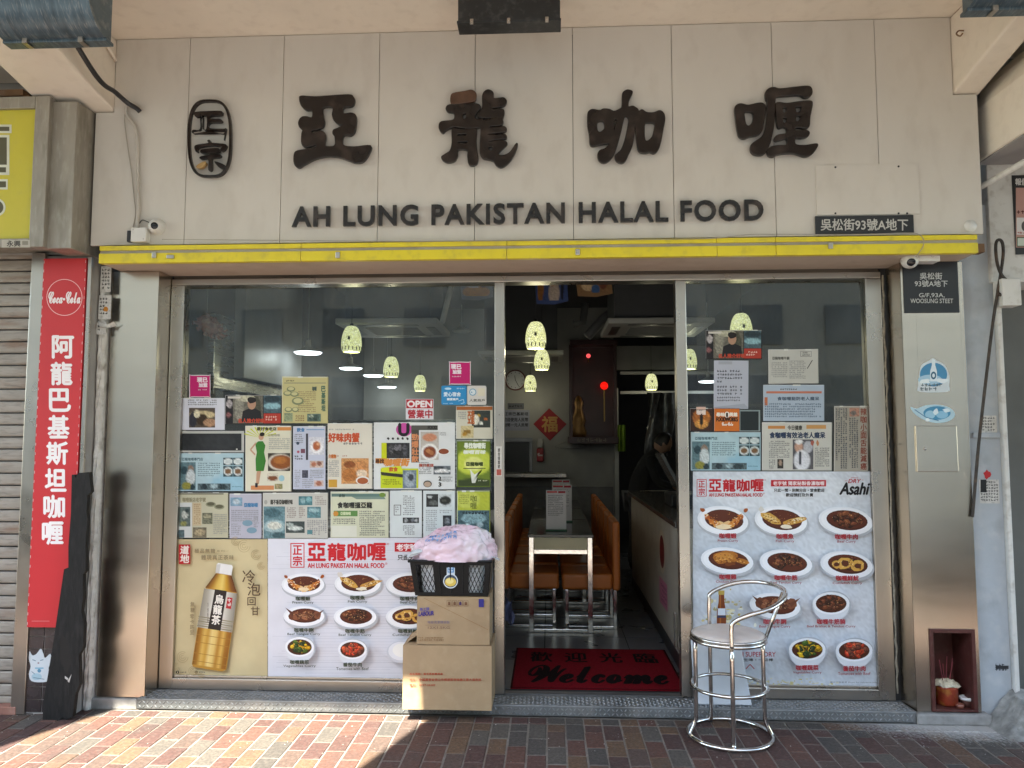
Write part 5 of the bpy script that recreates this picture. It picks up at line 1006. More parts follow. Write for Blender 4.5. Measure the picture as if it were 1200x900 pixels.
p.photo(363, 540, 379, 548, '#cdb7a8', [(.3, .5, .2, .35, '#b5745a'), (.7, .4, .2, .3, '#8a5a4a')], rng, .12); p.photo(354, 551, 361, 560, '#4c4c58', [], rng, .25); p.photo(368, 563, 379, 570, '#c9b2a8', [(.5, .5, .3, .4, '#a86a54')], rng, .12); p.tiny(345, 533, 357, 541, INK, rng, 3, 2); p.tiny(363, 550, 380, 562, PALE, rng, 2.1, 1.3); p.tiny(345, 550, 353, 572, PALE, rng, 2.3, 1.4); p.tiny(354, 561, 367, 572, PALE, rng, 2.2, 1.3); p.obj('printing', o)
o, p = sheet('newspaper_clipping', 'food page headed with four orange characters in left window', 'clipping', 384, 496, 436.5, 573, '#dcd6c6')
p.t('好味肉蟹', 385, 507.5, 421, 518, '#c8522c', .55); p.tiny(402, 518, 425, 524, MID, rng, 3.4, 2.6); p.tiny(385, 502, 415, 505, PALE, rng, 2.4, 1.6); p.t('介紹你', 385, 532.5, 394, 537, '#c8702c', .3); p.tiny(395, 533, 407, 536, '#b0604a', rng, 2.4, 1.6)
p.photo(400, 537, 432, 567, '#c9925c', [(.3, .65, .28, .26, '#b0703a'), (.7, .3, .28, .2, '#c98a54'), (.3, .25, .22, .14, '#8a4e26'), (.75, .6, .2, .16, '#e3ccb0')], rng, .16); p.ell(425, 563, 8, 5, '#e6e0d6'); p.ell(425, 563.5, 6.4, 3.8, '#a85c34'); p.tiny(385, 539, 398, 560, PALE, rng, 2.2, 1.4); p.r(385, 562, 395, 571, '#c99a3c'); p.obj('printing', o)
o, p = sheet('poster', 'large colourful magazine spread with a pink roundel in left window', 'poster', 438, 495, 533.5, 573.5, '#dcdedc')
p.ell(473.5, 503.5, 9.5, 8, '#c64f9c'); p.t('U', 467.5, 496.5, 479, 510.5, '#17151a', 1.0); p.r(482, 498.5, 513, 504, '#55544e'); p.t('FOOD', 501.5, 498.8, 512, 503, '#26241f', .3); p.r(482, 504, 491, 542, '#4a463e'); p.vt('勁爆壯飲', 486.5, 508, 542, 8, '#d38a5c', .35)
for i in range(5): p.blob(455 + i * 5.6, 514, 1.4, 1.6, '#33302c', rng)
p.r(447, 519, 454, 540, '#c9cf1e'); p.photo(453, 519, 480, 537, '#2c2b2c', [(.2, .4, .1, .3, '#5a585a'), (.5, .3, .2, .2, '#6a686c'), (.8, .5, .1, .4, '#515055')], rng, .35)
p.poly([(440, 537), (452, 537), (452, 543), (440, 543)][::-1], '#d08a3c'); p.t('咖喱街', 450, 537.5, 480, 546, '#d9904a', .6, .2); p.t('尋找', 440, 538, 450, 543, '#5c3416', .3)
p.photo(493, 506, 514, 539, '#bdb6ac', [(.5, .2, .4, .14, '#c98a6a'), (.5, .72, .48, .3, '#eceae4'), (.5, .72, .36, .21, '#7d3c1e'), (.42, .68, .12, .08, '#b87a4c'), (.6, .75, .12, .08, '#a86a40')], rng, .06); p.ell(520, 529, 7.6, 4.2, '#e6e4de'); p.ell(520, 529, 6, 3.2, '#8a4426')
p.r(446, 549, 490, 572, '#c3cf2a'); p.poly([(447, 548), (470, 546), (472, 553), (448, 555)][::-1], '#d3da2e'); p.t('飲食', 456, 547.5, 466, 552.5, '#c2602a', .35); p.tiny(448, 561, 470, 570, '#5f661c', rng, 2.4, 1.6); p.poly([(446, 553), (474, 556), (476, 560), (447, 557)][::-1], '#332f28'); p.photo(472, 551, 488, 572, '#71808c', [(.5, .5, .4, .45, '#98a4ac'), (.6, .4, .2, .2, '#3a4048')], rng, .15)
p.tiny(491, 541, 506, 556, MID, rng, 2.1, 1.3); p.t('推介名店', 491, 543.5, 508, 547, '#b0503c', .2); p.photo(508, 546, 528, 556, '#6a7074', [(.5, .6, .5, .2, '#e3e3e0'), (.3, .2, .3, .2, '#3c4246')], rng, .2); p.ell(501, 567, 5, 4, '#55504a'); p.ell(501, 567.5, 4, 3, '#b8a08a'); p.t('2', 514, 558.5, 517, 563, INK, .3); p.t('3', 514, 565.5, 517, 570, INK, .3); p.tiny(518, 558, 531, 565, PALE, rng, 2.2, 1.4); p.tiny(515, 506, 526, 512, PALE, rng, 2.4, 1.5); p.obj('printing', o)
o, p = sheet('newspaper_clipping', 'small clipping with a dish photo beside the left door post', 'clipping', 534.5, 476, 577.5, 514.5, '#cfcbb8'); p.r(535, 476.4, 577, 480.5, '#a8602e')
p.photo(553, 481, 574.5, 501, '#333a34', [(.5, .75, .1, .1, '#dfe0d2'), (.35, .3, .1, .1, '#c9a23c'), (.75, .5, .08, .08, '#b0622c'), (.2, .55, .2, .3, '#d8d4c4')], rng, .15); p.photo(540, 499, 555, 513, '#c9ba8c', [(.5, .5, .3, .2, '#8a6a2c'), (.3, .7, .2, .15, '#b0842c')], rng, .1); p.t('亞龍', 548, 481, 556, 497, '#b5622c', .3); p.tiny(537, 482, 547, 492, PALE, rng, 2.3, 1.5); p.obj('printing', o)
o, p = sheet('poster', 'lime green book cover poster beside the left door post', 'poster', 535, 516, 575, 571, '#5c7020'); p.photo(537, 518, 573.5, 569.5, '#6b7f24', [(.5, .45, .6, .3, '#c3cf4a'), (.5, .5, .3, .16, '#dfe288'), (.5, .95, .7, .12, '#33401a')], rng, .04, 2); p.t('尋找咖喱街', 544, 519, 569, 525.5, '#e9eddc', .35); p.t('咖喱百味', 543, 527.5, 569, 532, '#e9eddc', .3, .15); p.t('亞龍咖喱', 546, 541.5, 566, 546, '#3c4a18', .3); p.line([(543, 549), (569, 549)], .9, '#33401a'); p.poly([(553, 566), (557, 566), (561, 553), (566, 550), (556, 556), (551, 550)][::-1], '#e3e6d6'); p.tiny(560, 562, 573, 565, '#dfe3c8', rng, 2.4, 1.5); p.obj('printing', o)
o, p = sheet('newspaper_clipping', 'tan clipping sheet at the left end of the lowest clipping row', 'clipping', 208, 577.5, 267.5, 630.5, '#c2bfa4'); p.t('咖喱飯店老字號', 214, 583, 241, 588, '#8a8468', .15); p.r(210, 578, 262, 579.5, '#6a6858')
for cx, cy in ((247, 591), (257, 594)): p.ell(cx, cy, 6, 3, '#8f9076'); p.ell(cx, cy - .4, 4.4, 2, '#5f5c46')
p.photo(237, 601, 249, 614, '#6f705c', [(.5, .3, .4, .2, '#a09c80')], rng, .25); p.r(225.5, 589, 236, 616, '#c9b896'); p.tiny(227, 590, 235, 615, '#a88a64', rng, 2.4, 1.6); p.photo(226, 618, 242, 630, '#77705c', [(.5, .5, .4, .3, '#a89a7a')], rng, .22); p.tiny(250, 602, 266, 628, PALE, rng, 2.2, 1.4); p.r(208.4, 589, 225, 630, '#cfd3d0'); p.photo(210, 594, 223, 617, '#5d6a66', [(.5, .4, .3, .2, '#b9bdb4'), (.4, .85, .3, .12, '#8a8a52'), (.7, .2, .2, .1, '#2c3a3c')], rng, .22); p.photo(208.5, 621, 216, 630, '#53666a', [], rng, .2); p.obj('printing', o)
o, p = sheet('newspaper_clipping', 'lilac article sheet in the lowest clipping row of left window', 'clipping', 269, 578.5, 306.5, 631, '#b9b8c4'); p.photo(270, 583, 284, 593, '#7fa0b4', [(.5, .5, .3, .3, '#b9c6cc')], rng, .12); p.t('亞龍咖喱', 286, 589.5, 302, 594, '#4a7fa8', .35); p.tiny(271, 597, 304, 612, PALE, rng, 2.4, 1.5); p.ell(290, 613, 6, 3.5, '#7d9cac'); p.ell(295, 621.5, 6, 3.5, '#7d9cac'); p.tiny(271, 613, 284, 628, PALE, rng, 2.4, 1.5); p.tiny(297, 605, 304, 619, PALE, rng, 2.2, 1.4); p.obj('printing', o)
o, p = sheet('newspaper_clipping', 'grey page with blue toned food photos in the lowest clipping row', 'clipping', 308, 577.5, 384.5, 631.5, '#c6c4ba'); p.t('龍不香亞咖喱好味', 317, 585.5, 343, 591, '#45443e', .25); p.ell(311.5, 588.5, 2, 2.6, '#a3a29a')
p.photo(309, 593.5, 334, 631, '#67868c', [(.5, .62, .5, .2, '#9cb4b6'), (.5, .6, .34, .12, '#d2d3c6'), (.4, .2, .4, .14, '#45646c'), (.7, .9, .3, .1, '#3f5c62')], rng, .16); p.photo(350, 581.5, 366, 592, '#4c7a80', [(.3, .5, .2, .3, '#8fb0b2'), (.75, .4, .2, .3, '#7aa6aa')], rng, .15); p.photo(360, 594, 376, 607, '#5c8288', [(.5, .3, .4, .2, '#96b4b6')], rng, .18); p.photo(335, 611, 357, 624.5, '#3c4644', [(.5, .6, .4, .2, '#c9cfc8'), (.2, .3, .2, .2, '#a0aaa4')], rng, .2); p.tiny(336, 594, 348, 609, '#8d7a74', rng, 2.2, 1.5); p.tiny(350, 594, 358, 609, '#8d7a74', rng, 2.2, 1.5); p.tiny(359, 609, 383, 628, PALE, rng, 2.6, 1.8, True); p.tiny(369, 581, 383, 592, '#9a8a84', rng, 2.2, 1.5); p.photo(360, 621, 366, 626, '#5c8a8e', [], rng, .1); p.obj('printing', o)
o, p = sheet('newspaper_clipping', 'cream clipping with a bold black headline and green label', 'clipping', 387.5, 576, 455.5, 630.5, '#cfd0b4'); p.r(388.5, 578.5, 452, 582, '#5f7a72'); p.t('食物', 397, 579, 404, 582.5, '#3c5048', .2); p.poly([(412, 582), (450, 582), (452, 585), (418, 585)][::-1], '#7a8e84'); p.ell(448, 580, 3.6, 2.6, '#6f8a3c')
p.t('食咖喱搵亞龍', 395.5, 588.5, 436, 595.5, '#2c2c28', .3); p.r(391, 598.5, 419, 605, '#5f8a4a'); p.ell(393.5, 602, 3, 3, '#c98a3c'); p.t('亞龍咖喱', 399, 599.8, 411, 603.6, '#c9d2a8', .2); p.tiny(390.5, 607, 418, 615, MID, rng, 2.5, 1.6); p.tiny(421, 598, 451.5, 628, MID, rng, 2.5, 1.6); p.r(388.5, 616, 418, 629, '#d9d9c9'); p.obj('printing', o)
o, p = sheet('newspaper_clipping', 'white photocopied article with a narrow dark photo strip', 'clipping', 457, 575, 494.5, 630, '#d2d8d6'); p.tiny(472, 580, 487, 605, MID, rng, 2.4, 1.6); p.frame(461.5, 591.5, 470, 604, .8, MID); p.tiny(463, 593, 469, 603, MID, rng, 2.6, 1.7); p.photo(472, 606.5, 491, 613, '#2c2e2e', [(.2, .5, .1, .4, '#8a8e8c'), (.62, .5, .12, .4, '#70757a'), (.85, .5, .08, .3, '#9a9e9c')], rng, .3); p.tiny(472, 615, 486, 627, MID, rng, 2.4, 1.6); p.obj('printing', o)
o, p = sheet('newspaper_clipping', 'white photocopied article with two dark dish photos on top', 'clipping', 496, 575, 533.5, 630, '#d0d7d5'); p.photo(499.5, 579, 513.5, 594, '#2a2c2c', [(.6, .7, .4, .2, '#585c5a'), (.3, .2, .2, .1, '#b9bdba')], rng, .2); p.photo(514.5, 579, 529, 594, '#c3c9c6', [(.5, .5, .48, .34, '#22241f'), (.4, .5, .2, .12, '#44463f')], rng, .1); p.tiny(499, 597, 513, 624, PALE, rng, 2.3, 1.5); p.tiny(515, 597, 531, 603, PALE, rng, 2.3, 1.5); p.photo(519, 604, 529, 617, '#33363a', [(.5, .5, .3, .3, '#7a7e80')], rng, .3); p.obj('printing', o)
o, p = sheet('poster', 'yellow and teal leaflet behind the pink bag in left window', 'poster', 535.5, 575, 574.5, 630, '#9aa63c'); p.photo(536.5, 577, 573.5, 598, '#b5bb3a', [(.3, .4, .4, .5, '#c3c85a')], rng, .05, 2); p.photo(536.5, 598, 573.5, 629, '#4c6468', [(.5, .3, .4, .2, '#8aa6a8'), (.3, .6, .1, .1, '#c3d2d2'), (.7, .55, .1, .1, '#b0c3c4')], rng, .22); p.vt('咖喱', 555, 580, 597, 7, '#6a7024', .15); p.tiny(541, 599, 571, 603, '#1f2c30', rng, 4, 3); p.tiny(538, 579, 550, 592, '#8a9030', rng, 2.4, 1.6); p.obj('printing', o)
def pink(label, pts, tx, ty):
    o, p = cut('sticker', label, 'sticker', pts, KY, '#e6dde4', .0014, None, 2, 'pink delivery stickers'); cu = sum(q[0] for q in pts) / len(pts); cv = sum(q[1] for q in pts) / len(pts)
    p.poly([(cu + (u - cu) * .94, cv + (v - cv) * .93) for u, v in smoothp(pts, 2)][::-1], '#c3186c'); p.t('現已', tx, ty, tx + 12, ty + 5.6, '#f3e6ee', .35); p.t('加盟', tx + 2, ty + 6.6, tx + 12, ty + 11, '#f3e6ee', .3); p.tiny(tx + 1, ty + 13, tx + 12, ty + 15.5, '#f3e6ee', rng, 2.2, 1.4); p.obj('printing', o)
pink('pink delivery sticker at the left edge of left window', [(222, 441), (224, 439.5), (245, 439.5), (246.5, 441), (246.5, 464), (245, 465.5), (224, 465.5), (222, 464)], 231, 442.5)
pink('pink delivery sticker above the blue card near the left door post', [(526.5, 425.5), (528, 424), (550, 424), (551.5, 425.5), (551.5, 449), (550, 450.5), (528, 450.5), (526.5, 449)], 528.5, 427)
o, p = sheet('open_sign', 'red and white open sign hung inside the left window', 'sign', 475.5, 467.5, 508, 491.5, '#dddbe0'); p.r(476, 468, 507.5, 478.5, '#b3202c'); p.t('OPEN', 477.5, 469.8, 506, 477, '#eee6e6', .55); p.t('營業中', 478, 480.2, 506.5, 490, '#b3303c', .35); p.obj('printing', o)
o, p = cut('sticker', 'blue rounded sticker near the left door post', 'sticker', [(518, 452), (546, 452), (546.8, 454), (546.8, 473), (545.5, 474.5), (518.5, 474.5), (517.2, 473), (517.2, 453.5)], KY, '#2f8cc4', .0014, None, 1); p.t('愛心宿舍', 520, 459.5, 540, 464.5, '#e6f2f8', .15); p.t('關愛商戶', 524, 466.5, 537, 469.2, '#e6f2f8', .15); p.ell(525, 455.5, 4, 1.4, '#bfe0f0'); p.tiny(535, 454, 545, 456.5, '#cfe8f4', rng, 2.4, 1.5); p.tiny(519, 472, 532, 473.8, '#cfe8f4', rng, 1.8, 1.2); p.line([(537, 470), (543, 468), (544, 472), (540, 473)], .6, '#bfe0f0'); p.obj('printing', o)
o, p = cut('sticker', 'white rounded sticker with a blue ring near the left door post', 'sticker', [(548, 452), (569, 452), (570, 454), (570, 473), (569, 474.5), (548.5, 474.5), (547.6, 473), (547.6, 453.5)], KY, '#d3cfc8', .0014, None, 1); p.ell(554, 459.5, 4.2, 4.2, '#6aa0bc'); p.ell(554, 459.5, 3.2, 3.2, '#d8e0e2'); p.tiny(551.5, 458, 557, 461.5, '#5c94b4', rng, 3, 2); p.t('人氣商戶', 550, 467.5, 568, 470.8, '#66665f', .1); p.r(560, 455, 568, 464, '#d9d2bc'); p.obj('printing', o)
# ---- right window clippings
o, p = sheet('notice', 'white typed notice taped below the dark poster in right window', 'notice', 836.5, 422.5, 877, 479, '#b9bcc8', None, .002, .006)
for i in range(7): p.tiny(840, 433 + i * 4.1 + (2 if i > 3 else 0), 872 if i != 3 else 848, 436.6 + i * 4.1 + (2 if i > 3 else 0), '#3a3a44', rng, 3.4, 2.4)
p.tiny(840, 464, 868, 471, '#4a4a54', rng, 3.4, 2); p.poly([(837, 477), (872, 473), (876, 477), (876, 478.5), (838, 478.5)][::-1], '#a3a8b4'); p.r(842, 423.5, 858, 427, '#a8aab4'); p.obj('printing', o)
o, p = sheet('newspaper_clipping', 'creased white letter at the top of right window', 'clipping', 900.5, 409.5, 959, 449.5, '#c3c2ba', None, .002, -.02); p.t('亞龍咖喱牛腩', 905, 418, 925, 421.5, '#5c5c56', .12); p.tiny(904, 424, 923, 443, PALE, rng, 2.3, 1.5); p.tiny(925, 422, 945, 445, PALE, rng, 2.2, 1.4); p.tiny(908, 412, 937, 414.5, MID, rng, 2.6, 1.8); p.frame(938, 411.5, 951, 418, .4, MID); p.tiny(940, 412, 950, 417.5, MID, rng, 2.6, 1.8); p.line([(946, 432), (952, 422)], .8, INK); p.obj('printing', o)
o, p = sheet('newspaper_clipping', 'pale blue article with an orange rule in right window', 'clipping', 894.5, 451, 966, 493.5, '#aebccb'); p.r(898, 458.5, 963, 461, '#c2765c'); p.tiny(914, 454.5, 941, 457.8, MID, rng, 3, 2); p.t('食咖喱能防老人癡呆', 911, 465, 960, 469.2, '#4a5a6c', .15); p.r(896, 465.5, 899.5, 475, '#c2704a'); p.tiny(896, 472, 964, 491, '#5a6c80', rng, 2.9, 1.9); p.obj('printing', o)
o, p = sheet('newspaper_clipping', 'newspaper page with a large headline and a man in a white shirt', 'clipping', 893, 495, 975, 551.5, '#cbc9bf', None, .002, .004); p.t('食咖喱有效治老人癡呆', 902, 506.5, 967, 513.5, '#2b3a55', .35); p.r(900, 499, 920, 502.5, '#c98a4c'); p.r(945, 498, 968, 502.5, '#c9985c'); p.t('今日健康', 923, 498.5, 940, 504, '#45423c', .2)
p.photo(929, 515, 953, 550, '#59585c', [(.3, .25, .2, .2, '#c39a84'), (.45, .7, .4, .35, '#dedee2'), (.75, .25, .22, .2, '#b9b9be'), (.3, .08, .2, .08, '#e6e4e2'), (.36, .62, .06, .25, '#2f3440')], rng, .08); p.tiny(901, 516, 927, 537, MID, rng, 2.3, 1.5); p.tiny(901, 538, 910, 550, MID, rng, 2.3, 1.5); p.photo(911, 538, 918, 549, '#3a3834', [(.5, .4, .3, .3, '#a8907c')], rng, .1); p.tiny(955, 524, 973, 549, MID, rng, 2.3, 1.5); p.blob(952, 519, 2, 3, '#a85c4c', rng); p.blob(958, 519, 2, 3, '#b9825c', rng); p.obj('printing', o)
o, p = sheet('newspaper_clipping', 'tall narrow newspaper clipping at the right edge of right window', 'clipping', 977.5, 476, 1017.5, 552.5, '#aaa598', None, .002, .012); p.vt('辣咖小面舌能減癌', 1012, 478, 551, 7, '#8a4a3c', .2); p.photo(995.5, 478, 1007, 488, '#b98a78', [(.4, .6, .3, .3, '#77706a')], rng, .15); p.tiny(979, 478, 993, 550, '#4f5560', rng, 2.8, 1.9, True); p.tiny(994.5, 489, 1006, 550, '#4f5560', rng, 2.8, 1.9, True); p.obj('printing', o)
o, p = sheet('poster', 'dark orange food photo card at the left edge of right window', 'poster', 808.5, 478.5, 835.5, 505, '#2c1710'); p.photo(809, 479, 835, 504.6, '#3a1f14', [(.3, .4, .2, .3, '#a8622c'), (.7, .4, .2, .3, '#b8702e'), (.5, .7, .3, .2, '#d99a4c'), (.5, .5, .08, .3, '#1c0f0a')], rng, .2); p.r(816, 476.8, 827, 480, '#d9b8a8'); p.t('咖喱', 816.5, 480.5, 827, 486, '#e9d9cf', .3); p.obj('printing', o)
o, p = sheet('poster', 'square orange card with black and white lettering in right window', 'poster', 837, 477, 866.5, 505.5, '#d3722c'); p.t('尋味', 839.5, 483.5, 849, 488, '#f3e6d6', .3); p.t('英雄', 855, 483.5, 864, 488, '#f3e6d6', .3); p.ell(852, 486, 3, 3.6, '#f3ece0'); p.t('1', 851, 483.8, 853, 488.4, '#3a2414', .2); p.t('FOODWORKS', 839.5, 489, 864.5, 493.8, '#33200f', .3); p.t('𝓒𝓸𝓬𝓪-𝓒𝓸𝓵𝓪', 846, 495, 859, 498.8, '#f6ebe0', .15); p.obj('printing', o)
o, p = sheet('notice_board', 'small empty black panel beside the square orange card', 'panel', 866.8, 480.5, 890.8, 505.5, '#8a9696'); p.r(867.6, 482, 889, 504.4, '#20282a'); p.obj('printing', o)
# sticker strip and lock on the left door post
o, p = sheet('sticker', 'narrow white label on the left door post', 'sticker', 581.2, 523, 588, 558, '#d2cec6', GY - .0302, .001); p.vt('請勿倚靠玻', 584.6, 525, 549, 2.4, '#56524c', .1); p.r(582, 550, 587.4, 557, '#b0564a'); p.tiny(582, 525, 583, 548, MID, rng, 1, .9); p.obj('printing', o)
# ================================================================== THINGS ON THE STEP AND PAVEMENT
CARD = mat('cardboard', (.40, .275, .155), rough=.85, var=.08, scale=7, bump=.12, bscale=60, dirt=[((.28, .18, .10), .4, 5), ((.5, .38, .24), .3, 18)])
TAPE = mat('brown_tape', (.33, .21, .10), rough=.3, var=.1)
def carton(label, u0, v0, u1, v1, Y, d, zb0, dents, tape=True):
    x0, x1 = PXX(u0, v1 - 5, Y), PXX(u1, v1 - 5, Y); zt0 = PXZ((u0 + u1) / 2, v0, Y)
    t = thing('cardboard_box', label, 'box', ((x0 + x1) / 2, Y + d / 2, zb0), 'boxes stacked on the step')
    rg = random.Random(dents); b = B()
    def side(P, Q, n=8, m_=6):
        off = len(b.v); vs = []
        for j in range(m_ + 1):
            for i in range(n + 1):
                s_, t_ = i / n, j / m_; e = min(s_, 1 - s_, t_, 1 - t_) > 0; bulge = .006 * math.sin(math.pi * s_) * math.sin(math.pi * t_)
                nx, ny = (Q[1] - P[1]), -(Q[0] - P[0]); L = math.hypot(nx, ny); k = (bulge + (rg.uniform(-.001, .001) if e else 0)) / L
                vs.append((P[0] + (Q[0] - P[0]) * s_ + nx * k, P[1] + (Q[1] - P[1]) * s_ + ny * k, zb0 + (zt0 - zb0) * t_))
        b.add(vs, [(j * (n + 1) + i, j * (n + 1) + i + 1, (j + 1) * (n + 1) + i + 1, (j + 1) * (n + 1) + i) for j in range(m_) for i in range(n)])
    side((x0, Y), (x1, Y)); side((x1, Y), (x1, Y + d)); side((x1, Y + d), (x0, Y + d)); side((x0, Y + d), (x0, Y))
    b.add([(x0, Y, zb0), (x1, Y, zb0), (x1, Y + d, zb0), (x0, Y + d, zb0)], [(3, 2, 1, 0)]); b.obj('carton_body', CARD, t)
    for k in (0, 1):
        ya, yb = (Y + .001, Y + d / 2 - .0015) if k == 0 else (Y + d / 2 + .0015, Y + d - .001)
        B().add([(x0 + .001, ya, zt0 + .0005), (x1 - .001, ya, zt0 + .0005), (x1 - .001, yb, zt0 + .004 - k * .0005), (x0 + .001, yb, zt0 + .004 - k * .0005), (x0 + .001, ya, zt0 - .003), (x1 - .001, ya, zt0 - .003), (x1 - .001, yb, zt0), (x0 + .001, yb, zt0)], [(0, 1, 2, 3), (7, 6, 5, 4), (0, 4, 5, 1), (1, 5, 6, 2), (2, 6, 7, 3), (3, 7, 4, 0)]).obj('flap', CARD, t)
    return t, x0, x1, zt0
bY = -.165
t1, bx0_, bx1_, bzt = carton('large brown box with red print at the bottom of the stack', 471.5, 757, 576, 836, bY, .285, ZS + .0035, 1)
p = Print(bY - .0085); p.t('品名規格：香米蒸飯專用盒', 480, 788.5, 519, 791, '#a8503a', .08); p.t('地址：中國廣東省佛山市順德區容桂鎮工業大道南路', 480, 795, 564, 798, '#a8503a', .08); p.t('電話：0757-28389', 480, 801.5, 510, 804, '#a8503a', .08); p.obj('printing', t1, PRINTC)
t2, cx0_, cx1_, czt = carton('smaller brown box under the black basket', 488.5, 699, 573.5, 753.5, bY + .01, .25, bzt + .0045, 2)
p = Print(bY + .01 - .0085); p.t('LABOUR', 490.5, 716.5, 508, 721.5, '#4a3f86', .25, .2, 0, 1, -.07); p.t('勞工牌', 492, 712, 503, 716, '#6a5f96', .15, 0, 0, 1, -.07); p.r(561, 702, 567, 711.5, '#3f3a80'); p.t('特級洗潔精袋裝', 501, 727.5, 527, 731, '#8a7a80', .06); p.line([(498, 732.6), (528, 732.6)], .3, '#8a7060'); p.t('12X1.5KG', 501.5, 734, 527, 736.8, '#8a7060', .06)
for i in range(4): u = 523.5 + i * 6.6; p.frame(u, 703.5, u + 5.4, 710.5, .35, '#7d5a44'); p.poly([(u + 1.4, 709), (u + 4, 709), (u + 4, 706), (u + 2.7, 704.8), (u + 1.4, 706)], '#7d5a44' if i != 2 else '#55406a')
p.line([(497, 701), (572, 738)], .3, '#8a6238'); p.tiny(490, 746, 520, 752, '#8a6a4a', rng, 2.6, 1.6); p.obj('printing', t2, PRINTC)
p_ = [(bx0_ + .04, bY + .03), (bx0_ + .16, bY + .03), (bx0_ + .16, bY + .24), (bx0_ + .04, bY + .24)]
# folded flap of cardboard wedged between the boxes
fx = PXX(480, 745, bY + .12); tag(B().add([(fx, bY + .05, bzt + .006), (cx0_ - .004, bY + .04, bzt + .05), (cx0_ - .004, bY + .22, bzt + .06), (fx - .002, bY + .22, bzt + .01), (fx, bY + .05, bzt + .0045), (cx0_ - .004, bY + .04, bzt + .0455), (cx0_ - .004, bY + .22, bzt + .0555), (fx - .002, bY + .22, bzt + .0055)], [(0, 1, 2, 3), (7, 6, 5, 4), (0, 4, 5, 1), (1, 5, 6, 2), (2, 6, 7, 3), (3, 7, 4, 0)]).obj('cardboard_flap', CARD), 'loose bent cardboard flap beside the smaller box', 'cardboard')
# basket
BKT = mat('basket_plastic', (.006, .006, .0065), rough=.45, var=.2, spec=.25)
kz0 = czt + .0055; kz1 = PXZ(528, 658, bY); kx0, kx1 = PXX(487, 690, bY), PXX(571, 690, bY); tx0, tx1 = PXX(481, 660, bY), PXX(574.5, 660, bY); ky0, ky1 = bY - .01, bY + .25
bk = thing('plastic_basket', 'black lattice plastic basket on top of the brown boxes', 'basket', ((kx0 + kx1) / 2, (ky0 + ky1) / 2, kz0))
def wallpt(face, s, t):                # s along the wall, t up
    e = .014; xa, xb_ = kx0 + (tx0 - kx0) * t, kx1 + (tx1 - kx1) * t; ya, yb = ky0 - e * t + e, ky1 + e * t - e
    c = [(xa, ya), (xb_, ya), (xb_, yb), (xa, yb)]; a, b2__ = c[face], c[(face + 1) % 4]; return Vector((a[0] + (b2__[0] - a[0]) * s, a[1] + (b2__[1] - a[1]) * s, kz0 + (kz1 - kz0) * t))
def panel(face, s0, s1, t0, t1_, nm='panel', th=.003):
    n_ = (wallpt(face, 1, 0) - wallpt(face, 0, 0)).cross(Vector((0, 0, 1))).normalized() * th; q = [wallpt(face, s, t) for s, t in ((s0, t0), (s1, t0), (s1, t1_), (s0, t1_))]; b.add([x + n_ for x in q] + q, [(0, 1, 2, 3), (7, 6, 5, 4), (0, 4, 5, 1), (1, 5, 6, 2), (2, 6, 7, 3), (3, 7, 4, 0)])
for f_ in range(4):
    b = B(); panel(f_, 0, 1, 0, .1); panel(f_, 0, 1, .9, 1); panel(f_, 0, .06, .1, .9); panel(f_, .94, 1, .1, .9); panel(f_, .28, .74, .1, .9); b.obj('side', BKT, bk)
    b = B()
    for s0, s1 in ((.06, .28), (.74, .94)):
        for k in range(-3, 6):
            for dr in (1, -1):
                a0, a1_ = (s0 + (s1 - s0) * k / 4, .1), (s0 + (s1 - s0) * (k + dr * 3.0) / 4, .9); P = []
                for i in range(13):
                    f = i / 12; s = a0[0] + (a1_[0] - a0[0]) * f
                    if s0 <= s <= s1: P.append(wallpt(f_, s, .1 + .8 * f))
                if len(P) > 1: b.tube([P[0], P[-1]], .0022, 5)
    stuff(b.obj('lattice', BKT, bk))
for s in (.36, .5, .66):
    q0, q1 = wallpt(0, s, .05), wallpt(0, s, .95); B().tube([q0 + Vector((0, -.005, 0)), q1 + Vector((0, -.005, 0))], .0035, 6).obj('rib', BKT, bk)
b = B(); b.tube([wallpt(0, -.02, 1.01), wallpt(0, 1.02, 1.01), wallpt(1, 1.02, 1.01), wallpt(2, 1.02, 1.01)], .0085, 8, True); b.obj('rim', BKT, bk); b = B(); b.box(kx0, kx1, ky0 + .012, ky1 - .012, kz0, kz0 + .004); b.obj('bottom', BKT, bk)
yq = wallpt(0, .5, .5).y - .0045; p = Print(yq - .003); p.ell(528, 681, 8.6, 8.6, '#cfd6dc'); p.r(523.5, 662, 533, 676, '#cfd6dc'); p.ell(528, 681, 7.6, 7.4, '#3d4a5c'); p.ell(528, 682, 6.6, 5.2, '#d9bb58'); p.ell(527, 681, 4.6, 3.2, '#e8d68c'); p.r(524.5, 663, 532, 671, '#5f93c4'); p.tiny(525, 664, 531.5, 670, '#dfeaf2', rng, 3, 2.4); p.obj('label', bk)
# stuff inside the basket
WBAG = mat('white_bag_film', (.66, .68, .70), rough=.3, var=.12, scale=12, bump=.4, bscale=20)
rg = random.Random(8)
b = B().grid(lambda s, t: ((kx0 + kx1) / 2 + ((kx1 - kx0) / 2 - .012) * math.copysign(abs(math.cos(6.283 * s)) ** .4, math.cos(6.283 * s)) * (.9 + .1 * t), (ky0 + ky1) / 2 + .108 * math.copysign(abs(math.sin(6.283 * s)) ** .4, math.sin(6.283 * s)), kz0 + .006 + t * (kz1 - kz0 - .01)), 32, 4, True)
tag(b.obj('packed_bag', WBAG, None, 0, True), 'pale plastic packing seen through the basket lattice', 'bag')
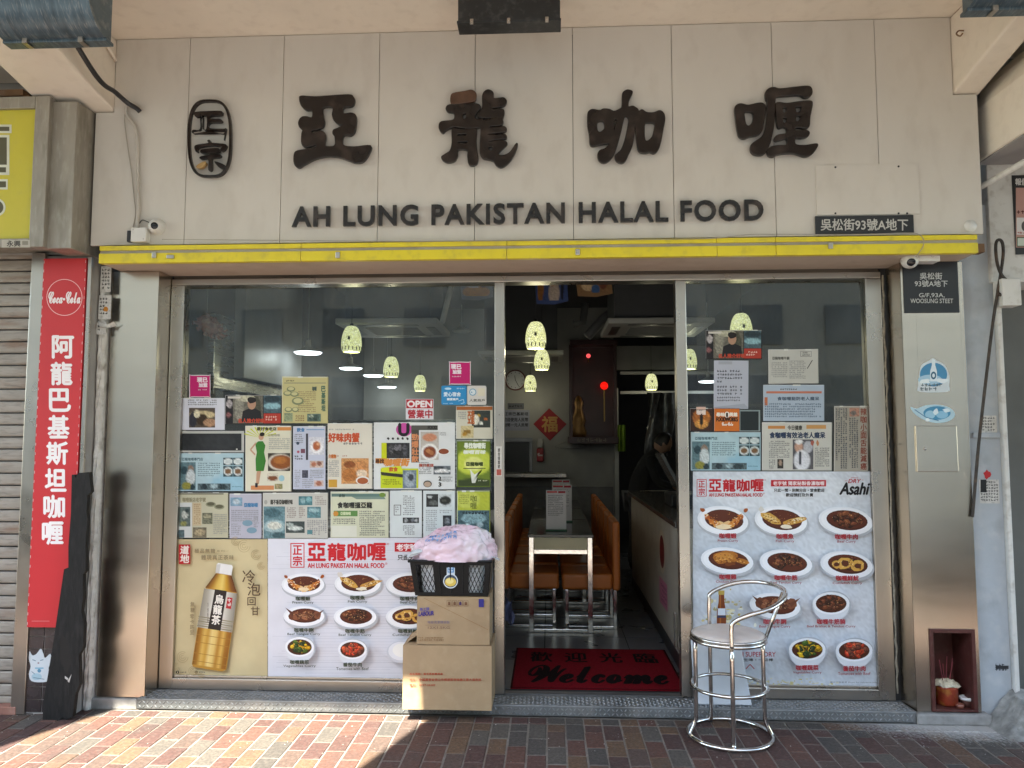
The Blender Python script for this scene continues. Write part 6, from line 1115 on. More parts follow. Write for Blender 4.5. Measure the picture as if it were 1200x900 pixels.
# pink bag heaped on the basket
PBAG = mat('pink_plastic_bag', (.74, .55, .62), rough=.25, var=.12, scale=5, bump=1.0, bscale=26, dirt=[((.78, .76, .79), 1.0, 4), ((.72, .40, .50), .6, 9)], spec=.5)
px0, px1, pz0, pz1 = rect(481, 617, 582, 660, bY + .05); pcx, pcz = (px0 + px1) / 2, kz1 + .004; prx, prz = (px1 - px0) / 2, PXZ(532, 617, bY + .1) - pcz
from mathutils import noise as mn
def bagp(s, t):
    a = 6.283 * s; k = math.sin(t * math.pi / 2) ** .6; h = math.cos(t * math.pi / 2) ** .72
    n_ = mn.noise(Vector((math.cos(a) * 2.2 * k, math.sin(a) * 2.2 * k, h * 2 + 3))) ; cr = (.22 - abs(mn.noise(Vector((math.cos(a) * 5 * k + 2, math.sin(a) * 5 * k, h * 4))))) * .15 + (.2 - abs(mn.noise(Vector((math.cos(a) * 11 * k, math.sin(a) * 11 * k + 4, h * 9))))) * .07
    fall = 1 - .25 * max(0, -math.cos(a)) * k
    x = pcx + prx * k * (math.cos(a)) * (1 + .08 * n_ + cr); y = bY + .115 + .155 * k * math.sin(a) * (1 + .1 * n_ + cr); z = pcz + prz * (h * fall * (1 + .12 * n_ + cr) ) - .012 * k ** 4
    return (x, y, max(z, kz1 + .001 - (.02 if k > 1.0 else 0)))
bag = thing('plastic_bag', 'pink and white plastic bag heaped on the black basket', 'bag', (pcx, bY + .11, pcz))
b = B().grid(bagp, 120, 44, True); bo = b.obj('film', PBAG, bag, 0, True); md = bo.modifiers.new('sub', 'SUBSURF'); md.levels = md.render_levels = 1
bb = B(); rg = random.Random(15)
for k in range(16):
    s0 = .60 + (k % 8) * .022 + rg.uniform(0, .004); t0 = .34 + (k // 8) * .13; c = lin(rg.choice(('#4f86c4', '#6f9cd0', '#8fb2da')))
    for (sa, sb, ta, tb2) in ((0, .014, 0, .02), (0, .004, 0, .09), (.010, .014, .03, .09), (0, .014, .045, .06)):
        q_ = [Vector(bagp(s0 + x, t0 + y)) + Vector((0, -.004, .005)) for x, y in ((sa, tb2), (sb, tb2), (sb, ta), (sa, ta))]; bb.add(q_, [(0, 1, 2, 3)], c)
stuff(bb.obj('printing', PRINT, bag))
kx, kz_ = PXX(488, 650, bY), PXZ(488, 650, bY)
b = B().grid(lambda s, t: (kx + .012 - .05 * t + .022 * (1 - .3 * t) * math.cos(6.283 * s) * (1 + .3 * math.sin(s * 31)), bY + .02 - .015 * t + .02 * math.sin(6.283 * s) * (1 + .3 * math.sin(s * 23)), kz_ + .014 - .012 * t + .018 * math.sin(6.283 * s + 1)), 24, 6, True); b.obj('tied_corner', WBAG, bag, 0, True)
b = B().grid(lambda s, t: (px1 - .03 + .045 * s, bY + .03 + .05 * t, pcz - .002 + .02 * (1 - s) + .006 * math.sin(t * 9)), 6, 5); b.obj('loose_corner', WBAG, bag, 0, True)
# bar stool
scx, scy = .938, -.275
sz = PXZ(853, 741, scy); rb, rs_, rf = .214, .186, .193
st = thing('bar_stool', 'low chrome bar stool with curved back rail and pale seat', 'stool', (scx, scy, 0))
T = .0115
def ring(r, z, n=48): return [(scx + r * math.cos(6.2832 * i / n), scy + r * math.sin(6.2832 * i / n), z) for i in range(n)]
B().tube(ring(rb, T + .001), T, 10, True).obj('base_ring', CHROME, st, 0, True)
fz = PXZ(850, 803, scy); B().tube(ring(rf, fz), T * .8, 10, True).obj('foot_ring', CHROME, st, 0, True)
B().tube(ring(rs_ + .003, sz - .03), T * .9, 10, True).obj('seat_ring', CHROME, st, 0, True); B().tube(ring(rs_ + .003, sz - .012), T * .6, 10, True).obj('seat_ring', CHROME, st, 0, True)
LEG = [R(186), R(106), R(-98), R(-4)]
def at(a, r, z): return Vector((scx + r * math.cos(a), scy + r * math.sin(a), z))
for i, a in enumerate(LEG):
    low = [at(a, rb, T + .002), at(a, rb - .012, .035), at(a, rs_ - .004, .085), at(a, rs_ - .008, .16), at(a, rs_ - .01, sz - .03)]
    if i in (0, 3): B().tube(opens(low), T, 10).obj('leg', CHROME, st, 0, True)
    else:
        o_ = .014
        low = [at(a, rb, T + .002), at(a, rb - .012, .03), at(a, rs_ + o_, .07), at(a, rs_ + o_, .16), at(a, rs_ + o_, sz - .03)]; B().tube(opens(low), T, 10).obj('leg', CHROME, st, 0, True)
aF, aB = LEG[2], LEG[1]; zt1 = sz + .155; ro = rs_ + .014
def lp(a, r, z): return at(a, r, z)
rail = [lp(aF, ro, sz - .03), lp(aF, ro, sz + .06), lp(aF + R(4), ro + .002, sz + .10), lp(aF + R(22), ro + .018, sz + .135), lp(aF + R(48), ro + .055, sz + .165), lp(aF + R(75), ro + .085, sz + .20), lp(R(0), ro + .095, sz + .225), lp(R(26), ro + .085, sz + .232), lp(R(50), ro + .055, sz + .228), lp(R(76), ro + .022, sz + .205), lp(aB - R(4), ro + .002, sz + .165), lp(aB, ro, sz + .12), lp(aB, ro, sz - .03)]
B().tube(opens(rail, 8), T, 10).obj('back_rail', CHROME, st, 0, True)
B().tube([at(LEG[3], rs_ + .004, sz - .03), at(LEG[3] + R(2), ro + .088, sz + .213)], T * .85, 10).obj('back_strut', CHROME, st, 0, True)
B().lathe([(0, sz - .028), (rs_ - .006, sz - .028), (rs_, sz - .018), (rs_ - .002, sz - .004), (rs_ - .02, sz + .006), (rs_ * .6, sz + .011), (0, sz + .012)], scx, scy, 0, 40).obj('seat_pad', mat('worn_beige_vinyl', (.64, .54, .48), rough=.4, var=.08, scale=9, bump=.1, bscale=60, dirt=[((.36, .29, .25), .6, 7), ((.62, .6, .58), .4, 12)]), st, 0, True)
for a in LEG: B().lathe([(0, 0), (T * 1.2, 0), (T * 1.2, .004), (0, .004)], *at(a, rb, 0)[:2], .0002, 10).obj('foot_cap', BLACKP, st)
# white board standing behind the stool
wb_ = thing('white_board', 'white plastic board leaning on the window behind the bar stool', 'board', (.95, .02, ZS))
x0, x1 = PXX(813.5, 800, .0), PXX(880.5, 815, .0); zt1 = PXZ(848, 750, .06)
b = B(); xt0, xt1 = x0 + .0, x1 - .035
b.add([(x0, -.02, ZS + .004), (x1, -.02, ZS + .004), (xt1, .085, zt1), (xt0, .085, zt1), (x0, .015, ZS + .004), (x1, .015, ZS + .004), (xt1, .105, zt1), (xt0, .105, zt1)], [(0, 1, 2, 3), (7, 6, 5, 4), (0, 4, 5, 1), (1, 5, 6, 2), (2, 6, 7, 3), (3, 7, 4, 0)])
b.obj('board', mat('white_panel_plastic', (.60, .62, .65), rough=.45, var=.06, dirt=((.4, .4, .4), .4, 6)), wb_, .012, False, 3)
# grit and litter specks on the bricks
rg = random.Random(31); b = B()
for i in range(260):
    x, y = rg.uniform(-3.1, 2.6), -.08 - abs(rg.gauss(0, .3)); r_ = rg.uniform(.0012, .0042)
    if y > -1: b.add([(x + r_ * math.cos(a + i), y + r_ * math.sin(a + i) * .8, .0022 + (.0018 if a == 0 else 0)) for a in (0, 1.6, 3.1, 4.7)], [(0, 1, 2, 3)])
gr_ = stuff(b.obj('grit', mat('grit', (.42, .40, .36), rough=.9, var=.4, scale=30))); gr_['label'] = 'pale grit and litter specks scattered on the brick pavement'; gr_['category'] = 'grit'
# welcome mat
MATR = mat('red_mat_pile', attr=True, rough=.95, var=.25, scale=60, bump=.8, bscale=220, spec=.1)
m0, m1 = G(598, 806, .078), G(803, 806, .078); m2 = G(700, 760.5, .078)
mxa, mxb, mya, myb = m0.x, m1.x, m0.y, m2.y
b = B().box(mxa, mxb, mya, myb, .0715, .079); b.c = [(*lin('#6a0c18'), 1)] * 8; dm = tag(b.obj('door_mat', MATR, None, .002), 'red welcome mat with black lettering inside the doorway', 'mat')
p = Print(0, .00005, lambda u, v, h: (mxa + u * (mxb - mxa), mya + (1 - v) * (myb - mya), .0792 + h))
p.frame(0.0, 0.0, 1.0, 1.0, .012, '#2a060a')
for i, ch in enumerate('歡迎光臨'): p.t(ch, .10 + i * .225, .12, .24 + i * .225, .38, '#120a0b', .004)
p.t('𝓦𝓮𝓵𝓬𝓸𝓶𝓮', .10, .47, .92, .88, '#120a0b', .008); p.obj('lettering', dm, MATR)
# blue cloth and pale strip hanging just inside the left door post
q = W(591, 716, .3); rg = random.Random(6)
cl = B().grid(lambda s, t: (q.x - .02 + .075 * s + .01 * math.sin(t * 6 + s * 3), .3 + .02 * math.sin(s * 9 + t * 4), q.z + .07 - .14 * t + .015 * math.sin(s * 7)), 10, 10)
tag(cl.obj('cloth', mat('blue_cloth', (.06, .07, .13), rough=.95, var=.3, scale=20), None, 0, True), 'dark blue cloth hanging inside the left door post', 'cloth')
tag(pbox('leaning_sheet', WHITEP, 578, 660, 589, 790, .22, .012, None, .003), 'pale sheet standing inside the left door post', 'sheet')
# ================================================================== INSIDE
# counter at the right of the doorway
CTR = thing('counter', 'cream fronted counter at the right inside the doorway', 'counter', (.95, 1.2, .07))
ca, cb = PXX(797, 760, .35), PXX(775, 620, 2.2)
CF = mat('cream_laminate', (.50, .46, .38), rough=.4, var=.08, dirt=((.3, .25, .2), .4, 5))
kx_ = .83
box('body', CF, kx_, 1.45, .55, 3.4, .075, .98, CTR, .006); box('top', mat('dark_worktop', (.06, .055, .05), rough=.2, var=.2), kx_ - .03, 1.5, .52, 3.45, .981, 1.02, CTR, .006); box('kick', BLACKP, kx_ - .004, kx_ - .0005, .56, 3.39, .075, .17, CTR)
fnC = lambda u, v, h: (kx_ - .002 - h, .55 + u, v)
p = Print(0, .0002, fnC); p.ell(.75, .72, .16, .16, '#cdbfa8'); p.ell(.75, .72, .12, .12, '#6e1216'); p.r(.52, .33, .9, .52, '#cf7f9c'); p.tiny(.55, .35, .88, .5, '#8a3a58', rng, .035, .025)
p.obj('poster_print', CTR); box('handle', CHROME, kx_ - .022, kx_ - .003, .66, .69, .2, .42, CTR, .003)
till = thing('cash_register', 'dark tilted screen and till on the counter', 'till', (1.0, 1.6, 1.02)); box('till_base', BLACKP, .95, 1.3, 1.6, 1.95, 1.021, 1.12, till, .01)
M = Matrix.Translation((.95, 1.75, 1.3)) @ Matrix.Rotation(R(-28), 4, 'Y'); B().obox(M, .012, .17, .15).obj('screen', mat('grey_screen', (.16, .17, .18), rough=.25), till); B().tube([(1.06, 1.78, 1.1), (.985, 1.76, 1.26)], .018, 8).obj('stand', BLACKP, till)
# tables down the middle
TTOP = mat('dark_table_top', (.055, .05, .045), rough=.12, var=.2); APR = mat('cream_apron', (.80, .74, .52), rough=.5, var=.05)
tcx = (PXX(621, 640, 1.5) + PXX(693, 640, 1.5)) / 2; tw_ = .245; TZ = .815
def table(y0, label):
    t = thing('dining_table', label, 'table', (tcx, y0 + .55, .072), 'dining tables in a row'); L = 1.08; s = .019
    box('top', TTOP, tcx - tw_ - .01, tcx + tw_ + .01, y0 - .005, y0 + L, TZ - .022, TZ, t, .004)
    for yy in (y0 + .002, y0 + L - .012): box('apron', APR, tcx - tw_ + .04, tcx + tw_ - .04, yy, yy + .01, TZ - .115, TZ - .0225, t, .003)
    for sx in (-1, 1):
        for yy in (y0 + .02, y0 + L - .03): box('leg', CHROME, tcx + sx * (tw_ - s) - s, tcx + sx * (tw_ - s) + s, yy - s, yy + s, .073, TZ - .0225, t, .003)
    for yy in (y0 + .02, y0 + L - .03): box('cross_rail', CHROME, tcx - tw_ + .0385, tcx + tw_ - .0385, yy - .015, yy + .015, TZ - .15, TZ - .1155, t, .003); box('floor_rail', CHROME, tcx - tw_ + .0385, tcx + tw_ - .0385, yy - .015, yy + .015, .0745, .098, t, .003)
    return t
for i, lab in enumerate(('narrow chrome legged dining table nearest the doorway', 'second narrow dining table behind the first one', 'last narrow dining table at the back wall')): table(1.5 + i * 1.12, lab)
ORG = mat('orange_vinyl', (.50, .145, .025), rough=.42, var=.12, scale=6, bump=.1, bscale=30)
def chair(side, y0, label):
    """side -1: left of the table, back to the left"""
    w0, w1 = .012, .455; X = lambda d: tcx + side * d
    t = thing('dining_chair', label, 'chair', (X(.23), y0 + .21, .072), 'orange chairs along the tables')
    box('seat', ORG, X(w0), X(w1 - .05), y0, y0 + .42, .375, .5, t, .022).modifiers[0].segments = 3
    box('backrest', ORG, X(w1 - .049), X(w1 + .01), y0 - .002, y0 + .422, .372, .905, t, .02).modifiers[0].segments = 3
    for dx in (.05, w1 - .03):
        for dy in (.03, .39): box('leg', CHROME, X(dx) - .013, X(dx) + .013, y0 + dy - .013, y0 + dy + .013, .0735, .3745, t, .002)
    for dy in (.03, .39): box('floor_rail', CHROME, X(.0635), X(w1 - .0435), y0 + dy - .011, y0 + dy + .011, .0745, .096, t, .002)
for i in range(6):
    n_ = ('first', 'second', 'third', 'fourth', 'fifth', 'last')[i]
    chair(-1, 1.62 + i * .52, 'orange chair on the left of the tables, %s from the door' % n_); chair(1, 1.60 + i * .52, 'orange chair on the right of the tables, %s from the door' % n_)
def menu(u0, v0, u1, v1, Y, label):
    x0, x1, z0_, z1_ = rect(u0, v0, u1, v1, Y); t = thing('menu_stand', label, 'menu', ((x0 + x1) / 2, Y, TZ), 'menu stands on the tables')
    box('card', mat('menu_card', (.62, .60, .62), rough=.4), x0, x1, Y, Y + .006, TZ + .012, z1_, t); box('foot', mat('green_acrylic', (.03, .12, .06), rough=.2), x0 - .006, x1 + .006, Y - .03, Y + .04, TZ + .0005, TZ + .011, t, .003)
    p = Print(Y - .0002); p.r(u0 + 1, v0 + 1, u0 + (u1 - u0) * .55, v0 + 3, '#c43a3c'); p.r(u0 + (u1 - u0) * .6, v0 + 1, u1 - 1, v0 + 3.4, '#a82030'); p.tiny(u0 + 2, v0 + 5, u1 - 3, v1 - 6, '#5a5a60', rng, 2.1, 1.2); p.obj('printing', t)
menu(640, 574.5, 663.5, 611.5, 1.75, 'menu card stand nearest the door on the first table'); menu(647, 568, 670, 600, 2.4, 'menu card stand in the middle of the row'); menu(647, 562, 668, 586, 3.1, 'menu card stand farthest from the door')
# back wall things
BY = RY1 - .001
q = W(604, 445.5, BY); ck = thing('wall_clock', 'round wall clock with a dark red rim on the back wall', 'clock', tuple(q))
B().lathe([(.0, .02), (.118, .02), (.118, 0)], q.x, BY, q.z, 32, 'y').obj('dial', mat('clock_dial', (.55, .55, .58), rough=.5), ck); B().lathe([(.119, .02), (.122, .035), (.132, .03), (.136, 0)], q.x, BY, q.z, 32, 'y').obj('rim', mat('clock_rim', (.12, .03, .03), rough=.4), ck, 0, True)
for a, L in ((R(98), .06), (R(-62), .09)): B().tube([(q.x, BY - .023, q.z), (q.x + L * math.cos(a), BY - .023, q.z + L * math.sin(a))], .004, 6).obj('hand', BLACKP, ck)
for i in range(12): a = R(30 * i); B().box(q.x + .1 * math.cos(a) - .004, q.x + .1 * math.cos(a) + .004, BY - .0225, BY - .0201, q.z + .1 * math.sin(a) - .006, q.z + .1 * math.sin(a) + .006).obj('hour_mark', BLACKP, ck)
RDP = mat('red_paper', (.30, .012, .02), rough=.6, var=.1)
o, p = cut('fortune_diamond', 'red paper diamond with a gold character on the back wall', 'decoration', [(643.5, 478.5), (664, 497), (644.5, 516.5), (625, 497)], BY, '#8a1018', .004, None, 1); p.t('福', 635, 488, 653, 506, '#b58a4a', .5); p.obj('lettering', o)
o, p = sheet('notice', 'white notice with three lines of characters on the back wall', 'notice', 588, 480.5, 620.5, 504.5, '#8d8fa0', BY, .003); p.t('正宗巴基斯坦', 591, 483, 619, 487, '#22222c', .15); p.t('歡迎使用人民幣', 590, 489.5, 619, 494, '#22222c', .15); p.t('港幣一元人民幣', 590, 496, 619, 500, '#22222c', .15); p.obj('printing', o)
o, p = sheet('notice', 'small dark grey notice below the clock', 'notice', 595, 472.5, 614, 479.5, '#55565e', BY, .003); p.tiny(596, 474, 613, 478.5, '#26262c', rng, 3.4, 2.6); p.obj('printing', o)
hw = thing('serving_hatch', 'framed serving hatch in the back wall above a steel shelf', 'hatch', tuple(W(605, 556, BY)))
pbox('opening', BLACKP, 560, 518, 620, 553, BY - .01, .0095, hw)
for q in ((560, 513, 624, 517.6), (620.5, 518, 624, 553)): pbox('frame', mat('dull_aluminium'), *q, BY - .03, .029, hw, .002)
pbox('shelf', STEELF, 540, 555, 664, 559.5, BY - .32, .318, hw, .004)
pbox('dark_dado', mat('dado_tile', (.12, .115, .11), rough=.3, var=.3, scale=8), 540, 570, 719, 700, BY - .012, .0115, hw)
pbox('utensil_rack', mat('hatch_clutter', (.22, .22, .2), rough=.4, var=.5, scale=30), 596, 535, 618, 552, BY - .009, .002, hw)
tag(pbox('cup_tube', mat('clear_tube', (.32, .30, .28), rough=.3), 629.5, 514, 636.5, 525, BY - .07, .06, None, .012), 'clear upper tube of the cup dispenser on the back wall', 'dispenser'); o = tag(pbox('cup_dispenser', mat('dispenser_red', (.30, .015, .02), rough=.4), 629, 525.5, 637, 541, BY - .075, .07, None, .012), 'red cup dispenser fixed to the back wall', 'dispenser'); p = Print(BY - .0755); p.t('𝓒𝓸𝓬𝓪', 630, 531, 636, 534.5, '#c8c0bc', .15); p.obj('lettering', o)
HG = mat('wire', (.25, .25, .25), rough=.3, metal=.8)
tag(B().tube(opens([W(u, v, BY - .05) for u, v in ((668, 512), (668, 516), (652, 522), (655, 525), (683, 525), (686, 522), (668, 516))]), .004, 6).obj('wire_hanger', HG), 'wire clothes hanger below the wall altar', 'hanger')
AL = thing('wall_altar', 'dark red wall altar shelf with red lamps on the back wall', 'altar', tuple(W(695, 522, BY)))
ALM = mat('altar_lacquer', (.045, .012, .012), rough=.35, var=.3)
pbox('back_panel', ALM, 671, 402, 722, 512, BY - .03, .028, AL); pbox('roof', ALM, 668, 398, 724, 404, BY - .3, .27, AL, .005); pbox('shelf', ALM, 666, 512, 725, 520, BY - .34, .31, AL, .005)
for u in (669, 721): pbox('post', ALM, u - 2, 404, u + 2, 512, BY - .28, .03, AL, .003)
p = Print(BY - .3405); p.tiny(676, 513.5, 715, 518, '#8d8070', rng, 4, 4); p.obj('carving', AL)
RL = mat('red_altar_lamp', (.3, .01, .01), rough=.4, emit='#ff1a14', estr=.14); RL2 = mat('pink_altar_lamp', (.3, .05, .05), rough=.4, emit='#ff5a60', estr=.16)
for u, v, r_, m_ in ((689.5, 417, .028, RL2), (708, 452, .05, RL)):
    q = W(u, v, BY - .2); lo = thing('altar_lamp', 'red round lamp standing on the wall altar' if u > 700 else 'small pink bulb glowing high in the wall altar', 'lamp', tuple(q), 'altar lamps')
    B().grid(lambda s, t: (q.x + r_ * math.sin(math.pi * t) * math.cos(6.283 * s), q.y + r_ * math.sin(math.pi * t) * math.sin(6.283 * s), q.z + r_ * math.cos(math.pi * t)), 16, 8, True).obj('globe', m_, lo, 0, True)
    B().tube([(q.x, q.y, q.z - r_), (q.x, q.y, q.z - r_ - (.4 if u > 700 else .05))], .008, 8).obj('stem', mat('brass', (.45, .3, .1), rough=.3, metal=.8), lo)
q = W(678, 475, BY - .18); fi = B().lathe([(0, 0), (.09, .0), (.10, .06), (.07, .14), (.09, .2), (.06, .3), (.045, .36), (.06, .42), (.03, .5), (0, .52)], q.x, q.y, PXZ(678, 512, BY - .2) + .003, 18).obj('altar_figure', mat('gilded_figure', (.25, .13, .04), rough=.4, metal=.5, var=.4, scale=20), None, 0, True); tag(fi, 'small gilded figure on the left of the wall altar', 'figure')
# passage: door frame, towel, plastic sheet, person
DF = mat('pale_door_frame', (.42, .42, .40), rough=.5, var=.1)
fr = thing('passage_frame', 'pale frame of the passage beside the wall altar', 'door frame', tuple(W(760, 640, BY)))
xj2 = PXX(723.5, 560, BY - .03); box('post', DF, xj - .004, xj2 + .02, BY - .04, BY + .05, .072, PXZ(724, 455, BY), fr, .004); pbox('transom', DF, 727, 435, 860, 438.5, BY - .03, .04, fr, .003); pbox('transom', DF, 727, 458, 860, 461.5, BY - .03, .04, fr, .003)
b = B().grid(lambda s, t: (lambda q_: (q_.x, BY - .05 + .02 * math.sin(s * 16), q_.z))(W(722 + 11 * s, 498 + 31 * t, BY - .05)), 14, 6); tag(b.obj('towel', mat('green_towel', (.16, .26, .03), rough=.95, var=.2), None, 0, True), 'lime green towel hanging on the passage frame', 'towel')
b = B().grid(lambda s, t: (lambda q_: (q_.x + .03 * math.sin(t * 5 + s * 7), 4.4 + .05 * math.sin(s * 11 + t * 3), q_.z))(W(758 + 34 * s, 460 + 75 * t, 4.4)), 24, 18); tag(b.obj('hanging_film', mat('clear_film', (.07, .07, .07), rough=.12, var=.5, scale=9, bump=.8, bscale=12), None, 0, True), 'crinkled plastic film hanging in the dark passage', 'film')
pe = thing('person', 'person in a black top and grey trousers bending over the counter', 'person', tuple(W(752, 640, 4.2)))
q = W(752, 640, 4.2); px_, py_ = q.x - .05, 4.2
def skin(name, pts, edges, rad, m, sub=2):
    me = bpy.data.meshes.new(name); o0 = ORIG[pe.name]; me.from_pydata([Vector(p_) - o0 for p_ in pts], edges, []); me.materials.append(m)
    o = bpy.data.objects.new(name, me); C.objects.link(o); o.parent = pe; ORIG[o.name] = o0
    sk = o.modifiers.new('skin', 'SKIN'); sk.use_smooth_shade = True
    for v_, r_ in zip(me.skin_vertices[0].data, rad): v_.radius = (r_, r_)
    me.skin_vertices[0].data[0].use_root = True
    s2 = o.modifiers.new('sub', 'SUBSURF'); s2.levels = s2.render_levels = sub; return o
h = [(0, 0, .92), (.04, 0, 1.1), (.12, 0, 1.28), (.2, 0, 1.38), (.26, -.01, 1.43), (.12, -.17, 1.32), (.2, -.2, 1.08), (.38, -.14, 1.02), (.12, .17, 1.32), (.22, .2, 1.08), (.4, .12, 1.02), (-.01, -.1, .86), (.03, -.11, .5), (0, -.11, .1), (.12, -.12, .085), (-.01, .1, .86), (0, .11, .5), (-.05, .11, .1), (.07, .12, .085)]
E_ = [(0, 1), (1, 2), (2, 3), (3, 4), (2, 5), (5, 6), (6, 7), (2, 8), (8, 9), (9, 10), (0, 11), (11, 12), (12, 13), (13, 14), (0, 15), (15, 16), (16, 17), (17, 18)]
RD = [.13, .125, .13, .065, .06, .06, .048, .034, .06, .048, .034, .085, .062, .042, .035, .085, .062, .042, .035]
SKN = mat('skin', (.36, .22, .155), rough=.55, var=.08); CLB = mat('black_cloth', (.016, .016, .018), rough=.9, var=.2)
bd = skin('body', [(px_ + a, py_ + b_, c) for a, b_, c in h], E_, RD, CLB)
hx, hy, hz_ = px_ + .30, py_ - .015, 1.5
def headp(s, t):
    a = 6.283 * s; k = math.sin(math.pi * t); z = math.cos(math.pi * t); f = math.cos(a)
    nose = .018 * math.exp(-((s if s < .5 else s - 1) / .03) ** 2 - ((t - .55) / .06) ** 2); brow = .006 * math.exp(-((t - .42) / .05) ** 2) * max(0, f); eye = -.008 * math.exp(-((abs(s if s < .5 else s - 1) - .075) / .035) ** 2 - ((t - .49) / .04) ** 2); lip = .007 * math.exp(-((s if s < .5 else s - 1) / .06) ** 2 - ((t - .70) / .03) ** 2)
    r_ = .095 + nose + brow + eye + lip - .018 * max(0, t - .6) * 2
    x, y, zz = r_ * k * f, r_ * .80 * k * math.sin(a), .118 * z; c, s_ = math.cos(R(35)), math.sin(R(35)); return (hx + x * c + zz * s_, hy + y, hz_ - x * s_ + zz * c)
B().grid(headp, 40, 30, True).obj('head', SKN, pe, 0, True)
B().grid(lambda s, t: (lambda q_: (hx + (q_[0] - hx) * 1.1, hy + (q_[1] - hy) * 1.12, hz_ + (q_[2] - hz_) * 1.1 + .004))(headp(s * .62 + .19, t * .62 if .08 < s < .92 else t * .5)), 26, 12).obj('hair', mat('black_hair', (.008, .007, .007), rough=.5), pe, 0, True)
for sy in (-1, 1): B().grid(lambda s, t: (hx - .005 + .022 * math.sin(math.pi * t) * math.cos(6.283 * s), hy + sy * .078 + .008 * math.sin(math.pi * t) * math.sin(6.283 * s), hz_ - .005 + .03 * math.cos(math.pi * t)), 10, 6, True).obj('ear', SKN, pe, 0, True)
for sy, (ax_, ay_) in ((-1, (.38, -.14)), (1, (.4, .12))):
    hb = Vector((px_ + ax_, py_ + ay_, 1.02)); V = [hb, hb + Vector((.045, 0, 0)), hb + Vector((.085, 0, -.004))]; Ed = [(0, 1), (1, 2)]; Rr = [.028, .034, .032]
    for k, L in enumerate((.065, .075, .07, .055)):
        o_ = (k - 1.5) * .019; i = len(V); V += [hb + Vector((.09, o_, -.004)), hb + Vector((.09 + L * .55, o_ * 1.15, -.01)), hb + Vector((.09 + L, o_ * 1.2, -.026))]; Ed += [(2, i), (i, i + 1), (i + 1, i + 2)]; Rr += [.0095, .009, .0075]
    i = len(V); V += [hb + Vector((.035, -sy * .036, -.004)), hb + Vector((.07, -sy * .052, -.014))]; Ed += [(1, i), (i, i + 1)]; Rr += [.011, .009]
    skin('hand', V, Ed, Rr, SKN, 1)
TRO = mat('grey_trousers', (.10, .10, .105), rough=.9, var=.15)
skin('trousers', [(px_ + a, py_ + b_, c) for a, b_, c in ((0, 0, .93), (-.01, -.1, .86), (.03, -.11, .5), (0, -.11, .13), (-.01, .1, .86), (0, .11, .5), (-.05, .11, .13))], [(0, 1), (1, 2), (2, 3), (0, 4), (4, 5), (5, 6)], [.137, .098, .075, .06, .098, .075, .06], TRO)
# side table and stools in the passage
sd = thing('side_table', 'small cream topped side table in front of the person', 'table', (PXX(760, 600, 3.9), 3.9, .07)); x = PXX(765, 600, 3.9); box('top', APR, x - .12, x + .2, 3.7, 4.1, .93, .98, sd, .004)
for dx in (-.1, .18):
    for y in (3.73, 4.07): box('leg', CHROME, x + dx - .014, x + dx + .014, y - .014, y + .014, .073, .929, sd)
# left part of the room: kitchen partition, hood and lamps
KS = mat('kitchen_steel', (.40, .40, .39), rough=.28, metal=1, var=.12, scale=3, stretch=(.4, 1, 7), rvar=.08)
hd = thing('extractor_hood', 'stainless extractor hood behind the left window', 'hood', (-1.9, 1.4, 2.0))
x0, x1 = RX0 + .003, PXX(279, 400, 1.2); box('canopy', KS, x0, x1, .8, 2.4, PXZ(250, 455, .8), PXZ(250, 366, .8), hd, .006); box('lip', KS, x0, x1 + .01, .785, .798, PXZ(250, 462, .8), PXZ(250, 440, .8), hd, .004)
x2 = PXX(302, 400, 1.5); box('duct', mat('pale_duct', (.30, .30, .30), rough=.4, var=.1), x1 + .012, x2 + .06, 1.1, 2.4, PXZ(290, 443, 1.1), 3.2, hd, .006)
kp = thing('kitchen_partition', 'pale grey partition door behind the left window', 'partition', (-1.3, 2.6, .07)); xa, xb_ = PXX(303, 440, 2.2), PXX(340, 440, 3.2); B().add([(xa, 2.2, .075), (xb_, 3.6, .075), (xb_, 3.6, 2.95), (xa, 2.2, 2.95), (xa - .05, 2.22, .075), (xb_ - .05, 3.62, .075), (xb_ - .05, 3.62, 2.95), (xa - .05, 2.22, 2.95)], [(0, 1, 2, 3), (7, 6, 5, 4), (0, 4, 5, 1), (1, 5, 6, 2), (2, 6, 7, 3), (3, 7, 4, 0)]).obj('panel', mat('partition_paint', (.32, .32, .36), rough=.35, var=.06), kp)
ct = thing('kitchen_counter', 'stainless kitchen counter behind the left window posters', 'counter', (-1.2, 1.2, .07)); box('body', KS, RX0 + .003, -.75, .9, 1.5, .075, .9, ct, .005); box('worktop', KS, RX0 + .003, -.72, .87, 1.53, .901, .94, ct, .005)
box('splash_panel', KS, RX0 + .003, -.6, 3.4, 3.44, 1.0, 1.75, ct)
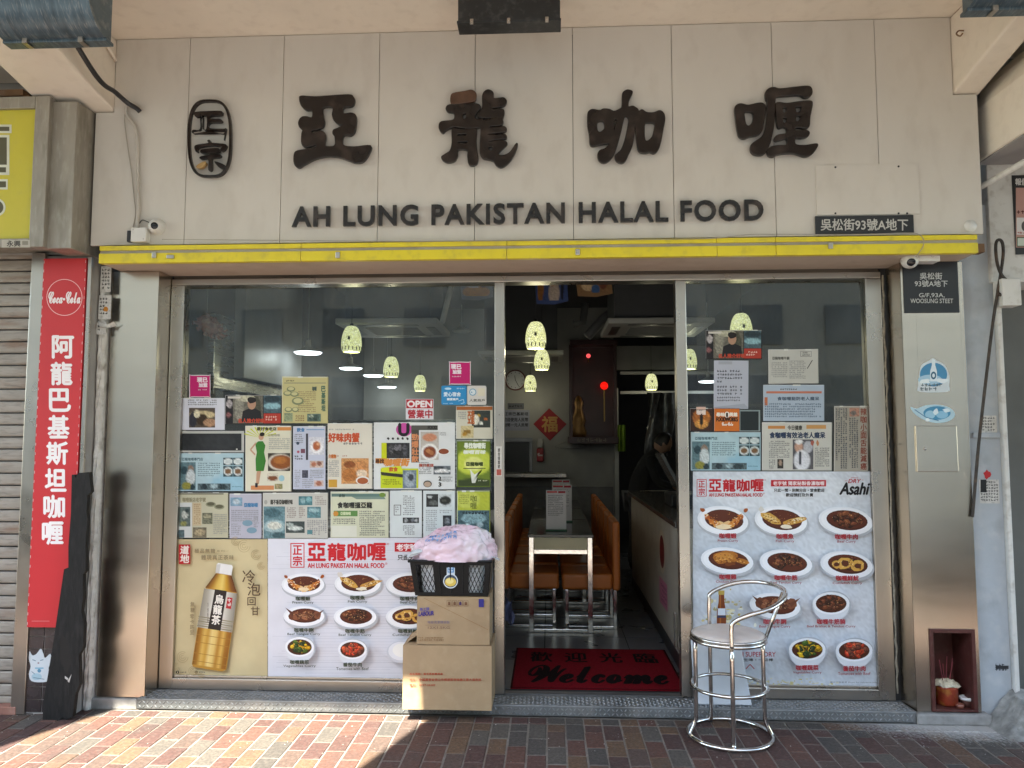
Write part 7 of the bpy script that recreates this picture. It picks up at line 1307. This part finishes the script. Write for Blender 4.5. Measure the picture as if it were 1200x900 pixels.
# reddish ornament hung inside the left window
rg = random.Random(77); q = W(246, 382, .24); orn = thing('hanging_ornament', 'mottled reddish brown ornament hung high in the left window', 'ornament', tuple(q))
ORM = mat('ornament_shell', (.22, .07, .045), rough=.4, var=.5, scale=40, bump=.6, bscale=50, dirt=((.45, .33, .26), .7, 30))
B().grid(lambda s, t: (q.x + (.085 + .02 * mn.noise(Vector((s * 9, t * 9, 1)))) * math.sin(math.pi * t) * math.cos(6.283 * s) , .24 + .035 * math.sin(math.pi * t) * math.sin(6.283 * s), q.z - .05 * math.sin(math.pi * t) * math.cos(6.283 * s) * .7 + (.06 + .015 * mn.noise(Vector((s * 7, t * 11, 4)))) * math.cos(math.pi * t)), 40, 24, True).obj('shell', ORM, orn, 0, True)
for k in range(10):
    a = R(200 + k * 28); r0, r1 = .06, .11; B().tube([(q.x + r0 * math.cos(a), .23, q.z + r0 * .7 * math.sin(a) - .03 * math.cos(a)), (q.x + r1 * math.cos(a), .22, q.z + r1 * .62 * math.sin(a) - .05 * math.cos(a)), (q.x + r1 * 1.1 * math.cos(a + .15), .23, q.z + r1 * .7 * math.sin(a + .15) - .05 * math.cos(a))], [.014, .01, .006], 7).obj('limb', ORM, orn, 0, True)
B().tube([(q.x - .02, .24, q.z + .05), (q.x - .02, .24, RZ1)], .0015, 5).obj('string', HG, orn)
# pendant lamps with mosaic shades
def mosaic():
    m = bpy.data.materials.new('mosaic_shade'); m.use_nodes = True; n, l = m.node_tree.nodes, m.node_tree.links; p = n['Principled BSDF']
    tc = n.new('ShaderNodeTexCoord'); vo = n.new('ShaderNodeTexVoronoi'); vo.inputs['Scale'].default_value = 70; l.new(tc.outputs['Object'], vo.inputs[0])
    ed = n.new('ShaderNodeTexVoronoi'); ed.feature = 'DISTANCE_TO_EDGE'; ed.inputs['Scale'].default_value = 70; l.new(tc.outputs['Object'], ed.inputs[0])
    r = n.new('ShaderNodeValToRGB'); e = r.color_ramp.elements; e[0].color = (.78, .78, .34, 1); e[1].color = (.95, .95, .68, 1); x = e.new(.5); x.color = (.86, .88, .46, 1); l.new(vo.outputs['Color'], r.inputs[0])
    mr = n.new('ShaderNodeMapRange'); mr.inputs[1].default_value = .02; mr.inputs[2].default_value = .1; mr.inputs[3].default_value = .35; l.new(ed.outputs[0], mr.inputs[0])
    mx = n.new('ShaderNodeMix'); mx.data_type = 'RGBA'; mx.blend_type = 'MULTIPLY'; mx.inputs[0].default_value = 1; g = n.new('ShaderNodeCombineColor')
    for i in range(3): l.new(mr.outputs[0], g.inputs[i])
    l.new(r.outputs[0], mx.inputs[6]); l.new(g.outputs[0], mx.inputs[7]); l.new(mx.outputs[2], p.inputs['Base Color']); l.new(mx.outputs[2], p.inputs['Emission Color']); p.inputs['Emission Strength'].default_value = LAMP_E; p.inputs['Roughness'].default_value = .4; return m
LAMP_E = .13
MOS = mosaic(); BULB = mat('lamp_glow', (.9, .9, .8), emit='#fff6dc', estr=.3); DRK = mat('dark_mosaic', (.03, .035, .02), rough=.4, emit='#2c2c16', estr=.05)
def glow(parent, loc, watts, col, size=.03):
    L = bpy.data.lights.new('lamp_light', 'POINT'); L.energy = watts; L.color = col; L.shadow_soft_size = size
    o = bpy.data.objects.new('lamp_light', L); C.objects.link(o); o.parent = parent; o.location = Vector(loc) - ORIG[parent.name]
def pendant(u, v, wpx, label):
    r_ = .076; d = 2 * r_ * F / wpx; Y = min(4.9, CY + d * .995); q = W(u, v, Y); H = r_ * 2.6; zb0 = q.z - H / 2
    t = thing('pendant_lamp', label, 'lamp', (q.x, Y, zb0), 'lit mosaic pendant lamps'); pr_ = [(.80, 0), (.93, .09), (1, .24), (.995, .4), (.94, .58), (.83, .75), (.66, .9), (.46, .98), (.3, 1)]
    b = B().lathe([(r_ * a, H * h_) for a, h_ in pr_], q.x, Y, zb0, 28); b.obj('shade', MOS, t, 0, True)
    b = B()
    for k in range(16):
        a = 6.283 * k / 16; b.box(0, 0, 0, 0, 0, 0) if 0 else None
        c, s = math.cos(a), math.sin(a); rr = r_ * .985; M = Matrix.Translation((q.x + rr * c, Y + rr * s, zb0 + H * .13)) @ Matrix.Rotation(a, 4, 'Z'); b.obox(M, .0015, .0035, .013)
    stuff(b.obj('dark_border', DRK, t)); B().lathe([(0, H * .04), (r_ * .8, H * .04), (r_ * .8, H * .035), (0, H * .035)], q.x, Y, zb0, 20).obj('bulb_glow', BULB, t)
    M = Matrix.Translation((q.x, Y - r_ * .985, q.z)); B().obox(M, .009, .002, .012).obj('motif', DRK, t)
    B().lathe([(.0, H * 1.12), (.012, H * 1.1), (.018, H * 1.0), (r_ * .24, H * .985)], q.x, Y, zb0, 14).obj('cap', BLACKP, t, 0, True); B().tube([(q.x, Y, zb0 + H * 1.08), (q.x, Y, RZ1)], .0025, 5).obj('cord', BLACKP, t)
    glow(t, (q.x, Y, zb0 - .03), .2, (1, .93, .72))
for u, v, wpx, lab in ((412, 397.5, 24, 'largest lit mosaic pendant behind the left window'), (458.5, 430, 18.5, 'middle sized lit mosaic pendant behind the left window'), (492.3, 449, 14.5, 'small lit mosaic pendant above the open sign'), (627.8, 393, 24.5, 'largest lit mosaic pendant in the doorway'), (635, 421.5, 18.5, 'second lit mosaic pendant just below the largest in the doorway'), (621.5, 449, 14.2, 'small lit mosaic pendant beside the wall clock'), (763.3, 447.5, 14.2, 'small lit mosaic pendant at the right of the doorway'), (868.5, 384, 25.5, 'large lit mosaic pendant behind the right window'), (807.5, 421, 18, 'lit mosaic pendant beside the right door post')): pendant(u, v, wpx, lab)
LEDM = mat('led_glow', (.8, .85, .9), emit='#e6efff', estr=.75); OFFM = mat('unlit_diffuser', (.5, .5, .48), rough=.4)
def disc(u, v, wpx, label, lit=True, r_=.12):
    d = 2 * r_ * F / wpx; Y = min(5.0, CY + d); q = W(u, v, Y); t = thing('disc_lamp', label, 'lamp', tuple(q), 'flat disc lamps')
    B().lathe([(0, -.014), (r_ * .85, -.014), (r_, 0)], q.x, Y, q.z, 28).obj('diffuser', LEDM if lit else OFFM, t, 0, True); B().lathe([(r_, .001), (r_ * .8, .018), (r_ * .4, .04), (r_ * .2, .055), (r_ * .17, .11), (0, .11)], q.x, Y, q.z, 24).obj('housing', WHITEP, t, 0, True); B().tube([(q.x, Y, q.z + .1), (q.x, Y, RZ1)], .003, 5).obj('cord', WHITEP, t)
    if lit: glow(t, (q.x, Y, q.z - .06), .26, (.88, .94, 1), .06)
for u, v, wpx, lab, lit in ((361, 413, 33, 'nearest lit disc lamp behind the left window', True), (411, 431.5, 27, 'lit disc lamp under the largest left pendant', True), (437.5, 440, 24, 'lit disc lamp left of the middle pendant', True), (453.5, 453.5, 21.5, 'farthest lit disc lamp behind the left window', True), (541, 388, 21.5, 'unlit white disc lamp near the left door post', False), (903, 398, 24, 'lit disc lamp behind the dark poster in right window', True), (830, 447, 22, 'lit disc lamp near the right door post', True)): disc(u, v, wpx, lab, lit)
# cassette air conditioners
ACM = mat('ac_plastic', (.36, .355, .34), rough=.5, var=.06); GRL = mat('ac_grille', (.14, .14, .135), rough=.6)
def cassette(u, v, Y, s, label):
    q = W(u, v, Y); t = thing('air_conditioner', label, 'air conditioner', (q.x, Y + s / 2, q.z), 'ceiling cassette air conditioners')
    box('casing', ACM, q.x - s / 2, q.x + s / 2, Y, Y + s, q.z + .003, q.z + .05, t, .01); box('housing', DARKC, q.x - s / 2 + .06, q.x + s / 2 - .06, Y + .06, Y + s - .06, q.z + .051, RZ1, t)
    for i in range(9): y = Y + s * (.26 + .06 * i); box('grille_slat', GRL, q.x - s * .26, q.x + s * .26, y, y + s * .03, q.z - .002, q.z + .0025, t)
    for dx in (-.4, .4): box('air_slot', BLACKP, q.x + s * dx - .035, q.x + s * dx + .035, Y + s * .22, Y + s * .78, q.z + .0005, q.z + .0028, t)
    for dy in (.1, .9): box('air_slot', BLACKP, q.x - s * .3, q.x + s * .3, Y + s * dy - .03, Y + s * dy + .03, q.z + .0005, q.z + .0028, t)
cassette(452, 380, 1.2, .78, 'ceiling cassette air conditioner behind the left window'); cassette(775, 379, 1.6, .85, 'ceiling cassette air conditioner at the right of the doorway'); cassette(610, 416, 3.0, .85, 'ceiling cassette air conditioner deep behind the left post')
DPI = mat('grey_duct_pipe', (.12, .12, .12), rough=.5)
tag(B().tube(opens([W(u, v, 2.6) for u, v in ((688, 395), (706, 375), (722, 365), (760, 362))]), .045, 10).obj('duct_pipe', DPI, None, 0, True), 'grey bent duct under the dark ceiling in the doorway', 'pipe'); tag(B().tube([W(686, 355, 3), W(683, 378, 3), W(672, 380, 3)], .04, 10).obj('duct_pipe', DPI, None, 0, True), 'short grey duct left of the bent duct', 'pipe')
tag(B().tube([W(530, 330, .9), W(518, 379, .9)], .02, 10).obj('support_pipe', ACM, None, 0, True), 'slanting pale pipe above the pink sticker', 'pipe')
# bunting hung along the ceiling
def flag(u0, u1, v1, Y, label, bl, base):
    o, p = cut('bunting_flag', label, 'flag', [(u0, 322), (u1, 322), (u1 + 2, v1 - 4), ((u0 + u1) / 2 + 4, v1), (u0 + 3, v1 - 1)], Y, base, .002, None, 1, 'bunting flags'); p.photo(u0 + 4, 323, u1 - 2, v1 - 5, base, bl, rng, .1); p.obj('printing', o)
flag(626, 664, 357, .8, 'blue poster flag with a figure hung at the top of the doorway', [(.1, .5, .12, .6, '#8a5a2a'), (.6, .7, .2, .5, '#b8a898'), (.55, .3, .1, .15, '#a8806a'), (.9, .5, .06, .5, '#15151c')], '#3a4a78')
flag(674, 716, 348, .8, 'tan poster flag with figures at the top of the doorway', [(.3, .6, .2, .3, '#d0b48a'), (.55, .8, .14, .3, '#3a5a8a'), (.8, .4, .14, .4, '#6a3a2a')], '#8a6a48')
flag(538, 576, 352, .8, 'orange and grey poster flag at the top of left window', [(.5, .8, .5, .3, '#b5762c'), (.4, .4, .3, .2, '#a8acb8'), (.75, .35, .15, .25, '#3c3c44')], '#6a6a74')
